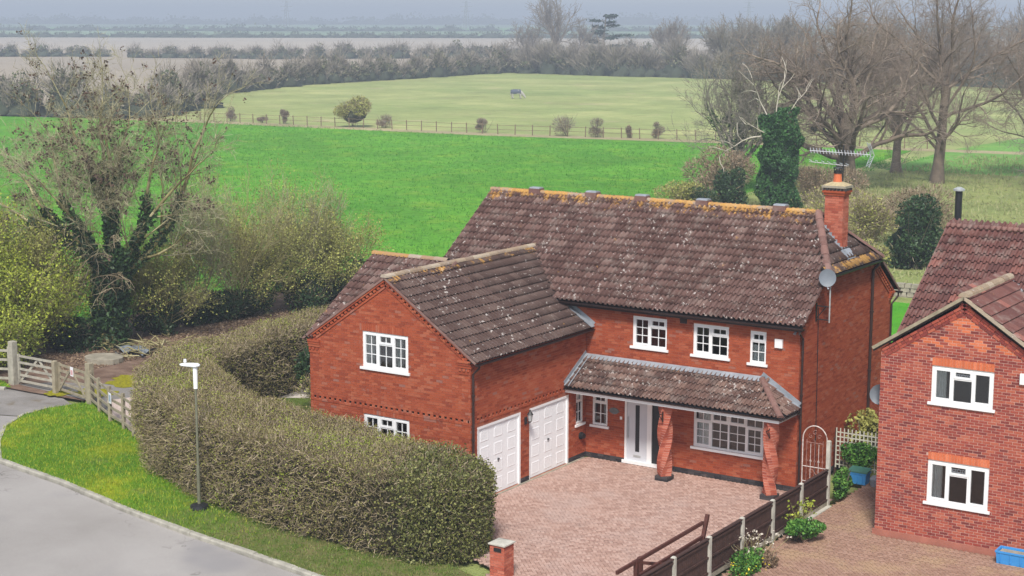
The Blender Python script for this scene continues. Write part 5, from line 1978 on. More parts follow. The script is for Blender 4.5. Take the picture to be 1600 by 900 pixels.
# trellis behind it
tre = empty('trellis', (0.9, 2.55, 0), 'pale wooden square trellis panel standing among the shrubs', 'trellis')
ty = 2.55
for k in range(13):
    x = 0.20 + 0.125 * k
    m2 = MB()
    m2.box(x - 0.017, ty - 0.012, 0.2, x + 0.017, ty, 1.45)
    m2.build('slat', 'trellis_wood', tre)
for k in range(8):
    z = 0.30 + 0.145 * k
    m2 = MB()
    m2.box(0.18, ty + 0.002, z - 0.017, 1.72, ty + 0.014, z + 0.017)
    m2.build('slat', 'trellis_wood', tre)
mb = MB()
mb.box(0.14, ty + 0.016, 0.0, 0.20, ty + 0.07, 1.42)
mb.box(1.70, ty + 0.016, 0.0, 1.76, ty + 0.07, 1.42)
mb.build('post', 'fence_stain', tre)
# further brown fence running back between the houses
bf = empty('back_fence', (1.6, 5, 0), 'dark board fence with a pale top rail running back between the houses', 'fence')
mb = MB()
mb.box(1.98, 2.9, 1.42, 2.06, 9.0, 1.48)
mb.build('top_rail', 'trellis_wood', bf)
for k in range(40):
    m2 = MB()
    m2.box(2.005 - 0.004 * (k % 2), 2.9 + 0.15 * k + 0.003, 0.0, 2.03, 2.9 + 0.15 * (k + 1) - 0.003, 1.41)
    m2.build('board', 'fence_stain', bf)

# open two-bar timber gate at the mouth of the drive
tg = empty('timber_gate', (0.9, -9.5, 0), 'dark red timber two bar gate folded back along the board fence', 'gate')
mb = MB()
mb.beam((0.98, -8.02, 0.72), (1.02, -7.78, 1.52), 0.09, 0.09, (0, 1, 0))
mb.build('stile', 'gate_stain', tg)
for z0, z1 in ((1.34, 1.26), (0.97, 0.86)):
    m2 = MB()
    m2.beam((0.98, -7.95, z0), (0.94, -12.2, z1), 0.06, 0.085)
    m2.build('bar', 'gate_stain', tg)
mb = MB()
mb.beam((0.955, -11.3, 0.0), (0.955, -11.3, 1.30), 0.10, 0.10, (0, 1, 0))
mb.build('stile', 'gate_stain', tg)
gp = empty('gate_post', (0.52, -10.3, 0), 'short round topped dark red post with a cross rail by the folded gate', 'post')
mb = MB()
mb.tube([(0.52, -10.35, 0.0), (0.52, -10.35, 0.95), (0.52, -10.35, 1.03), (0.52, -10.35, 1.06)], [0.085, 0.085, 0.06, 0.01], 10)
mb.build('shaft', 'gate_stain', gp)
mb = MB()
mb.beam((0.36, -10.42, 0.90), (1.22, -10.10, 0.90), 0.05, 0.07)
mb.build('rail', 'gate_stain', gp)

# brick gate pier at the end of the hedge
pier = empty('gate_pier', (-3.1, -10.9, 0), 'short red brick gate pier with a weathered stone cap at the hedge end', 'pier')
px, py, hw = -3.10, -10.90, 0.215
mb = MB()
mb.box(px - hw + 0.012, py - hw + 0.012, 0, px + hw - 0.012, py + hw - 0.012, 0.86)
core = mb.build('core', 'neighbour_mortar', pier)
for fc in (Face((px - hw, py - hw, 0), (1, 0, 0), (0, -1, 0)), Face((px + hw, py - hw, 0), (0, 1, 0), (1, 0, 0)), Face((px + hw, py + hw, 0), (-1, 0, 0), (0, 1, 0)), Face((px - hw, py + hw, 0), (0, -1, 0), (-1, 0, 0))):
    _, br = brick_face(fc, [(0, 0), (2 * hw, 0), (2 * hw, 0.86), (0, 0.86)], [], seed=2)
    for poly, cl, jit in br:
        m2 = MB()
        brick_mb(m2, fc, poly, jit)
        m2.build('brick', 'twist_brick', core)
mb = MB()
e = hw + 0.035
k0 = [(px - e, py - e), (px + e, py - e), (px + e, py + e), (px - e, py + e)]
mb.v += [(x, y, 0.862) for x, y in k0] + [(x, y, 0.895) for x, y in k0] + [(px + (x - px) * 0.2, py + (y - py) * 0.2, 0.95) for x, y in k0]
mb.f += [(k + i, k + (i + 1) % 4, k + 4 + (i + 1) % 4, k + 4 + i) for k in (0, 4) for i in range(4)] + [(8, 9, 10, 11), (3, 2, 1, 0)]
mb.build('cap', 'concrete', pier)
mb = MB()
mb.box(px - 0.09, py - hw - 0.016, 0.70, px + 0.13, py - hw - 0.003, 0.80)
mb.build('number_plate', 'slate_black', pier)

# ================================================================ street lamp in front of the hedge
lx, ly = -13.40, -10.98
lamp = empty('street_lamp', (lx, ly, 0), 'slim olive lamp post with a flat white lantern head in front of the hedge', 'street lamp')
mb = MB()
mb.tube([(lx, ly, 0.1), (lx, ly, 1.2), (lx, ly, 1.3), (lx, ly, 3.5)], [0.050, 0.050, 0.036, 0.034], 10)
mb.build('post', 'post_olive', lamp)
mb = MB()
mb.tube([(lx, ly, 3.5), (lx, ly, 4.12)], [0.06, 0.068], 12)
mb.build('sleeve', 'white_metal_paint', lamp)
mb = MB()
k = 12
prof = [(-0.46, 0.03, 0.02), (-0.38, 0.11, 0.04), (-0.16, 0.14, 0.055), (0.06, 0.13, 0.06), (0.14, 0.05, 0.03)]
rings = []
hd = Vector((0.94, 0.34, 0)).normalized()
hs2 = Vector((-hd.y, hd.x, 0))
for s_, w, h in prof:
    r0 = len(mb.v)
    for j in range(k):
        t_ = 2 * math.pi * j / k
        mb.v.append(tuple(Vector((lx, ly, 4.17)) + hd * s_ + hs2 * (math.cos(t_) * w) + Vector((0, 0, math.sin(t_) * h))))
    rings.append(r0)
for a, b in zip(rings, rings[1:]):
    mb.f += [(a + j, a + (j + 1) % k, b + (j + 1) % k, b + j) for j in range(k)]
mb.f += [tuple(range(rings[0], rings[0] + k))[::-1], tuple(range(rings[-1], rings[-1] + k))]
mb.build('lantern_head', 'white_metal_paint', lamp, smooth=True)
mb = MB()
c = Vector((lx, ly, 4.24)) - hd * 0.30
mb.tube([c, c + Vector((0, 0, 0.09))], [0.045, 0.04], 8)
mb.build('photocell', 'white_plastic', lamp)
mb = MB()
mb.tube([(lx, ly, 0.0), (lx, ly, 0.03), (lx, ly, 0.12), (lx, ly, 0.16)], [0.24, 0.27, 0.25, 0.10], 16)
mb.build('base', 'slate_black', lamp, smooth=False)

# ================================================================ field gates and ranch fence
def timber_gate(name, lab, hinge, tip, h=1.2, mat='weathered_oak', sag=0.0):
    a, b = Vector((*hinge, 0)), Vector((*tip, 0))
    g = empty(name, a, lab, 'gate')
    d = (b - a)
    L = d.length
    d.normalize()
    side = Vector((-d.y, d.x, 0))
    for s_ in (0.05, L - 0.05):
        m2 = MB()
        m2.beam(a + d * s_ + Vector((0, 0, 0.08)), a + d * s_ + Vector((0, 0, h - (0.0 if s_ < 1 else sag))), 0.07, 0.08, side)
        m2.build('stile', mat, g)
    for z in (0.15, 0.38, 0.61, 0.86, h - 0.07):
        m2 = MB()
        m2.beam(a + d * 0.05 + Vector((0, 0, z)), a + d * (L - 0.05) + Vector((0, 0, z - sag * 0.6)), 0.035, 0.085)
        m2.build('bar', mat, g)
    for (s0, z0, s1, z1) in ((0.08, 0.15, L * 0.52, h - 0.08), (L - 0.08, 0.15, L * 0.52, h - 0.08)):
        m2 = MB()
        m2.beam(a + d * s0 + side * 0.035 + Vector((0, 0, z0)), a + d * s1 + side * 0.035 + Vector((0, 0, z1)), 0.03, 0.085)
        m2.build('brace', mat, g)
    return g


timber_gate('field_gate', 'weathered five bar field gate hung on the tall square post', (-30.35, -3.22), (-28.15, -3.28), 1.18, 'silver_oak')
timber_gate('field_gate', 'weathered five bar field gate carrying a paper notice', (-25.95, -3.80), (-28.00, -3.30), 1.15)


def square_post(x, y, h, w, lab, mat='weathered_oak'):
    mb = MB()
    mb.box(x - w / 2, y - w / 2, -0.05, x + w / 2, y + w / 2, h - 0.02)
    k = len(mb.v)
    b0 = [(x - w / 2, y - w / 2), (x + w / 2, y - w / 2), (x + w / 2, y + w / 2), (x - w / 2, y + w / 2)]
    mb.v += [(a, b, h - 0.02) for a, b in b0] + [(x + (a - x) * 0.8, y + (b - y) * 0.8, h) for a, b in b0]
    mb.f += [(k + q, k + (q + 1) % 4, k + 4 + (q + 1) % 4, k + 4 + q) for q in range(4)] + [(k + 4, k + 5, k + 6, k + 7)]
    return tag(mb.build('gate_post', mat, None, origin=(x, y, 0)), lab, 'post')


square_post(-30.55, -3.28, 1.66, 0.24, 'tall square timber gate post at the field entrance', 'silver_oak')
square_post(-25.72, -3.86, 1.50, 0.22, 'square timber gate post where the field gate meets the ranch fence')
square_post(-28.08, -3.42, 1.22, 0.16, 'lower timber meeting post between the two field gates')


def ranch(name, lab, pts, h, mat, nr=4):
    f = empty(name, (*pts[0], 0), lab, 'fence')
    for (x, y) in pts:
        m2 = MB()
        m2.box(x - 0.05, y - 0.05, -0.02, x + 0.05, y + 0.05, h + 0.08)
        m2.build('post', mat, f)
    for a, b in zip(pts, pts[1:]):
        a, b = Vector((*a, 0)), Vector((*b, 0))
        for k in range(nr):
            z = 0.2 + (h - 0.28) * k / (nr - 1)
            m2 = MB()
            m2.beam(a + Vector((0, 0, z)), b + Vector((0, 0, z)), 0.035, 0.09)
            m2.build('rail', mat, f)


ranch('ranch_fence', 'pale timber ranch fence from the gate post to the hedge', [(-25.6, -3.95), (-24.5, -4.55), (-23.2, -5.25), (-22.0, -5.75), (-21.0, -6.25), (-20.2, -6.6)], 1.15, 'weathered_oak')
ranch('ranch_fence', 'pale timber rail fence beyond the tall gate post at the picture edge', [(-30.75, -3.3), (-31.6, -3.7), (-33.4, -4.5), (-35.2, -5.3)], 1.35, 'silver_oak')
# notices on the gate and the fence
mb = MB()
q = Vector((-26.93, -3.62, 0.98))
dn = Vector((-0.25, -0.97, 0))
du = Vector((0.97, -0.25, 0))
mb.obox(q, du * 0.11, dn * 0.006, (0, 0, 0.17))
nt = tag(mb.build('gate_notice', 'notice_white', None, origin=q), 'white paper notice fixed to the field gate', 'notice')
mb = MB()
mb.obox(q + dn * 0.008 - Vector((0, 0, 0.03)), du * 0.08, dn * 0.002, (0, 0, 0.09))
mb.build('print', 'notice_red', nt)
mb = MB()
q = Vector((-23.0, -5.42, 0.86))
du = Vector((0.91, -0.42, 0))
dn = Vector((-0.42, -0.91, 0))
mb.obox(q, du * 0.14, dn * 0.006, (0, 0, 0.18))
nt = tag(mb.build('fence_notice', 'notice_white', None, origin=q), 'white notice board fixed to the ranch fence', 'notice')
mb = MB()
mb.obox(q + dn * 0.008, du * 0.09, dn * 0.002, (0, 0, 0.12))
mb.build('print', 'notice_blue', nt)
# old concrete ring and a sheet of tarpaulin by the track
mb = MB()
ring = [(-30.9 + math.cos(k * math.pi / 8) * 0.85, 1.55 + math.sin(k * math.pi / 8) * 0.7, -0.02) for k in range(16)]
mb.extr(ring, (0, 0, 0.20))
tag(mb.build('concrete_slab', 'stone', None, origin=(-30.9, 1.55, 0)), 'round weathered concrete slab beside the dirt track', 'slab')
mb = MB()
n = 8
for i in range(n):
    for j in range(4):
        def hh(a, b):
            return (-31.9 + a * 0.22, 2.9 + b * 0.22, 0.06 + 0.14 * math.sin(a * 1.3) * math.cos(b * 1.1) + 0.12)
        mb.quad(hh(i, j), hh(i + 1, j), hh(i + 1, j + 1), hh(i, j + 1))
        mb.quad((hh(i, j)[0], hh(i, j)[1], 0.0), (hh(i + 1, j)[0], hh(i + 1, j)[1], 0.0), (hh(i + 1, j + 1)[0], hh(i + 1, j + 1)[1], 0.0), (hh(i, j + 1)[0], hh(i, j + 1)[1], 0.0))
tag(mb.build('tarpaulin', 'tarpaulin', None, origin=(-31, 3.2, 0)), 'crumpled grey tarpaulin lying behind the concrete slab', 'tarpaulin')
# low stone garden wall behind the house, seen between the two roofs
gw = MB()
gw.box(-16.0, 34.6, -0.05, -1.0, 34.95, 0.02)
gw = gw.build('garden_wall', 'stone', None, origin=(-9, 34.8, 0))
tag(gw, 'low rough stone wall beyond the back lawn', 'wall')
rr = random.Random(5)
for row in range(3):
    x = -13.5
    while x < -5.0:
        L = rr.uniform(0.3, 0.6)
        m2 = MB()
        z0 = 0.02 + 0.22 * row
        dx = rr.uniform(0, 0.03)
        m2.v += [(x + 0.02, 34.6 - dx, z0), (x + L - 0.02, 34.6 - dx, z0), (x + L - 0.02, 34.95, z0), (x + 0.02, 34.95, z0), (x + 0.04, 34.62 - dx, z0 + 0.2), (x + L - 0.05, 34.62 - dx, z0 + 0.2), (x + L - 0.05, 34.93, z0 + 0.2), (x + 0.04, 34.93, z0 + 0.2)]
        m2.f += [(0, 1, 5, 4), (1, 2, 6, 5), (2, 3, 7, 6), (3, 0, 4, 7), (4, 5, 6, 7)]
        m2.build('stone', 'stone', gw)
        x += L
# ================================================================ vegetation builders
def tubes(segs, nside):
    """segs: (n,8) p0,p1,r0,r1 -> verts, quads"""
    S = np.asarray(segs, np.float64)
    if not len(S):
        return np.zeros((0, 3)), np.zeros((0, 4), np.int32)
    p0, p1, r0, r1 = S[:, :3], S[:, 3:6], S[:, 6], S[:, 7]
    d = p1 - p0
    d /= np.linalg.norm(d, axis=1, keepdims=True) + 1e-9
    ref = np.where(np.abs(d[:, 2:3]) < 0.9, np.array([[0, 0, 1.0]]), np.array([[1.0, 0, 0]]))
    a = np.cross(d, ref)
    a /= np.linalg.norm(a, axis=1, keepdims=True) + 1e-9
    b = np.cross(d, a)
    ang = np.arange(nside) * 2 * np.pi / nside
    off = a[:, None] * np.cos(ang)[None, :, None] + b[:, None] * np.sin(ang)[None, :, None]
    V = np.stack([p0[:, None] + off * r0[:, None, None], p1[:, None] + off * r1[:, None, None]], 1)
    n = len(S)
    base_ = (np.arange(n) * 2 * nside)[:, None]
    j = np.arange(nside)[None]
    j2 = (j + 1) % nside
    F = np.stack([base_ + j, base_ + j2, base_ + nside + j2, base_ + nside + j], -1)
    return V.reshape(-1, 3), F.reshape(-1, 4).astype(np.int32)


def join_vf(parts):
    Vs, Fs, k = [], [], 0
    for V, F in parts:
        if len(V):
            Vs.append(V)
            Fs.append(F + k)
            k += len(V)
    return np.concatenate(Vs), np.concatenate(Fs)


def branch_mesh(segs, thick=0.05):
    S = np.asarray(segs)
    big = S[:, 6] > thick
    return join_vf([tubes(S[big], 7), tubes(S[~big], 3)])


def leaf_quads(P, size, rg, flat=0.0, aspect=0.6, normals=None):
    """a small pointed leaf (kite) at every point"""
    n = len(P)
    u = rg.normal(size=(n, 3))
    if normals is not None:
        nr_ = normals + rg.normal(size=(n, 3)) * 0.55
        nr_ /= np.linalg.norm(nr_, axis=1, keepdims=True)
        u -= nr_ * (u * nr_).sum(1, keepdims=True)
        u /= np.linalg.norm(u, axis=1, keepdims=True)
        v = np.cross(nr_, u)
    else:
        u[:, 2] *= 1 - flat
        u /= np.linalg.norm(u, axis=1, keepdims=True)
        w = rg.normal(size=(n, 3))
        v = np.cross(u, w)
        v /= np.linalg.norm(v, axis=1, keepdims=True)
    s = size * rg.uniform(0.6, 1.35, n)[:, None]
    V = np.stack([P - u * s * 0.5, P + v * s * aspect * 0.5 + u * s * 0.1, P + u * s * 0.5, P - v * s * aspect * 0.5 + u * s * 0.1], 1)
    F = (np.arange(n) * 4)[:, None] + np.arange(4)[None]
    return V.reshape(-1, 3), F.astype(np.int32)


def twig_quads(P, D, L, W, rg):
    """thin flat slivers from P along D"""
    n = len(P)
    D = D / (np.linalg.norm(D, axis=1, keepdims=True) + 1e-9)
    w = np.cross(D, rg.normal(size=(n, 3)))
    w /= np.linalg.norm(w, axis=1, keepdims=True) + 1e-9
    L = (L * rg.uniform(0.5, 1.4, n))[:, None]
    mid = P + D * L * 0.5 + rg.normal(size=(n, 3)) * L * 0.10
    V = np.stack([P - w * W, P + w * W, mid + w * W * 0.8, mid - w * W * 0.8, P + D * L + w * W * 0.3, P + D * L - w * W * 0.3], 1)
    b_ = (np.arange(n) * 6)[:, None]
    F = np.concatenate([b_ + np.array([[0, 1, 2, 3]]), b_ + np.array([[3, 2, 4, 5]])])
    return V.reshape(-1, 3), F.astype(np.int32)


def grow(seed, base_, height, r0, spread=0.9, levels=4, limbs=7, first=0.25, lean=(0, 0, 0), kids=(6, 6, 5, 4), ratio=0.62, wob=0.22, upb=0.10, ang=(35, 65), droop=0.0, limb_dirs=None, min_r=0.006, limb_r=(0.30, 0.5), start=0.35):
    """bare broadleaf tree; returns segments, tip points, level-1 nodes"""
    rr = random.Random(seed)
    segs, tips, nodes = [], [], []
    B = Vector(base_)

    def rnd_perp(d):
        v = Vector((rr.gauss(0, 1), rr.gauss(0, 1), rr.gauss(0, 1)))
        v = v - d * v.dot(d)
        return v.normalized()

    def br(p, d, L, r, lvl):
        ns = max(2, min(6, int(L / (0.5 if lvl < 2 else 0.28)) + 1)) if lvl < 4 else 2
        rend = max(min_r, r * (0.45 if lvl else 0.62))
        pts = [(p, d, r)]
        for i in range(ns):
            g = upb if lvl < 3 else upb * 0.6 - droop
            d = (d + rnd_perp(d) * (wob * rr.uniform(0.3, 1.2)) + Vector((0, 0, g))).normalized()
            q = p + d * (L / ns)
            ra, rb = r + (rend - r) * i / ns, r + (rend - r) * (i + 1) / ns
            segs.append((*p, *q, ra, rb))
            p = q
            pts.append((p, d, rb))
        nodes.append((lvl, pts))
        if lvl >= levels:
            tips.append((p, d))
            return
        nk = kids[min(lvl, len(kids) - 1)]
        nk = max(2, int(round(nk * rr.uniform(0.75, 1.25))))
        for k in range(nk):
            t_ = (0.28 if lvl else first) + (0.98 - (0.28 if lvl else first)) * (k + rr.uniform(0.1, 0.9)) / nk
            idx = min(len(pts) - 2, int(t_ * (len(pts) - 1)))
            f = t_ * (len(pts) - 1) - idx
            pp = pts[idx][0].lerp(pts[idx + 1][0], f)
            dd = pts[idx][1]
            rc = (pts[idx][2] + (pts[idx + 1][2] - pts[idx][2]) * f) * rr.uniform(0.42, 0.62)
            a = R(rr.uniform(*ang)) * (1.0 - 0.35 * t_)
            nd = (dd * math.cos(a) + rnd_perp(dd) * math.sin(a)).normalized()
            br(pp, nd, L * ratio * rr.uniform(0.75, 1.2) * (1.12 - 0.45 * t_), rc, lvl + 1)
        # leader carries on
        br(p, d, L * ratio * 0.9, rend * 0.95, lvl + 1)

    tr_h = height * first
    d0 = (Vector((0, 0, 1)) + Vector(lean)).normalized()
    p = B.copy()
    rt_ = r0
    pts = [(p.copy(), d0, rt_ * 1.5)]
    n = 5
    for i in range(n):
        d0 = (d0 + rnd_perp(d0) * 0.05).normalized()
        q = p + d0 * (tr_h / n)
        segs.append((*p, *q, rt_ * 1.5 if i == 0 else rt_ * (1.14 - 0.10 * i), rt_ * (1.14 - 0.10 * (i + 1))))
        p = q
        pts.append((p.copy(), d0, rt_))
    nodes.append((-1, pts))
    dirs = limb_dirs
    if dirs is None:
        dirs = []
        for k in range(limbs):
            az = 2 * math.pi * (k + rr.uniform(-0.3, 0.3)) / limbs
            t_ = rr.uniform(0.25, spread)
            dirs.append((math.cos(az) * t_, math.sin(az) * t_, 1.0))
        dirs.append((rr.uniform(-0.1, 0.1), rr.uniform(-0.1, 0.1), 1.0))
    for dv in dirs:
        dv = Vector(dv).normalized()
        L = (height - tr_h) * 0.55 * rr.uniform(0.85, 1.12)
        st = pts[-1][0] - d0 * rr.uniform(0, tr_h * start)
        br(st, dv, L, r0 * rr.uniform(*limb_r), 0)
    return segs, tips, nodes


def around(nodes, lvls, n, rad, rg, zmax=99, zmin=-1, tmax=1.0):
    """points scattered round the limbs of the given levels"""
    P, N = [], []
    pool = []
    for lvl, pts in nodes:
        if lvl in lvls:
            m = max(1, int((len(pts) - 1) * tmax))
            for a, b in zip(pts[:m], pts[1:m + 1]):
                if zmin < a[0].z < zmax:
                    pool.append((a[0], b[0], max(a[2], 0.03)))
    w = np.array([(b - a).length for a, b, r in pool])
    idx = rg.choice(len(pool), n, p=w / w.sum())
    A = np.array([tuple(pool[i][0]) for i in idx])
    B = np.array([tuple(pool[i][1]) for i in idx])
    r_ = np.array([pool[i][2] for i in idx])
    t_ = rg.random(n)[:, None]
    d = rg.normal(size=(n, 3))
    d /= np.linalg.norm(d, axis=1, keepdims=True)
    return A + (B - A) * t_ + d * (r_ + rad * rg.random(n) ** 0.6)[:, None], d


def blob_points(n, center, radii, rg, shell=0.75, lumps=9, seed=0):
    """points in a lumpy ellipsoid crown: several overlapping balls, denser to their outsides"""
    r2 = np.random.default_rng(seed)
    c = r2.normal(size=(lumps, 3))
    c /= np.linalg.norm(c, axis=1, keepdims=True)
    c *= r2.uniform(0.25, 0.72, (lumps, 1))
    sz = r2.uniform(0.32, 0.55, lumps)
    k = rg.integers(0, lumps, n)
    d = rg.normal(size=(n, 3))
    d /= np.linalg.norm(d, axis=1, keepdims=True)
    rad = np.where(rg.random(n) < shell, rg.uniform(0.8, 1.08, n), rg.random(n) ** 0.33)
    P = c[k] + d * (sz[k] * rad)[:, None]
    P[:, 2] = np.maximum(P[:, 2], -0.98)
    return P * np.asarray(radii) + np.asarray(center), d


def tree_obj(name, label, base_, mb_parts, group=None, cat='tree'):
    """mb_parts: list of (part name, V, F, material)"""
    o = empty(name, base_, label, cat, group)
    for pn, V, F, m in mb_parts:
        np_mesh(pn, V, F, m, o)
    return o


def ico_core(center, radii, rg, amp=0.15, mat=None):
    """a closed lumpy body for dense evergreen masses"""
    nu, nv = 18, 10
    V = []
    for i in range(nv + 1):
        th = math.pi * i / nv
        for j in range(nu):
            ph = 2 * math.pi * j / nu
            k = 1 + amp * (math.sin(3 * ph + i) * 0.5 + math.sin(5 * ph + 2.1 * i) * 0.5) * math.sin(th)
            V.append((center[0] + radii[0] * k * math.sin(th) * math.cos(ph), center[1] + radii[1] * k * math.sin(th) * math.sin(ph), max(0.0, center[2] + radii[2] * k * math.cos(th))))
    F = [(i * nu + j, i * nu + (j + 1) % nu, (i + 1) * nu + (j + 1) % nu, (i + 1) * nu + j) for i in range(nv) for j in range(nu)]
    return np.array(V), np.array(F, np.int32)


# ================================================================ the clipped hedge
def hedge_shell(path, half, height, n, rg, closed=False, taper=0.0, top_bias=0.42, lump=0.11):
    """sample points on the outside of a clipped hedge along a centre line; returns P, outward normals"""
    path = np.asarray(path, float)
    seg = np.diff(path, axis=0)
    ln = np.linalg.norm(seg, axis=1)
    cum = np.concatenate([[0], np.cumsum(ln)])
    tot = cum[-1]
    half = np.asarray(half, float) if np.ndim(half) else np.full(len(path), half)
    height = np.asarray(height, float) if np.ndim(height) else np.full(len(path), height)
    s = rg.uniform(-0.0, tot, n)
    k = np.clip(np.searchsorted(cum, s) - 1, 0, len(seg) - 1)
    t_ = (s - cum[k]) / ln[k]
    C = path[k] + seg[k] * t_[:, None]
    # smoothed tangent
    tan = seg / ln[:, None]
    tn = np.concatenate([tan[:1], (tan[1:] + tan[:-1]) / 2, tan[-1:]])
    T = tn[k] * (1 - t_)[:, None] + tn[k + 1] * t_[:, None]
    T /= np.linalg.norm(T, axis=1, keepdims=True)
    S = np.stack([-T[:, 1], T[:, 0]], 1)
    h = half[k] * (1 - t_) + half[k + 1] * t_
    H = height[k] * (1 - t_) + height[k + 1] * t_
    rc = 0.28
    kind = rg.random(n)
    side = np.where(rg.random(n) < 0.5, -1.0, 1.0)
    x = np.empty(n); z = np.empty(n); nx = np.empty(n); nz = np.empty(n)
    top = kind < top_bias
    cor = (kind >= top_bias) & (kind < top_bias + 0.14)
    sd_ = kind >= top_bias + 0.14
    x[top] = rg.uniform(-1, 1, top.sum()) * (h[top] - rc); z[top] = H[top]; nx[top] = 0; nz[top] = 1
    a = rg.uniform(0, np.pi / 2, cor.sum())
    x[cor] = side[cor] * (h[cor] - rc + rc * np.cos(a)); z[cor] = H[cor] - rc + rc * np.sin(a); nx[cor] = side[cor] * np.cos(a); nz[cor] = np.sin(a)
    zz = rg.uniform(0.02, 1, sd_.sum())
    x[sd_] = side[sd_] * h[sd_] * (1 - 0.26 * np.clip(0.45 - zz, 0, 1)); z[sd_] = zz * (H[sd_] - rc); nx[sd_] = side[sd_]; nz[sd_] = 0.05
    lumpv = lump * (np.sin(s * 1.7 + 3 * z) * 0.5 + np.sin(s * 0.9 - 2.1 * x) * 0.5 + np.sin(s * 3.3 + z * 4.1 + x * 2) * 0.35)
    x = x + nx * lumpv
    z = np.maximum(0.02, z + nz * lumpv)
    N = np.concatenate([S * nx[:, None], nz[:, None]], 1)
    P = np.concatenate([C + S * x[:, None], z[:, None]], 1)
    return P, N


def end_cap(c, d, half, H, n, rg):
    """rounded end of a hedge"""
    a = rg.uniform(-np.pi / 2, np.pi / 2, n)
    z = rg.random(n)
    d = np.array(d) / np.linalg.norm(d)
    s = np.array([-d[1], d[0]])
    zz = z * H
    rr_ = half * np.sqrt(np.clip(1 - np.clip((z - 0.82) / 0.18, 0, 1) ** 2 * 0.55, 0, 1)) * (0.9 + 0.1 * z)
    N = np.concatenate([np.outer(np.cos(a), d) + np.outer(np.sin(a), s), np.clip((z - 0.8) * 4, 0, 1)[:, None]], 1)
    P = np.concatenate([np.array(c)[None] + (np.outer(np.cos(a), d) + np.outer(np.sin(a), s)) * rr_[:, None], zz[:, None]], 1)
    return P, N


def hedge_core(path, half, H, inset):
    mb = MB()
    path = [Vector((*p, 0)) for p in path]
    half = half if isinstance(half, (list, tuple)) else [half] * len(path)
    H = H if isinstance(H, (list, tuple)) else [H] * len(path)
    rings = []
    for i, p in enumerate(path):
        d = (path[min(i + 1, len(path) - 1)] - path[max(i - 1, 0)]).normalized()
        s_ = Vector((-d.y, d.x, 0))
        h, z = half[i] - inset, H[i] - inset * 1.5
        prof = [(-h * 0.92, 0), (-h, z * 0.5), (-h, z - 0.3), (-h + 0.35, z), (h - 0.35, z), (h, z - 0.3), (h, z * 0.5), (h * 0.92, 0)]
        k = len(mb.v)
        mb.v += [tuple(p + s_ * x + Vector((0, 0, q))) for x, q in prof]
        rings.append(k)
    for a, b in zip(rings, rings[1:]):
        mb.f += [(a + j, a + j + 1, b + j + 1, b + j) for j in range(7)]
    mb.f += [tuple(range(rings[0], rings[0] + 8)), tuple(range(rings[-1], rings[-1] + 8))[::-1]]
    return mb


rg = np.random.default_rng(21)
# main run along the verge; it bends back at its far end and runs on beside the track
run_f = [(-5.7, -10.0), (-7.2, -10.1), (-10, -9.9), (-13.6, -9.25), (-16.8, -7.9), (-19.0, -6.2)]
run_b = [(-18.9, -6.4), (-20.3, -4.6), (-21.0, -2.2), (-21.4, 1.0), (-21.6, 4.5), (-21.8, 8.0)]
hf = [1.5, 1.6, 1.55, 1.5, 1.45, 1.35]
Hf = [2.3, 2.42, 2.52, 2.56, 2.58, 2.6]
hb_ = [1.3, 1.15, 1.0, 0.95, 0.9, 0.9]
Hb = [2.55, 2.55, 2.5, 2.5, 2.5, 2.5]


def leafy(P, N, rg, n_l, n_t, lsz, parent, leafm, twigm, depth=0.22, tw=0.009, tl=0.22):
    i = rg.integers(0, len(P), n_l)
    Q = P[i] + rg.normal(size=(n_l, 3)) * 0.05 - N[i] * (rg.exponential(depth, n_l) - 0.10)[:, None]
    Q[:, 2] = np.maximum(Q[:, 2], 0.01)
    V, F = leaf_quads(Q, lsz, rg)
    np_mesh('leaves', V, F, leafm, parent, kind='stuff')
    i = rg.integers(0, len(P), n_t)
    Q = P[i] - N[i] * (rg.exponential(depth * 0.8, n_t))[:, None] - N[i] * 0.06
    Q[:, 2] = np.maximum(Q[:, 2], 0.02)
    D = N[i] * 0.9 + rg.normal(size=(n_t, 3)) * 0.75 + np.array([0, 0, 0.25])
    V, F = twig_quads(Q, D, tl, tw, rg)
    np_mesh('twigs', V, F, twigm, parent, kind='stuff')


hedge = empty('hedge', (-10, -9.8, 0), 'long clipped brown and olive hedge between the verge and the garage', 'hedge')
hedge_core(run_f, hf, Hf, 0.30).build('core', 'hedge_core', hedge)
P, N = hedge_shell(run_f, hf, Hf, 60000, rg)
ok_ = P[:, 0] + rg.normal(size=len(P)) * 0.45 < -6.6
leafy(P[ok_], N[ok_], rg, 84000, 50000, 0.050, hedge, 'hedge_leaf', 'hedge_twig')
laur = empty('laurel_bush', (-5.8, -10, 0), 'darker evergreen bush rounding off the hedge beside the drive', 'bush')
Pc, Nc = end_cap((-5.8, -10.0), (1, -0.06), 1.5, 2.3, 20000, rg)
P2, N2 = P[~ok_], N[~ok_]
qa, qr = rg.uniform(0, 2 * np.pi, 7000), 1.35 * np.sqrt(rg.random(7000))
Pt = np.stack([-5.8 + np.cos(qa) * qr, -10.0 + np.sin(qa) * qr, 2.38 - 0.16 * qr ** 2 + 0.06 * np.sin(3 * qa)], 1)
P2, N2 = np.concatenate([P2, Pt]), np.concatenate([N2, np.tile([[0.0, 0, 1.0]], (7000, 1))])
Pc, Nc = np.concatenate([Pc, P2]), np.concatenate([Nc, N2])
Vc, Fc = ico_core((-5.85, -10.0, 0.95), (1.22, 1.22, 1.2), rg, 0.05)
np_mesh('core', Vc, Fc, 'ivy_core', laur)
leafy(Pc, Nc, rg, 24000, 7000, 0.075, laur, 'laurel_leaf', 'hedge_twig', 0.2)
hedge2 = empty('hedge', (-20.5, 1, 0), 'clipped olive hedge running back beside the dirt track', 'hedge')
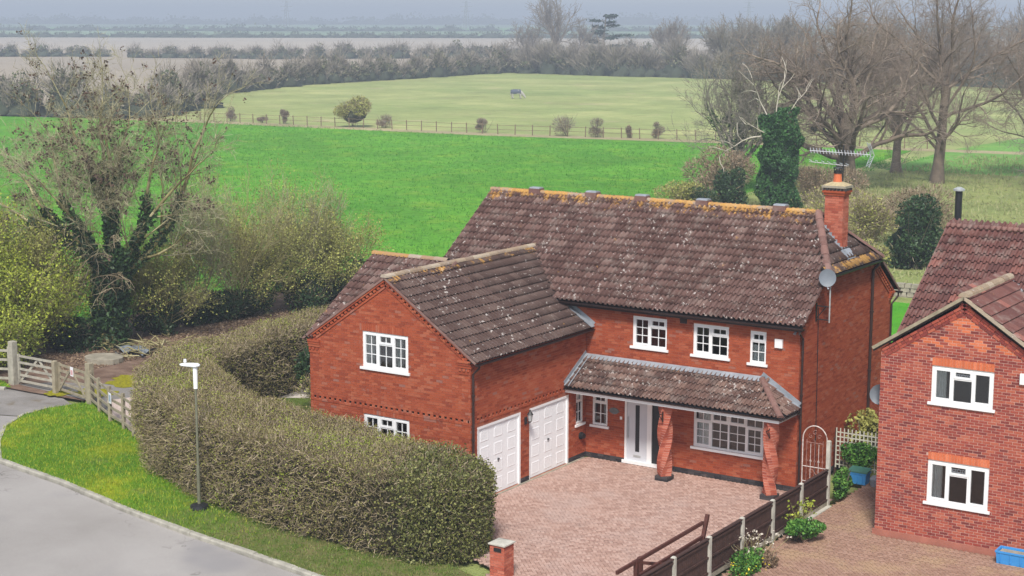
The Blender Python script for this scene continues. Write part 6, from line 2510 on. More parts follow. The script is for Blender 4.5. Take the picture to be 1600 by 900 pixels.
hedge_core(run_b, hb_, Hb, 0.30).build('core', 'hedge_core', hedge2)
P, N = hedge_shell(run_b, hb_, Hb, 45000, rg)
leafy(P, N, rg, 40000, 24000, 0.054, hedge2, 'hedge_leaf', 'hedge_twig')
# dark ivy bush and a yellow-green shrub growing in the hedge by the garage corner
def bush(name, lab, c, radii, n, size, leafm, rg, seed, stems=7, stemm='bark', corem=None, twigs=0, shell=0.75, cat='bush', twigm=None, group=None, nrm=True, lumps=9):
    b_ = empty(name, (c[0], c[1], 0), lab, cat, group)
    cc = (c[0], c[1], c[2])
    P, D = blob_points(n, cc, radii, rg, shell, lumps, seed)
    P[:, 2] = np.maximum(P[:, 2], 0.02)
    V, F = leaf_quads(P, size, rg)
    np_mesh('crown', V, F, leafm, b_, kind='stuff')
    rr = random.Random(seed)
    S = []
    for k in range(stems):
        p = Vector((c[0] + rr.uniform(-0.2, 0.2) * radii[0], c[1] + rr.uniform(-0.2, 0.2) * radii[1], 0))
        d = Vector((rr.uniform(-0.7, 0.7) * radii[0], rr.uniform(-0.7, 0.7) * radii[1], c[2] + radii[2] * 0.6))
        q = p + d * 0.5 + Vector((rr.uniform(-.1, .1), rr.uniform(-.1, .1), 0))
        S += [(*p, *q, 0.035, 0.025), (*q, *(p + d), 0.025, 0.010)]
    V, F = branch_mesh(S)
    np_mesh('stems', V, F, stemm, b_)
    if corem:
        V, F = ico_core((c[0], c[1], c[2] * 0.75), [r * 0.5 for r in radii], rg, 0.25)
        np_mesh('core', V, F, corem, b_)
    if twigs:
        P, D = blob_points(twigs, cc, radii, rg, 0.85, lumps, seed)
        P[:, 2] = np.maximum(P[:, 2], 0.02)
        D[:, 2] += 0.5
        V, F = twig_quads(P - D * 0.15, D, 0.055 * (radii[2] * 2 + 3), 0.010 + size * 0.03, rg)
        np_mesh('twigs', V, F, twigm or 'hedge_twig', b_, kind='stuff')
    return b_


bush('ivy_bush', 'dark ivy mass in the hedge near the garage gable', (-19.6, 1.6, 1.35), (0.9, 1.1, 1.3), 5000, 0.11, 'ivy_leaf', rg, 3, corem='ivy_core')
bush('yellow_shrub', 'yellow green shrub against the garage corner', (-18.6, 3.4, 1.5), (1.0, 1.0, 1.35), 5000, 0.09, 'olive_leaf', rg, 4, twigs=500)
bush('garden_shrub', 'thin leafless shrub inside the hedge by the garden path', (-18.4, 0.4, 0.9), (0.8, 0.8, 0.95), 1200, 0.07, 'olive_leaf', rg, 5, twigs=700)

# ================================================================ trees and shrubs along the track
# the ivy-clad ash
lim = [(-0.95, -0.62, 0.80), (-0.66, -0.40, 1.1), (-0.34, -0.18, 1.35), (-0.10, -0.12, 1.5), (0.12, 0.1, 1.5), (0.32, 0.20, 1.35), (0.55, 0.37, 1.1), (0.76, 0.5, 0.75), (0.15, -0.60, 1.05), (-0.25, 0.60, 1.1), (-0.9, -0.6, 0.5)]
S, tips, nodes = grow(8, (-33.0, 3.7, 0), 13.6, 0.32, levels=4, first=0.27, kids=(5, 5, 4, 4), ratio=0.56, wob=0.22, upb=0.03, ang=(30, 66), limb_dirs=lim, min_r=0.006, limb_r=(0.25, 0.4))
S = np.array(S)
V, F = branch_mesh(S[S[:, 6] > 0.035])
ash = empty('ash_tree', (-32.9, 4.0, 0), 'tall bare ash with ivy on its trunk and limbs and brown seed bunches', 'tree')
np_mesh('trunk', V, F, 'mossy_bark', ash)
V, F = branch_mesh(S[S[:, 6] <= 0.035])
np_mesh('crown', V, F, 'ash_twig', ash)
Tp = np.array([tuple(t_[0]) for t_ in tips])
Td = np.array([tuple(t_[1]) for t_ in tips])
ii = rg.integers(0, len(Tp), 9000)
V, F = twig_quads(Tp[ii] - Td[ii] * 0.3 * rg.random((9000, 1)), Td[ii] + rg.normal(size=(9000, 3)) * 0.6, 0.42, 0.007, rg)
np_mesh('twigs', V, F, 'ash_twig', ash, kind='stuff')
P, D = around(nodes, (-1,), 7000, 0.55, rg)
P2, D2 = around(nodes, (0,), 10000, 0.20, rg, tmax=0.85)
V, F = leaf_quads(np.concatenate([P, P2]), 0.18, rg)
np_mesh('ivy', V, F, 'ivy_leaf', ash, kind='stuff')
ii = rg.choice(len(tips), 700, replace=False)
hi = [i for i in ii if tips[i][0].z > 6.0 or rg.random() < 0.25]
P = np.array([tuple(tips[i][0]) for i in hi])
P = np.repeat(P, 7, 0) + rg.normal(size=(len(P) * 7, 3)) * 0.07
V, F = leaf_quads(P, 0.13, rg)
np_mesh('seed_bunches', V, F, 'seed_key', ash, kind='stuff')
# dead drooping boughs at the front of the trunk
rr = random.Random(3)
S = []
for k in range(13):
    p = Vector((-32.5 + rr.uniform(-0.9, 1.0), 3.3 + rr.uniform(-0.4, 0.6), rr.uniform(2.4, 5.6)))
    d = Vector((rr.uniform(-0.8, 0.9), rr.uniform(-0.9, -0.2), 0.4))
    r_ = 0.028
    for i in range(6):
        q = p + d.normalized() * rr.uniform(0.22, 0.38)
        S.append((*p, *q, r_, r_ * 0.85))
        for j in range(2):
            e = q + Vector((rr.gauss(0, 0.35), rr.gauss(0, 0.3), -abs(rr.gauss(0.25, 0.3))))
            m_ = (q + e) / 2 + Vector((rr.gauss(0, 0.08), rr.gauss(0, 0.08), 0.08))
            S += [(*q, *m_, r_ * 0.5, r_ * 0.35), (*m_, *e, r_ * 0.35, 0.006)]
        p = q
        r_ *= 0.85
        d = d + Vector((rr.gauss(0, 0.3), rr.gauss(0, 0.3), -0.3))
V, F = branch_mesh(S)
np_mesh('dead_boughs', V, F, 'hedge_twig', ash, kind='stuff')


def shrub_tree(name, lab, base_, h, seed, bark, spread, leafm=None, nleaf=0, lsize=0.1, limbs=9, first=0.06, r0=0.09, levels=3, kids=(6, 6, 5), ivy=0, cat='tree', upb=0.10, group=None, min_r=0.007, wob=0.22):
    S, tips, nodes = grow(seed, base_, h, r0, spread=spread, levels=levels, limbs=limbs, first=first, kids=kids, ratio=0.60, wob=wob, upb=upb, ang=(25, 60), min_r=min_r)
    V, F = branch_mesh(S)
    o = empty(name, base_, lab, cat, group)
    np_mesh('trunk', V, F, bark, o)
    if nleaf:
        T = np.array([tuple(t_[0]) for t_ in tips])
        P = T[rg.integers(0, len(T), nleaf)] + rg.normal(size=(nleaf, 3)) * 0.22
        V, F = leaf_quads(P, lsize, rg)
        np_mesh('crown', V, F, leafm, o, kind='stuff')
    if ivy:
        P, D = around(nodes, (-1, 0), ivy, 0.3, rg, zmax=base_[2] + h * 0.55)
        V, F = leaf_quads(P, 0.13, rg)
        np_mesh('ivy', V, F, 'ivy_leaf', o, kind='stuff')
    return o


belt = [
    # name, label, base, height, seed, bark, spread, leaf, nleaf
    ('willow_shrub', 'yellow green willow scrub at the picture edge behind the rail fence', (-34.6, -0.8, 0), 5.2, 31, 'mossy_bark', 1.0, 'willow_leaf', 5200, 0.13),
    ('willow_shrub', 'bright yellow green bush low at the picture edge beside the tall gate post', (-33.4, -2.2, 0), 3.0, 32, 'mossy_bark', 1.2, 'willow_leaf', 4200, 0.12),
    ('hazel_shrub', 'olive green scrub between the ash tree and the picture edge', (-35.2, 2.2, 0), 5.4, 33, 'mossy_bark', 0.9, 'olive_leaf', 4200, 0.11),
    ('hazel_shrub', 'olive scrub directly right of the ivy clad ash trunk', (-32.6, 6.8, 0), 4.6, 34, 'mossy_bark', 0.9, 'olive_leaf', 3000, 0.10),
    ('bare_sapling', 'pale bare sapling with upright stems right of the ash tree', (-33.2, 9.2, 0), 6.6, 35, 'ash_twig', 0.45, 'olive_leaf', 700, 0.08),
    ('bare_sapling', 'slender bare sapling in the middle of the scrub belt', (-33.0, 11.6, 0), 7.2, 36, 'mossy_bark', 0.5, 'olive_leaf', 900, 0.08),
    ('hazel_shrub', 'tangled olive brown scrub in the middle of the belt along the track', (-32.6, 13.2, 0), 5.0, 37, 'mossy_bark', 0.9, 'olive_leaf', 3600, 0.10),
    ('hawthorn_tree', 'broad grey brown thorn tree rising above the scrub near the garage roof', (-33.4, 15.6, 0), 6.4, 38, 'ash_twig', 0.85, 'olive_leaf', 2200, 0.09),
    ('hazel_shrub', 'olive scrub at the end of the belt next to the garage roof', (-32.2, 17.6, 0), 4.8, 39, 'mossy_bark', 1.0, 'olive_leaf', 3800, 0.10),
    ('hawthorn_tree', 'pale twiggy thorn at the right end of the scrub belt', (-33.6, 18.2, 0), 5.4, 40, 'ash_twig', 0.8, 'olive_leaf', 900, 0.08),
    ('willow_shrub', 'fresh yellow green growth behind the field gates', (-34.2, 0.9, 0), 3.8, 41, 'mossy_bark', 1.1, 'willow_leaf', 2600, 0.11),
    ('willow_shrub', 'tall yellow green sallow at the left picture edge behind the lower scrub', (-37.0, -0.6, 0), 7.0, 43, 'mossy_bark', 0.9, 'willow_leaf', 3600, 0.12),
    ('hazel_shrub', 'tall olive hazel filling the gap left of the ash crown', (-37.4, 2.6, 0), 6.4, 44, 'mossy_bark', 0.9, 'olive_leaf', 3000, 0.11),
    ('hazel_shrub', 'green brown scrub behind the dirt track at the foot of the ash', (-34.4, 5.6, 0), 4.2, 42, 'mossy_bark', 1.0, 'willow_leaf', 2200, 0.10),
]
for nm, lab, b_, h, sd_, bk, sp_, lf, nl, ls in belt:
    shrub_tree(nm, lab, b_, h, sd_, bk, sp_, lf, int(nl * 3.2), ls * 0.9, levels=3, kids=(6, 6, 5), ivy=1500 if 'hazel' in nm else 0, cat='shrub' if 'shrub' in nm else 'tree')
for i, (c, rad, lab) in enumerate([((-33.0, 12.0, 0.7), (1.5, 2.0, 1.0), 'dark ivy mound under the middle of the scrub belt'), ((-32.0, 15.6, 0.9), (1.4, 1.9, 1.35), 'dark ivy thicket under the thorn tree'), ((-31.6, 18.6, 0.8), (1.3, 1.7, 1.2), 'dark ivy thicket beside the garage roof'),
                                   ((-34.0, 2.4, 0.6), (1.4, 1.8, 1.0), 'dark undergrowth mound left of the ash trunk'), ((-33.4, 7.2, 0.6), (1.3, 1.7, 0.95), 'dark bramble mound right of the ash trunk'), ((-34.4, -0.2, 0.6), (1.3, 1.6, 0.9), 'dark undergrowth mound behind the field gates'),
                                   ((-33.6, 9.8, 0.6), (1.2, 1.5, 0.95), 'dark bramble mound below the pale bare sapling')]):
    bush('ivy_mound', lab, c, rad, 4200, 0.13, 'ivy_leaf', rg, 50 + i, corem='ivy_core', twigs=500)
# heap of cut brushwood beside the track
bh = MB()
rr = random.Random(12)
S = []
for k in range(90):
    p = Vector((-30.6 + rr.gauss(0, 0.7), 3.9 + rr.gauss(0, 0.8), rr.uniform(0.02, 0.4)))
    d = Vector((rr.gauss(0, 1), rr.gauss(0, 1), rr.gauss(0, 0.22))).normalized()
    L = rr.uniform(0.4, 1.3)
    m_ = p + d * L * 0.5 + Vector((0, 0, rr.uniform(-0.03, 0.12)))
    e = p + d * L
    e.z = max(0.01, e.z)
    r_ = rr.uniform(0.008, 0.032)
    S += [(*p, *m_, r_, r_ * 0.8), (*m_, *e, r_ * 0.8, r_ * 0.4)]
V, F = tubes(S, 4)
np_mesh('brushwood_heap', V, F, 'mossy_bark', None, origin=(-30.4, 4, 0), label='heap of cut pale brushwood beside the dirt track', cat='brushwood', kind='stuff')
# leaf litter and sticks on the track edge
n = 9000
P = np.stack([rg.uniform(-33.5, -29.6, n), rg.uniform(-1.0, 19, n), np.full(n, 0.0)], 1)
P[:, 0] += np.where(P[:, 1] > 6, 0.6, -0.4)
V, F = leaf_quads(P, 0.10, rg, 0.8)
np_mesh('leaf_litter', V + np.array([0, 0, 0.02]), F, 'dry_leaf', None, origin=(-31, 8, 0), kind='stuff')

# grass blades on the verge
def blades(name, poly, n, size, mat, z0=0.0, w=0.008, keep=None):
    xs, ys = [p[0] for p in poly], [p[1] for p in poly]
    x = rg.uniform(min(xs), max(xs), n * 2)
    y = rg.uniform(min(ys), max(ys), n * 2)
    c = np.zeros(len(x), bool)
    for i in range(len(poly)):
        (x0, y0), (x1, y1) = poly[i - 1], poly[i]
        cond = ((y0 > y) != (y1 > y)) & (x < (x1 - x0) * (y - y0) / (y1 - y0 + 1e-12) + x0)
        c ^= cond
    P = np.stack([x[c], y[c], np.full(c.sum(), z0)], 1)[:n]
    if keep is not None:
        P = P[keep(P)]
    D = rg.normal(size=(len(P), 3)) * 0.35 + np.array([0, 0, 1.0])
    V, F = twig_quads(P, D, size, w, rg)
    np_mesh(name, V, F, mat, None, origin=(*poly[0], 0), kind='stuff')


VERGE = kerb_pts[:12] + [(-3.6, -11.3), (-5, -10.8), (-10, -10.6), (-14, -9.6), (-17.6, -8.3), (-20.4, -6.4), (-21.5, -5.9), (-25.6, -3.7)]
shaded_at = lambda P: np.clip((P[:, 0] + 15.5) / 7.0 + rg.normal(size=len(P)) * 0.18, 0, 1) > 0.5  # picks blades that carry the painted hedge shade, more towards the drive
blades('grass', VERGE, 30000, 0.085, 'verge_blade', 0.0, 0.009, lambda P: ~shaded_at(P))
blades('grass', VERGE, 26000, 0.07, 'shaded_blade', 0.0, 0.009, shaded_at)
blades('grass', [(-30.3, -3.75), (-32.4, -4.5), (-36, -5.8), (-40, -6), (-34, -3.3), (-31.2, -3.2)], 3000, 0.13, 'verge_blade', 0.0, 0.010)
# tufts over the green field, thicker towards the house
n = 26000
t_ = rg.random(n)
P = np.stack([-36 - 100 * rg.random(n) ** 1.2, 10 + 105 * t_ ** 0.9, np.full(n, -0.05)], 1)
P = P[(P[:, 0] > -150) & (P[:, 1] > 6 + 0.0 * P[:, 0])]
P = np.repeat(P, 3, 0) + rg.normal(size=(len(P) * 3, 3)) * np.array([0.12, 0.12, 0])
D = rg.normal(size=(len(P), 3)) * 0.5 + np.array([0, 0, 1.0])
V, F = twig_quads(P, D, 0.17, 0.022, rg)
np_mesh('field_tufts', V, F, 'field_blade', None, origin=(-60, 50, 0), kind='stuff')
n = 9000
P = np.stack([rg.uniform(-34, 10, n), rg.uniform(36, 120, n), np.full(n, -0.03)], 1)
P = np.repeat(P, 3, 0) + rg.normal(size=(len(P) * 3, 3)) * np.array([0.15, 0.15, 0])
D = rg.normal(size=(len(P), 3)) * 0.5 + np.array([0, 0, 1.0])
V, F = twig_quads(P, D, 0.3, 0.03, rg)
np_mesh('rough_tufts', V, F, 'pasture_blade', None, origin=(-15, 70, 0), kind='stuff')

# shrubs by the board fence and trellis
for i, (nm, lab, c, rad, n_, sz, lf) in enumerate([
    ('garden_shrub', 'fresh green leafy shrub at the foot of the concrete fence posts', (1.95, -4.1, 0.28), (0.62, 0.85, 0.32), 2600, 0.10, 'shrub_leaf'),
    ('garden_shrub', 'low green border plants with yellow flowers at the bottom edge of the fence', (1.85, -7.3, 0.22), (0.5, 0.9, 0.28), 2000, 0.09, 'shrub_leaf'),
    ('garden_shrub', 'dry brown tussock beside the border plants near the fence', (2.15, -6.5, 0.18), (0.35, 0.35, 0.2), 900, 0.08, 'dry_leaf'),
    ('garden_shrub', 'green shrub spilling round the tall concrete fence post', (1.38, 0.15, 0.5), (0.28, 0.75, 0.55), 2200, 0.10, 'shrub_leaf'),
    ('garden_shrub', 'leafy green climber covering the lower half of the trellis', (0.95, 2.35, 0.75), (0.75, 0.25, 0.42), 2600, 0.10, 'shrub_leaf'),
    ('garden_shrub', 'light green shrub rising behind the trellis', (0.8, 3.6, 1.0), (0.7, 0.8, 0.95), 2400, 0.11, 'olive_leaf'),
]):
    b_ = bush(nm, lab, c, rad, n_, sz, lf, rg, 70 + i, stems=5)
    if 'yellow flowers' in lab:
        P, D = blob_points(60, (c[0], c[1], c[2] + 0.05), rad, rg, 1.0, 6, 3)
        V, F = leaf_quads(P, 0.07, rg)
        np_mesh('flowers', V, F, 'yellow_flower', b_, kind='stuff')
S = []
rr = random.Random(4)
for k in range(16):
    p = Vector((1.6 + rr.uniform(-0.1, 0.15), -3.5 + rr.gauss(0, 0.15), 0.1))
    q = p + Vector((rr.gauss(0.05, 0.12), rr.gauss(0, 0.2), rr.uniform(0.35, 0.8)))
    S.append((*p, *q, 0.01, 0.006))
V, F = tubes(S, 4)
sp_ = empty('flowering_sprig', (1.62, -3.5, 0), 'pale leaved sprig growing up the boards beside the green shrub', 'plant')
np_mesh('stems', V, F, 'mossy_bark', sp_)
P = np.array([s[3:6] for s in S])
P = np.repeat(P, 9, 0) + rg.normal(size=(len(P) * 9, 3)) * 0.07
V, F = leaf_quads(P, 0.09, rg)
np_mesh('leaves', V, F, 'willow_leaf', sp_, kind='stuff')
S = []
for k in range(40):
    p = Vector((1.55 + rr.uniform(-0.1, 0.3), -6.4 + rr.gauss(0, 0.35), 0.05))
    q = p + Vector((rr.gauss(0.0, 0.2), rr.gauss(0, 0.3), rr.uniform(0.3, 0.85)))
    S.append((*p, *q, 0.008, 0.004))
V, F = tubes(S, 3)
hy = empty('dry_flower_stems', (1.6, -6.4, 0), 'pinkish dry flower heads on thin stems in front of the boards', 'plant')
np_mesh('stems', V, F, 'mossy_bark', hy)
P = np.array([s[3:6] for s in S])
P = np.repeat(P, 5, 0) + rg.normal(size=(len(P) * 5, 3)) * 0.05
V, F = leaf_quads(P, 0.07, rg)
np_mesh('flower_heads', V, F, 'pale_bark', hy, kind='stuff')
# ================================================================ trees beyond the houses
def big_tree(name, lab, base_, h, r0, seed, bark, spread, limbs=9, first=0.22, kids=(6, 6, 5, 4), levels=4, ang=(32, 66), wob=0.30, upb=0.05, min_r=0.012, mist=0, ivy=0, ivyz=0.3, limb_dirs=None, ratio=0.62, lean=(0, 0, 0), twig=None, limb_r=(0.3, 0.5), start=0.35):
    S, tips, nodes = grow(seed, base_, h, r0, spread=spread, levels=levels, limbs=limbs, first=first, kids=kids, ratio=ratio, wob=wob, upb=upb, ang=ang, min_r=min_r, limb_dirs=limb_dirs, lean=lean, limb_r=limb_r, start=start)
    S = np.array(S)
    o = empty(name, base_, lab, 'tree')
    big = S[:, 6] > 0.06
    V, F = branch_mesh(S[big], 0.05)
    np_mesh('trunk', V, F, bark, o)
    V, F = branch_mesh(S[~big], 0.05)
    np_mesh('crown', V, F, twig or bark, o)
    for k in range(mist):
        t_ = tips[(k * 977 + 41) % len(tips)][0]
        P, D = blob_points(420, t_, (0.55, 0.55, 0.5), rg, 0.9, 5, k)
        V, F = leaf_quads(P, 0.16, rg)
        np_mesh('mistletoe', V, F, 'ivy_leaf', o, kind='stuff')
    if ivy:
        P, D = around(nodes, (-1, 0), ivy, 0.35, rg, zmax=h * ivyz)
        V, F = leaf_quads(P, 0.18, rg)
        np_mesh('ivy', V, F, 'ivy_leaf', o, kind='stuff')
    return o, tips, nodes


lim1 = [(-0.95, -0.6, 0.75), (-0.75, -0.3, 1.0), (-0.45, -0.5, 1.2), (-0.3, 0.3, 1.35), (-0.05, -0.2, 1.5), (0.28, 0.3, 1.4), (0.55, 0.1, 1.15), (0.85, 0.55, 0.9), (1.0, 0.65, 0.62), (0.45, -0.75, 0.9), (-0.5, 0.75, 0.95), (0.15, 0.75, 1.05), (-1.05, -0.65, 0.45), (0.1, -0.4, 1.3), (0.9, 0.4, 0.5), (-0.8, -0.2, 0.6), (0.3, -0.8, 0.5)]
big_tree('oak_tree', 'great bare oak with a thick trunk and reddish twigs behind the chimney', (-30.9, 80.0, 0), 17.5, 0.80, 101, 'oak_bark', 1.25, first=0.36, start=0.72, kids=(6, 5, 5, 5), wob=0.30, ang=(36, 72), upb=0.0, min_r=0.008, limb_r=(0.22, 0.36), limb_dirs=lim1, twig='oak_twig', ratio=0.60)
lim2 = [(-0.6, -0.4, 1.0), (-0.35, 0.2, 1.3), (0.0, -0.1, 1.5), (0.25, 0.2, 1.35), (0.55, 0.36, 1.1), (0.85, 0.55, 0.75), (-0.85, -0.6, 0.7), (0.35, -0.6, 1.0), (-0.3, 0.7, 1.0), (0.1, 0.4, 1.4), (-0.7, -0.5, 0.55), (0.75, 0.5, 0.55), (0.2, -0.8, 0.6)]
big_tree('oak_tree', 'tall bare oak with a straight trunk standing right of the great oak', (-27.3, 91.0, 0), 19.5, 0.46, 102, 'oak_bark', 0.85, first=0.42, start=0.75, kids=(6, 5, 5, 5), wob=0.26, ang=(34, 70), upb=0.0, min_r=0.008, limb_r=(0.26, 0.42), limb_dirs=lim2, twig='oak_twig', ratio=0.60)
big_tree('bare_tree', 'bare tree with mistletoe balls left of the ivy column', (-38.2, 75.0, 0), 12.0, 0.40, 103, 'grey_bark', 0.7, limbs=8, first=0.2, kids=(5, 5, 4, 3), mist=3, ivy=1800, ivyz=0.5)
big_tree('bare_tree', 'bare spreading tree with low boughs at the right picture edge', (-16.5, 92.0, 0), 10.0, 0.30, 104, 'grey_bark', 1.3, limbs=9, first=0.16, kids=(5, 4, 4, 3), ang=(40, 75), wob=0.34, upb=0.0)
big_tree('bare_tree', 'bare brown tree filling the gap between the two oaks', (-33.5, 98.0, 0), 16.0, 0.40, 106, 'oak_bark', 1.0, limbs=11, first=0.3, start=0.7, kids=(5, 5, 4, 4), wob=0.28, upb=0.0, min_r=0.009, twig='oak_twig')
big_tree('bare_tree', 'bare brown tree behind the tall oak towards the right picture edge', (-21.5, 101.0, 0), 15.0, 0.36, 107, 'oak_bark', 1.0, limbs=11, first=0.3, start=0.7, kids=(5, 5, 4, 4), wob=0.28, upb=0.0, min_r=0.009, twig='oak_twig')
# ivy column with dead boughs
icol = empty('ivy_column', (-29.9, 64.6, 0), 'dense dark ivy column on a dead trunk with bleached boughs', 'tree')
rr = random.Random(2)
S = []
for dx, dy, hz in ((-0.5, -0.3, 6.8), (0.65, 0.4, 7.3), (0.1, 0.0, 6.0)):
    p = Vector((-29.9, 64.6, 0))
    for i in range(6):
        q = Vector((-29.9 + dx * (i + 1) / 6 + rr.gauss(0, 0.05), 64.6 + dy * (i + 1) / 6, hz * (i + 1) / 6))
        S.append((*p, *q, 0.38 - 0.04 * i, 0.34 - 0.04 * i))
        p = q
V, F = branch_mesh(S)
np_mesh('trunk', V, F, 'oak_bark', icol)
def column_pts(n):
    z = rg.random(n) * 7.4
    ph = rg.uniform(0, 2 * np.pi, n)
    r_ = 1.32 - 0.12 * z / 7.4 + 0.24 * np.sin(3 * ph + z * 1.4) + 0.18 * np.sin(z * 2.6 + ph) + 0.1 * np.sin(5 * ph - z * 3.7)
    r_ *= np.where(rg.random(n) < 0.8, 1.0, rg.random(n))
    x, y = np.cos(ph) * r_, np.sin(ph) * r_
    top = z > 5.9
    lob = np.where(rg.random(n) < 0.5, -1, 1)
    k = np.clip((z - 5.2) / 2.2, 0, 1)
    cx_ = lob * 0.62 * k
    x, y = x * (1 - 0.45 * k) + cx_ * 0.83, y * (1 - 0.45 * k) + cx_ * 0.55
    z = np.where((lob < 0) & (z > 6.9), 6.9 - rg.random(n), z)
    return np.stack([-29.9 + x, 64.6 + y, z], 1)
V, F = leaf_quads(column_pts(13000), 0.24, rg)
np_mesh('ivy', V, F, 'bright_ivy_leaf', icol, kind='stuff')
Vc, Fc = ico_core((-29.9, 64.6, 2.9), (0.95, 0.95, 3.6), rg, 0.1)
np_mesh('core', Vc, Fc, 'ivy_core', icol)
S = []
def bough(p, d, L, r_, n=5):
    p, d = Vector(p), Vector(d)
    for i in range(n):
        d = (d.normalized() + Vector((rr.gauss(0, 0.22), rr.gauss(0, 0.2), rr.gauss(0.02, 0.2)))).normalized()
        q = p + d * (L / n)
        S.append((*p, *q, r_ * (1 - 0.14 * i), r_ * (1 - 0.14 * (i + 1))))
        if i > 0 and n > 3:
            bough(q, d + Vector((rr.gauss(0, 0.7), rr.gauss(0, 0.7), rr.gauss(0.3, 0.5))), L * 0.42, r_ * 0.5, 3)
        p = q
bough((-30.6, 64.2, 6.6), (-0.35, -0.2, 1.0), 3.6, 0.05)
bough((-30.2, 64.5, 6.8), (0.05, 0.0, 1.0), 3.4, 0.05)
bough((-29.4, 64.9, 7.0), (0.35, 0.2, 1.0), 2.6, 0.04)
bough((-30.9, 63.6, 5.4), (-1.0, -0.6, 0.15), 3.4, 0.06)
bough((-30.4, 63.4, 5.6), (-0.3, -0.7, 0.45), 2.0, 0.05)
V, F = tubes(S, 5)
np_mesh('dead_boughs', V, F, 'pale_bark', icol)
# thicket behind the house
for i, (nm, lab, c, rad, n_, sz, lf, tw_, core) in enumerate([
    ('bramble_thicket', 'brown leafless thicket left of the ivy column behind the ridge', (-35.2, 66.5, 2.0), (3.2, 3.0, 2.4), 3600, 0.17, 'dry_leaf', 3600, None),
    ('holly_bush', 'dark holly at the foot of the ivy column behind the ridge', (-32.6, 62.5, 1.7), (1.5, 1.5, 1.9), 6000, 0.18, 'ivy_leaf', 200, 'ivy_core'),
    ('garden_bush', 'olive green bush beside the field behind the ridge', (-35.6, 61.0, 1.1), (2.4, 2.2, 1.4), 4200, 0.15, 'olive_leaf', 1200, None),
    ('dark_bush', 'low dark clipped bush behind the ridge vents', (-33.8, 60.4, 0.9), (1.5, 1.1, 1.0), 2600, 0.14, 'ivy_leaf', 300, 'ivy_core'),
    ('ivy_bush', 'tall dark ivy bush between the chimney and the black flue', (-12.4, 44.0, 1.9), (2.1, 2.0, 2.3), 12000, 0.17, 'ivy_leaf', 500, 'ivy_core'),
    ('bramble_thicket', 'straw coloured leafless thicket just right of the chimney', (-16.4, 46.5, 1.8), (2.6, 2.4, 2.0), 3400, 0.14, 'olive_leaf', 4200, None),
    ('bramble_thicket', 'brown leafless thicket behind the ivy bush', (-15.6, 53.0, 1.9), (3.4, 3.0, 1.9), 1800, 0.15, 'dry_leaf', 4600, None),
    ('bramble_thicket', 'brown leafless scrub at the right picture edge behind the neighbour ridge', (-4.6, 46.0, 0.7), (4.2, 2.6, 0.9), 1600, 0.14, 'dry_leaf', 3400, None),
    ('bramble_thicket', 'straw coloured scrub between the ivy column and the chimney', (-25.2, 62.0, 1.0), (3.6, 3.0, 1.5), 2600, 0.15, 'olive_leaf', 3600, None),
    ('bramble_thicket', 'olive brown thicket between the ivy column and the great oak trunk', (-29.0, 71.0, 1.6), (3.0, 2.6, 1.9), 2600, 0.16, 'dry_leaf', 4200, None),
    ('bramble_thicket', 'pale straw thicket under the great oak', (-31.5, 77.0, 1.0), (4.0, 3.0, 1.4), 1800, 0.16, 'olive_leaf', 3600, None),
    ('garden_bush', 'yellow green bush on the lawn edge between the two roofs', (-13.2, 39.4, 0.9), (1.1, 1.1, 1.1), 1800, 0.12, 'olive_leaf', 900, None),
]):
    bush(nm, lab, c, rad, n_, sz, lf, rg, 200 + i, stems=9, corem=core, twigs=tw_, twigm='hedge_twig' if 'straw' in lab else None)
# ================================================================ the paddock fence and its bushes
pf = empty('paddock_fence', (-100, 117, 0), 'post and rail fence dividing the bright green field from the pale pasture', 'fence')
fl_ = [(-146, 115.0), (-134, 115.6), (-112, 116.8), (-90, 117.6), (-66, 122.0), (-50, 124.5), (-38, 126)]
mep = MB().box(-0.045, -0.045, -0.05, 0.045, 0.045, 1.2)
pm = bpy.data.meshes.new('post')
pm.from_pydata(mep.v, [], mep.f)
pm.materials.append(MATS['timber_rot'])
for a, b in zip(fl_, fl_[1:]):
    a, b = Vector((*a, 0)), Vector((*b, 0))
    n = max(1, round((b - a).length / 2.3))
    for k in range(n):
        p = a.lerp(b, k / n)
        o = bpy.data.objects.new('post', pm)
        link(o, pf, p)
        o.rotation_euler = (random.gauss(0, 0.03), random.gauss(0, 0.03), 0)
    for z in (0.55, 1.05):
        m2 = MB()
        m2.beam(a + Vector((0, 0, z)), b + Vector((0, 0, z)), 0.02, 0.045)
        m2.build('rail', 'timber_rot', pf)
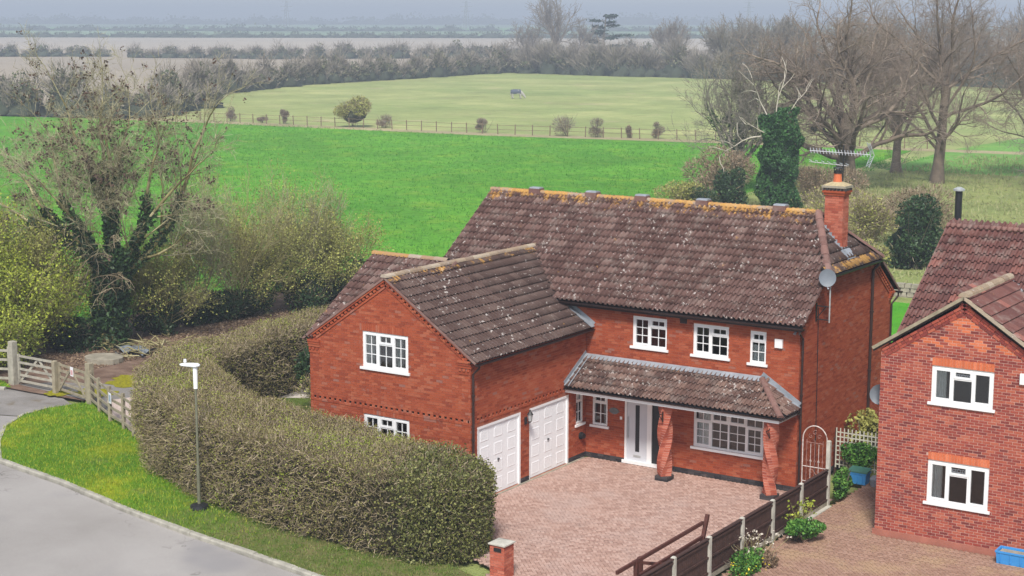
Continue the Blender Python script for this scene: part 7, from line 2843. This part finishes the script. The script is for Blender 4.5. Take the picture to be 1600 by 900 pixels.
for i, (x, y, w, h, lab, lf, core) in enumerate([
    (-112.4, 118.2, 2.9, 4.2, 'largest round olive bush on the paddock fence', 'olive_leaf', 'far_core'),
    (-81.8, 119.6, 2.1, 3.1, 'second largest bush on the paddock fence, brown and leaning', 'dry_leaf', None),
    (-77.9, 120.0, 1.2, 2.4, 'thin bush just right of the brown leaning bush on the fence', 'dry_leaf', None),
    (-93.1, 119.0, 1.4, 1.9, 'small brown bush halfway along the paddock fence', 'dry_leaf', None),
    (-132.3, 117.0, 0.9, 1.9, 'leftmost little bare bush on the paddock fence', 'dry_leaf', None),
    (-123.5, 117.6, 0.8, 2.1, 'upright little bare bush on the fence left of the round olive bush', 'dry_leaf', None),
    (-127.0, 117.2, 1.0, 1.1, 'low bare bush between the two upright ones on the fence', 'dry_leaf', None),
    (-108.3, 119.0, 1.5, 1.8, 'straggling bare thorn beside the round olive bush', 'dry_leaf', None),
    (-71.3, 122.4, 1.0, 1.9, 'small grey bush near the right end of the paddock fence', 'dry_leaf', None),
    (-74.2, 121.4, 0.6, 1.6, 'slim bare sapling between two bushes on the paddock fence', 'dry_leaf', None),
]):
    bush('fence_bush', lab, (x, y, h * 0.5), (w, w, h * 0.52), 5200 if core else 500, 0.20 if core else 0.13, lf, rg, 300 + i, stems=8, corem=core, shell=0.5, lumps=11 if core else 5, twigs=3000 if core else 1100, twigm='far_bark' if 'olive' not in lf else None, group='bushes along the paddock fence')

# ================================================================ grazing horse in a rug
def skin_body(name, verts, edges, radii, mat, parent, root=0, sub=1):
    me = bpy.data.meshes.new(name)
    me.from_pydata(verts, edges, [])
    me.materials.append(MATS[mat])
    o = bpy.data.objects.new(name, me)
    link(o, parent, wloc(parent))
    md = o.modifiers.new('skin', 'SKIN')
    me_sv = me.skin_vertices[0].data if me.skin_vertices else None
    if me_sv is None:
        bpy.context.view_layer.objects.active = o
        bpy.ops.mesh.customdata_skin_add()
        me_sv = me.skin_vertices[0].data
    for v, r_ in zip(me_sv, radii):
        v.radius = (r_, r_) if not isinstance(r_, tuple) else r_
        v.use_root = False
    me_sv[root].use_root = True
    s2 = o.modifiers.new('sub', 'SUBSURF')
    s2.levels = s2.render_levels = sub
    return o


horse = empty('horse', (-134.6, 189.3, -0.06), 'grey horse in a dark rug grazing alone in the pale pasture', 'horse')
hd_ = Vector((0.83, 0.55, 0))
sdv_ = Vector((-0.55, 0.83, 0))
def hp(a, b, z):
    return tuple(hd_ * a + sdv_ * b + Vector((0, 0, z)))
hv = [hp(0, 0, 1.15), hp(0.55, 0, 1.17), hp(-0.55, 0, 1.2), hp(-0.85, 0, 1.15), hp(0.8, 0, 1.1), hp(1.15, 0, 0.75), hp(1.4, 0, 0.38), hp(1.55, 0, 0.12),
      hp(0.62, 0.17, 0.85), hp(0.60, 0.17, 0.5), hp(0.63, 0.17, 0.05), hp(0.62, -0.17, 0.85), hp(0.70, -0.17, 0.5), hp(0.74, -0.17, 0.05),
      hp(-0.68, 0.17, 0.9), hp(-0.80, 0.17, 0.52), hp(-0.74, 0.17, 0.05), hp(-0.68, -0.17, 0.9), hp(-0.66, -0.17, 0.52), hp(-0.58, -0.17, 0.05),
      hp(-1.0, 0, 1.0), hp(-1.05, 0, 0.6)]
he = [(0, 1), (0, 2), (2, 3), (1, 4), (4, 5), (5, 6), (6, 7), (1, 8), (8, 9), (9, 10), (1, 11), (11, 12), (12, 13), (2, 14), (14, 15), (15, 16), (2, 17), (17, 18), (18, 19), (3, 20), (20, 21)]
hr = [0.38, 0.38, 0.39, 0.30, 0.32, 0.25, 0.19, 0.13, 0.19, 0.12, 0.11, 0.19, 0.12, 0.11, 0.23, 0.13, 0.11, 0.23, 0.13, 0.11, 0.10, 0.09]
skin_body('body', hv, he, hr, 'horse_coat', horse)
mb = MB()
k = 12
ringz = []
for a, rr_ in ((-1.02, 0.28), (-0.85, 0.40), (-0.4, 0.46), (0.1, 0.45), (0.55, 0.45), (0.75, 0.38)):
    r0_ = len(mb.v)
    for j in range(k + 1):
        t_ = math.pi * (-0.22 + 1.44 * j / k)
        p = hd_ * a + sdv_ * (math.cos(t_) * rr_) + Vector((0, 0, 1.16 + math.sin(t_) * rr_ * 1.05))
        mb.v.append(tuple(Vector((-134.6, 189.3, -0.06)) + p))
    ringz.append(r0_)
for a, b in zip(ringz, ringz[1:]):
    mb.f += [(a + j, a + j + 1, b + j + 1, b + j) for j in range(k)]
mb.build('rug', 'horse_rug', horse, smooth=True)

# ================================================================ far hedgerows and trees
def hedgerow(name, lab, pts, h, w, step, seed, leafm='far_hedge_leaf', per=560, lsz=0.55, twig=260, corem='far_core', hv=0.35):
    """bushes standing shoulder to shoulder, read as one mass"""
    r2 = np.random.default_rng(seed)
    LV, TV, CV = [], [], []
    hts = h if isinstance(h, (list, tuple)) else [h] * len(pts)
    for (a, b, h0, h1) in zip(pts, pts[1:], hts, hts[1:]):
        a_, b_ = np.array(a, float), np.array(b, float)
        n = max(1, int(np.linalg.norm(b_ - a_) / step))
        for k in range(n):
            t_ = (k + r2.random()) / n
            c = a_ + (b_ - a_) * t_ + r2.normal(size=2) * w * 0.25
            hh = (h0 + (h1 - h0) * t_) * r2.uniform(1 - hv, 1 + hv)
            rad = (step * r2.uniform(0.75, 1.25), step * r2.uniform(0.75, 1.25), hh * 0.53)
            P, D = blob_points(per, (c[0], c[1], hh * 0.48), rad, r2, 0.8, 7, int(r2.integers(1e6)))
            P[:, 2] = np.maximum(P[:, 2], -0.05)
            LV.append(P)
            P, D = blob_points(twig, (c[0], c[1], hh * 0.52), (rad[0], rad[1], rad[2] * 1.15), r2, 0.95, 7, int(r2.integers(1e6)))
            D[:, 2] = np.abs(D[:, 2]) + 0.5
            TV.append((P, D))
            CV.append(ico_core((c[0], c[1], 0.0), (step * 0.9, step * 0.9, hh * 0.52), r2, 0.3))
    o = empty(name, (*pts[0], 0), lab, 'hedgerow')
    o['kind'] = 'stuff'
    V, F = leaf_quads(np.concatenate(LV), lsz, r2)
    np_mesh('foliage', V, F, leafm, o, kind='stuff')
    P = np.concatenate([p for p, d in TV])
    D = np.concatenate([d for p, d in TV])
    P[:, 2] = np.maximum(P[:, 2], 0)
    V, F = twig_quads(P, D, h0 * 0.28, 0.05 if step < 5 else 0.1, r2)
    np_mesh('twigs', V, F, 'far_bark', o, kind='stuff')
    V, F = join_vf(CV)
    np_mesh('core', V, F, corem, o, kind='stuff')
    return o


hedgerow('hedgerow', 'dark tall hedgerow along the left side of the pale pasture', [(-225, 96), (-170, 110), (-152, 115), (-149, 122), (-163.5, 142), (-185.5, 165), (-202.5, 212), (-205.5, 252), (-209.5, 298)], [6.0, 6.0, 5.0, 4.6, 4.8, 4.8, 4.3, 4.3, 5.0], 3, 2.3, 1, per=650, lsz=0.5, twig=420)
hedgerow('hedgerow', 'grey brown thicket across the far end of the pale pasture', [(-209, 298), (-193, 296), (-177, 294), (-151, 293), (-120, 288), (-88, 284), (-40, 280), (0, 270)], [4.8, 5.6, 5.6, 6.0, 6.8, 7.5, 8.5, 8], 5, 3.2, 2, per=480, lsz=0.6, twig=700)
hedgerow('hedgerow', 'second hedgerow beyond the brown ploughed field', [(-470, 312), (-435, 328), (-408, 348)], [3.4, 3.6, 3.2], 4, 3.0, 3, per=220, lsz=0.8, twig=200)
hedgerow('hedgerow', 'bushy hedgerow far across the ploughed land behind the ash', [(-392, 344), (-378, 349), (-340, 359), (-312, 392), (-290, 412), (-262, 420), (-230, 430)], [3.2, 3.2, 3.8, 4.4, 5.0, 5.4, 5.4], 4, 3.2, 4, per=260, lsz=0.8, twig=260)
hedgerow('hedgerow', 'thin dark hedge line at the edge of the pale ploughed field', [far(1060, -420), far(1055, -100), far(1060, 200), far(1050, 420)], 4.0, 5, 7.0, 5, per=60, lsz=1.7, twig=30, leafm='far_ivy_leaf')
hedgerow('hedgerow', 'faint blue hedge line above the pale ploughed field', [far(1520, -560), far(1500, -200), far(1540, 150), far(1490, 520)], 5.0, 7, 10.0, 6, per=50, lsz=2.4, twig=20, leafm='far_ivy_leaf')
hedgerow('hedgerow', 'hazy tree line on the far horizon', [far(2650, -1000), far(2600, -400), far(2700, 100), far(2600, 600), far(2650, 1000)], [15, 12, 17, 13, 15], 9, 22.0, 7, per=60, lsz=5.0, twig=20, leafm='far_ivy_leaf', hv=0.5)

# separate trees of the far thicket
far_trees = [
    ('bare_tree', 'tallest bare tree in front of the sky at the top of the picture', (-254.7, 394.4), 23.0, 0.85, 401, 1.05, 10, 0.24),
    ('bare_tree', 'leaning bare tree left of the tallest one on the skyline', (-262.0, 388.5), 12.5, 0.40, 402, 1.3, 8, 0.18),
    ('bare_tree', 'bare tree between the tallest tree and the dark cedar', (-247.5, 398.5), 13.5, 0.35, 403, 1.1, 8, 0.25),
    ('bare_tree', 'thin bare tree right of the cedar', (-212.3, 383.2), 13.0, 0.25, 404, 0.6, 6, 0.35),
    ('bare_tree', 'round headed bare tree with an ivy trunk right of the cedar', (-222.5, 412.0), 12.0, 0.40, 405, 1.0, 9, 0.25),
    ('bare_tree', 'slim tall tree at the far thicket beside the round headed one', (-205.0, 378.0), 14.5, 0.22, 406, 0.5, 6, 0.4),
]
for nm, lab, (x, y), h, r0, sd_, sp_, lm, fst in far_trees:
    o, tips, nodes = big_tree(nm, lab, (x, y, 0), h, r0, sd_, 'far_bark', sp_, limbs=lm, first=fst, kids=(5, 4, 4, 3), levels=3, min_r=0.045, wob=0.3, ivy=500 if 'ivy' in lab else 0, ivyz=0.5)
ced = empty('cedar_tree', (-243.1, 403.2, 0), 'dark flat topped cedar standing on the skyline', 'tree')
rr = random.Random(6)
S = [(-243.1, 403.2, 0, -243.0, 403.4, 8, 0.45, 0.32), (-243.0, 403.4, 8, -242.4, 403.8, 14.0, 0.32, 0.12)]
LP = []
for k in range(13):
    z = 4.5 + 0.78 * k
    az = rr.choice((1, -1))
    L = rr.uniform(2.5, 5.6) * (1.0 if k < 11 else 0.7)
    d = Vector((0.8337 * az, 0.5523 * az, rr.uniform(0.0, 0.22))) + Vector((rr.gauss(0, .3), rr.gauss(0, .3), 0))
    p = Vector((-243.0 + 0.03 * z, 403.4, z))
    q = p + d * L
    S.append((*p, *q, 0.14, 0.05))
    m = 150
    t_ = rg.uniform(0.3, 1.08, m)[:, None]
    LP.append(np.array(p)[None] + np.array(d * L)[None] * t_ + rg.normal(size=(m, 3)) * np.array([0.75, 0.75, 0.20]))
V, F = tubes(S, 6)
np_mesh('trunk', V, F, 'far_bark', ced)
V, F = leaf_quads(np.concatenate(LP), 0.75, rg, 0.6)
np_mesh('crown', V, F, 'cedar_needle', ced, kind='stuff')
# bare wood on the right, standing behind the oaks: prototypes shared between individual trees
rng2 = random.Random(77)
protos_w = []
for k in range(3):
    S, tips, nodes = grow(500 + k, (0, 0, 0), 13.0, 0.28, spread=0.9, levels=3, limbs=9, first=0.22, kids=(6, 5, 5, 3), wob=0.28, upb=0.08, ang=(28, 60), min_r=0.035)
    S = np.array(S)
    b_ = S[:, 6] > 0.09
    V1, F1 = branch_mesh(S[b_], 0.05)
    V2, F2 = branch_mesh(S[~b_], 0.05)
    protos_w.append((np_mesh('trunk', V1, F1, 'far_bark', mesh_only=True), np_mesh('crown', V2, F2, 'far_bark', mesh_only=True)))
for k in range(30):
    lat = rng2.uniform(0, 1)
    x = -150 + 165 * (k + 0.5) / 30 + rng2.uniform(-3, 3)
    y = 292 + rng2.uniform(-4, 26) - 0.05 * (x + 150)
    o = empty('bare_tree', (x, y, 0), 'grey bare tree in the hazy wood behind the oaks', 'tree', 'trees of the hazy wood behind the oaks')
    s_ = rng2.uniform(0.72, 1.25)
    o.scale = (s_, s_, s_ * rng2.uniform(0.9, 1.15))
    o.rotation_euler = (0, 0, rng2.uniform(0, 6.28))
    tm, cm = protos_w[k % 3]
    for nm, me in (('trunk', tm), ('crown', cm)):
        c = bpy.data.objects.new(nm, me)
        col.objects.link(c)
        c.parent = o
# pylons on the horizon
for lat, D, lab in ((-205, 1500, 'faint lattice pylon above the ash tree on the horizon'), (-42, 1500, 'faint lattice pylon near the middle of the horizon'), (214, 1500, 'faint lattice pylon on the horizon left of the bare wood')):
    x, y = far(D, lat)
    py_ = empty('pylon', (x, y, 0), lab, 'pylon')
    mb = MB()
    H = 27.0
    for sx in (-1, 1):
        for sy in (-1, 1):
            mb.beam((x + sx * 2.2, y + sy * 2.2, 0), (x + sx * 0.5, y + sy * 0.5, H), 0.35, 0.35, (1, 0, 0))
    for k in range(9):
        w0, w1 = 2.2 - 1.7 * k / 9, 2.2 - 1.7 * (k + 1) / 9
        z0, z1 = H * k / 9, H * (k + 1) / 9
        mb.beam((x - w0, y - w0, z0), (x + w1, y - w1, z1), 0.2, 0.2, (0, 1, 0))
        mb.beam((x + w0, y - w0, z0), (x - w1, y - w1, z1), 0.2, 0.2, (0, 1, 0))
    mb.build('tower', 'pylon_steel', py_)
    mb = MB()
    for z, L in ((H - 1, 4.0), (H - 5, 5.5), (H - 9, 4.5)):
        mb.beam((x - L * RTH.x, y - L * RTH.y, z), (x + L * RTH.x, y + L * RTH.y, z), 0.3, 0.4)
    mb.build('crossarm', 'pylon_steel', py_)
# ================================================================ damp air
hz = MB()
hz.box(-8900, -2900, -1.3, 5900, 8900, 42)
hz = hz.build('haze', 'glass', None, origin=(0, 0, 0), kind='stuff')
hm = bpy.data.materials.new('haze')
hm.use_nodes = True
ht = hm.node_tree
ht.nodes.clear()
ho = ht.nodes.new('ShaderNodeOutputMaterial')
hv_ = ht.nodes.new('ShaderNodeVolumePrincipled')
hv_.inputs['Color'].default_value = (0.66, 0.74, 0.86, 1)
hv_.inputs['Density'].default_value = 0.0008
hv_.inputs['Anisotropy'].default_value = 0.0
ht.links.new(hv_.outputs[0], ho.inputs['Volume'])
hz.data.materials.clear()
hz.data.materials.append(hm)
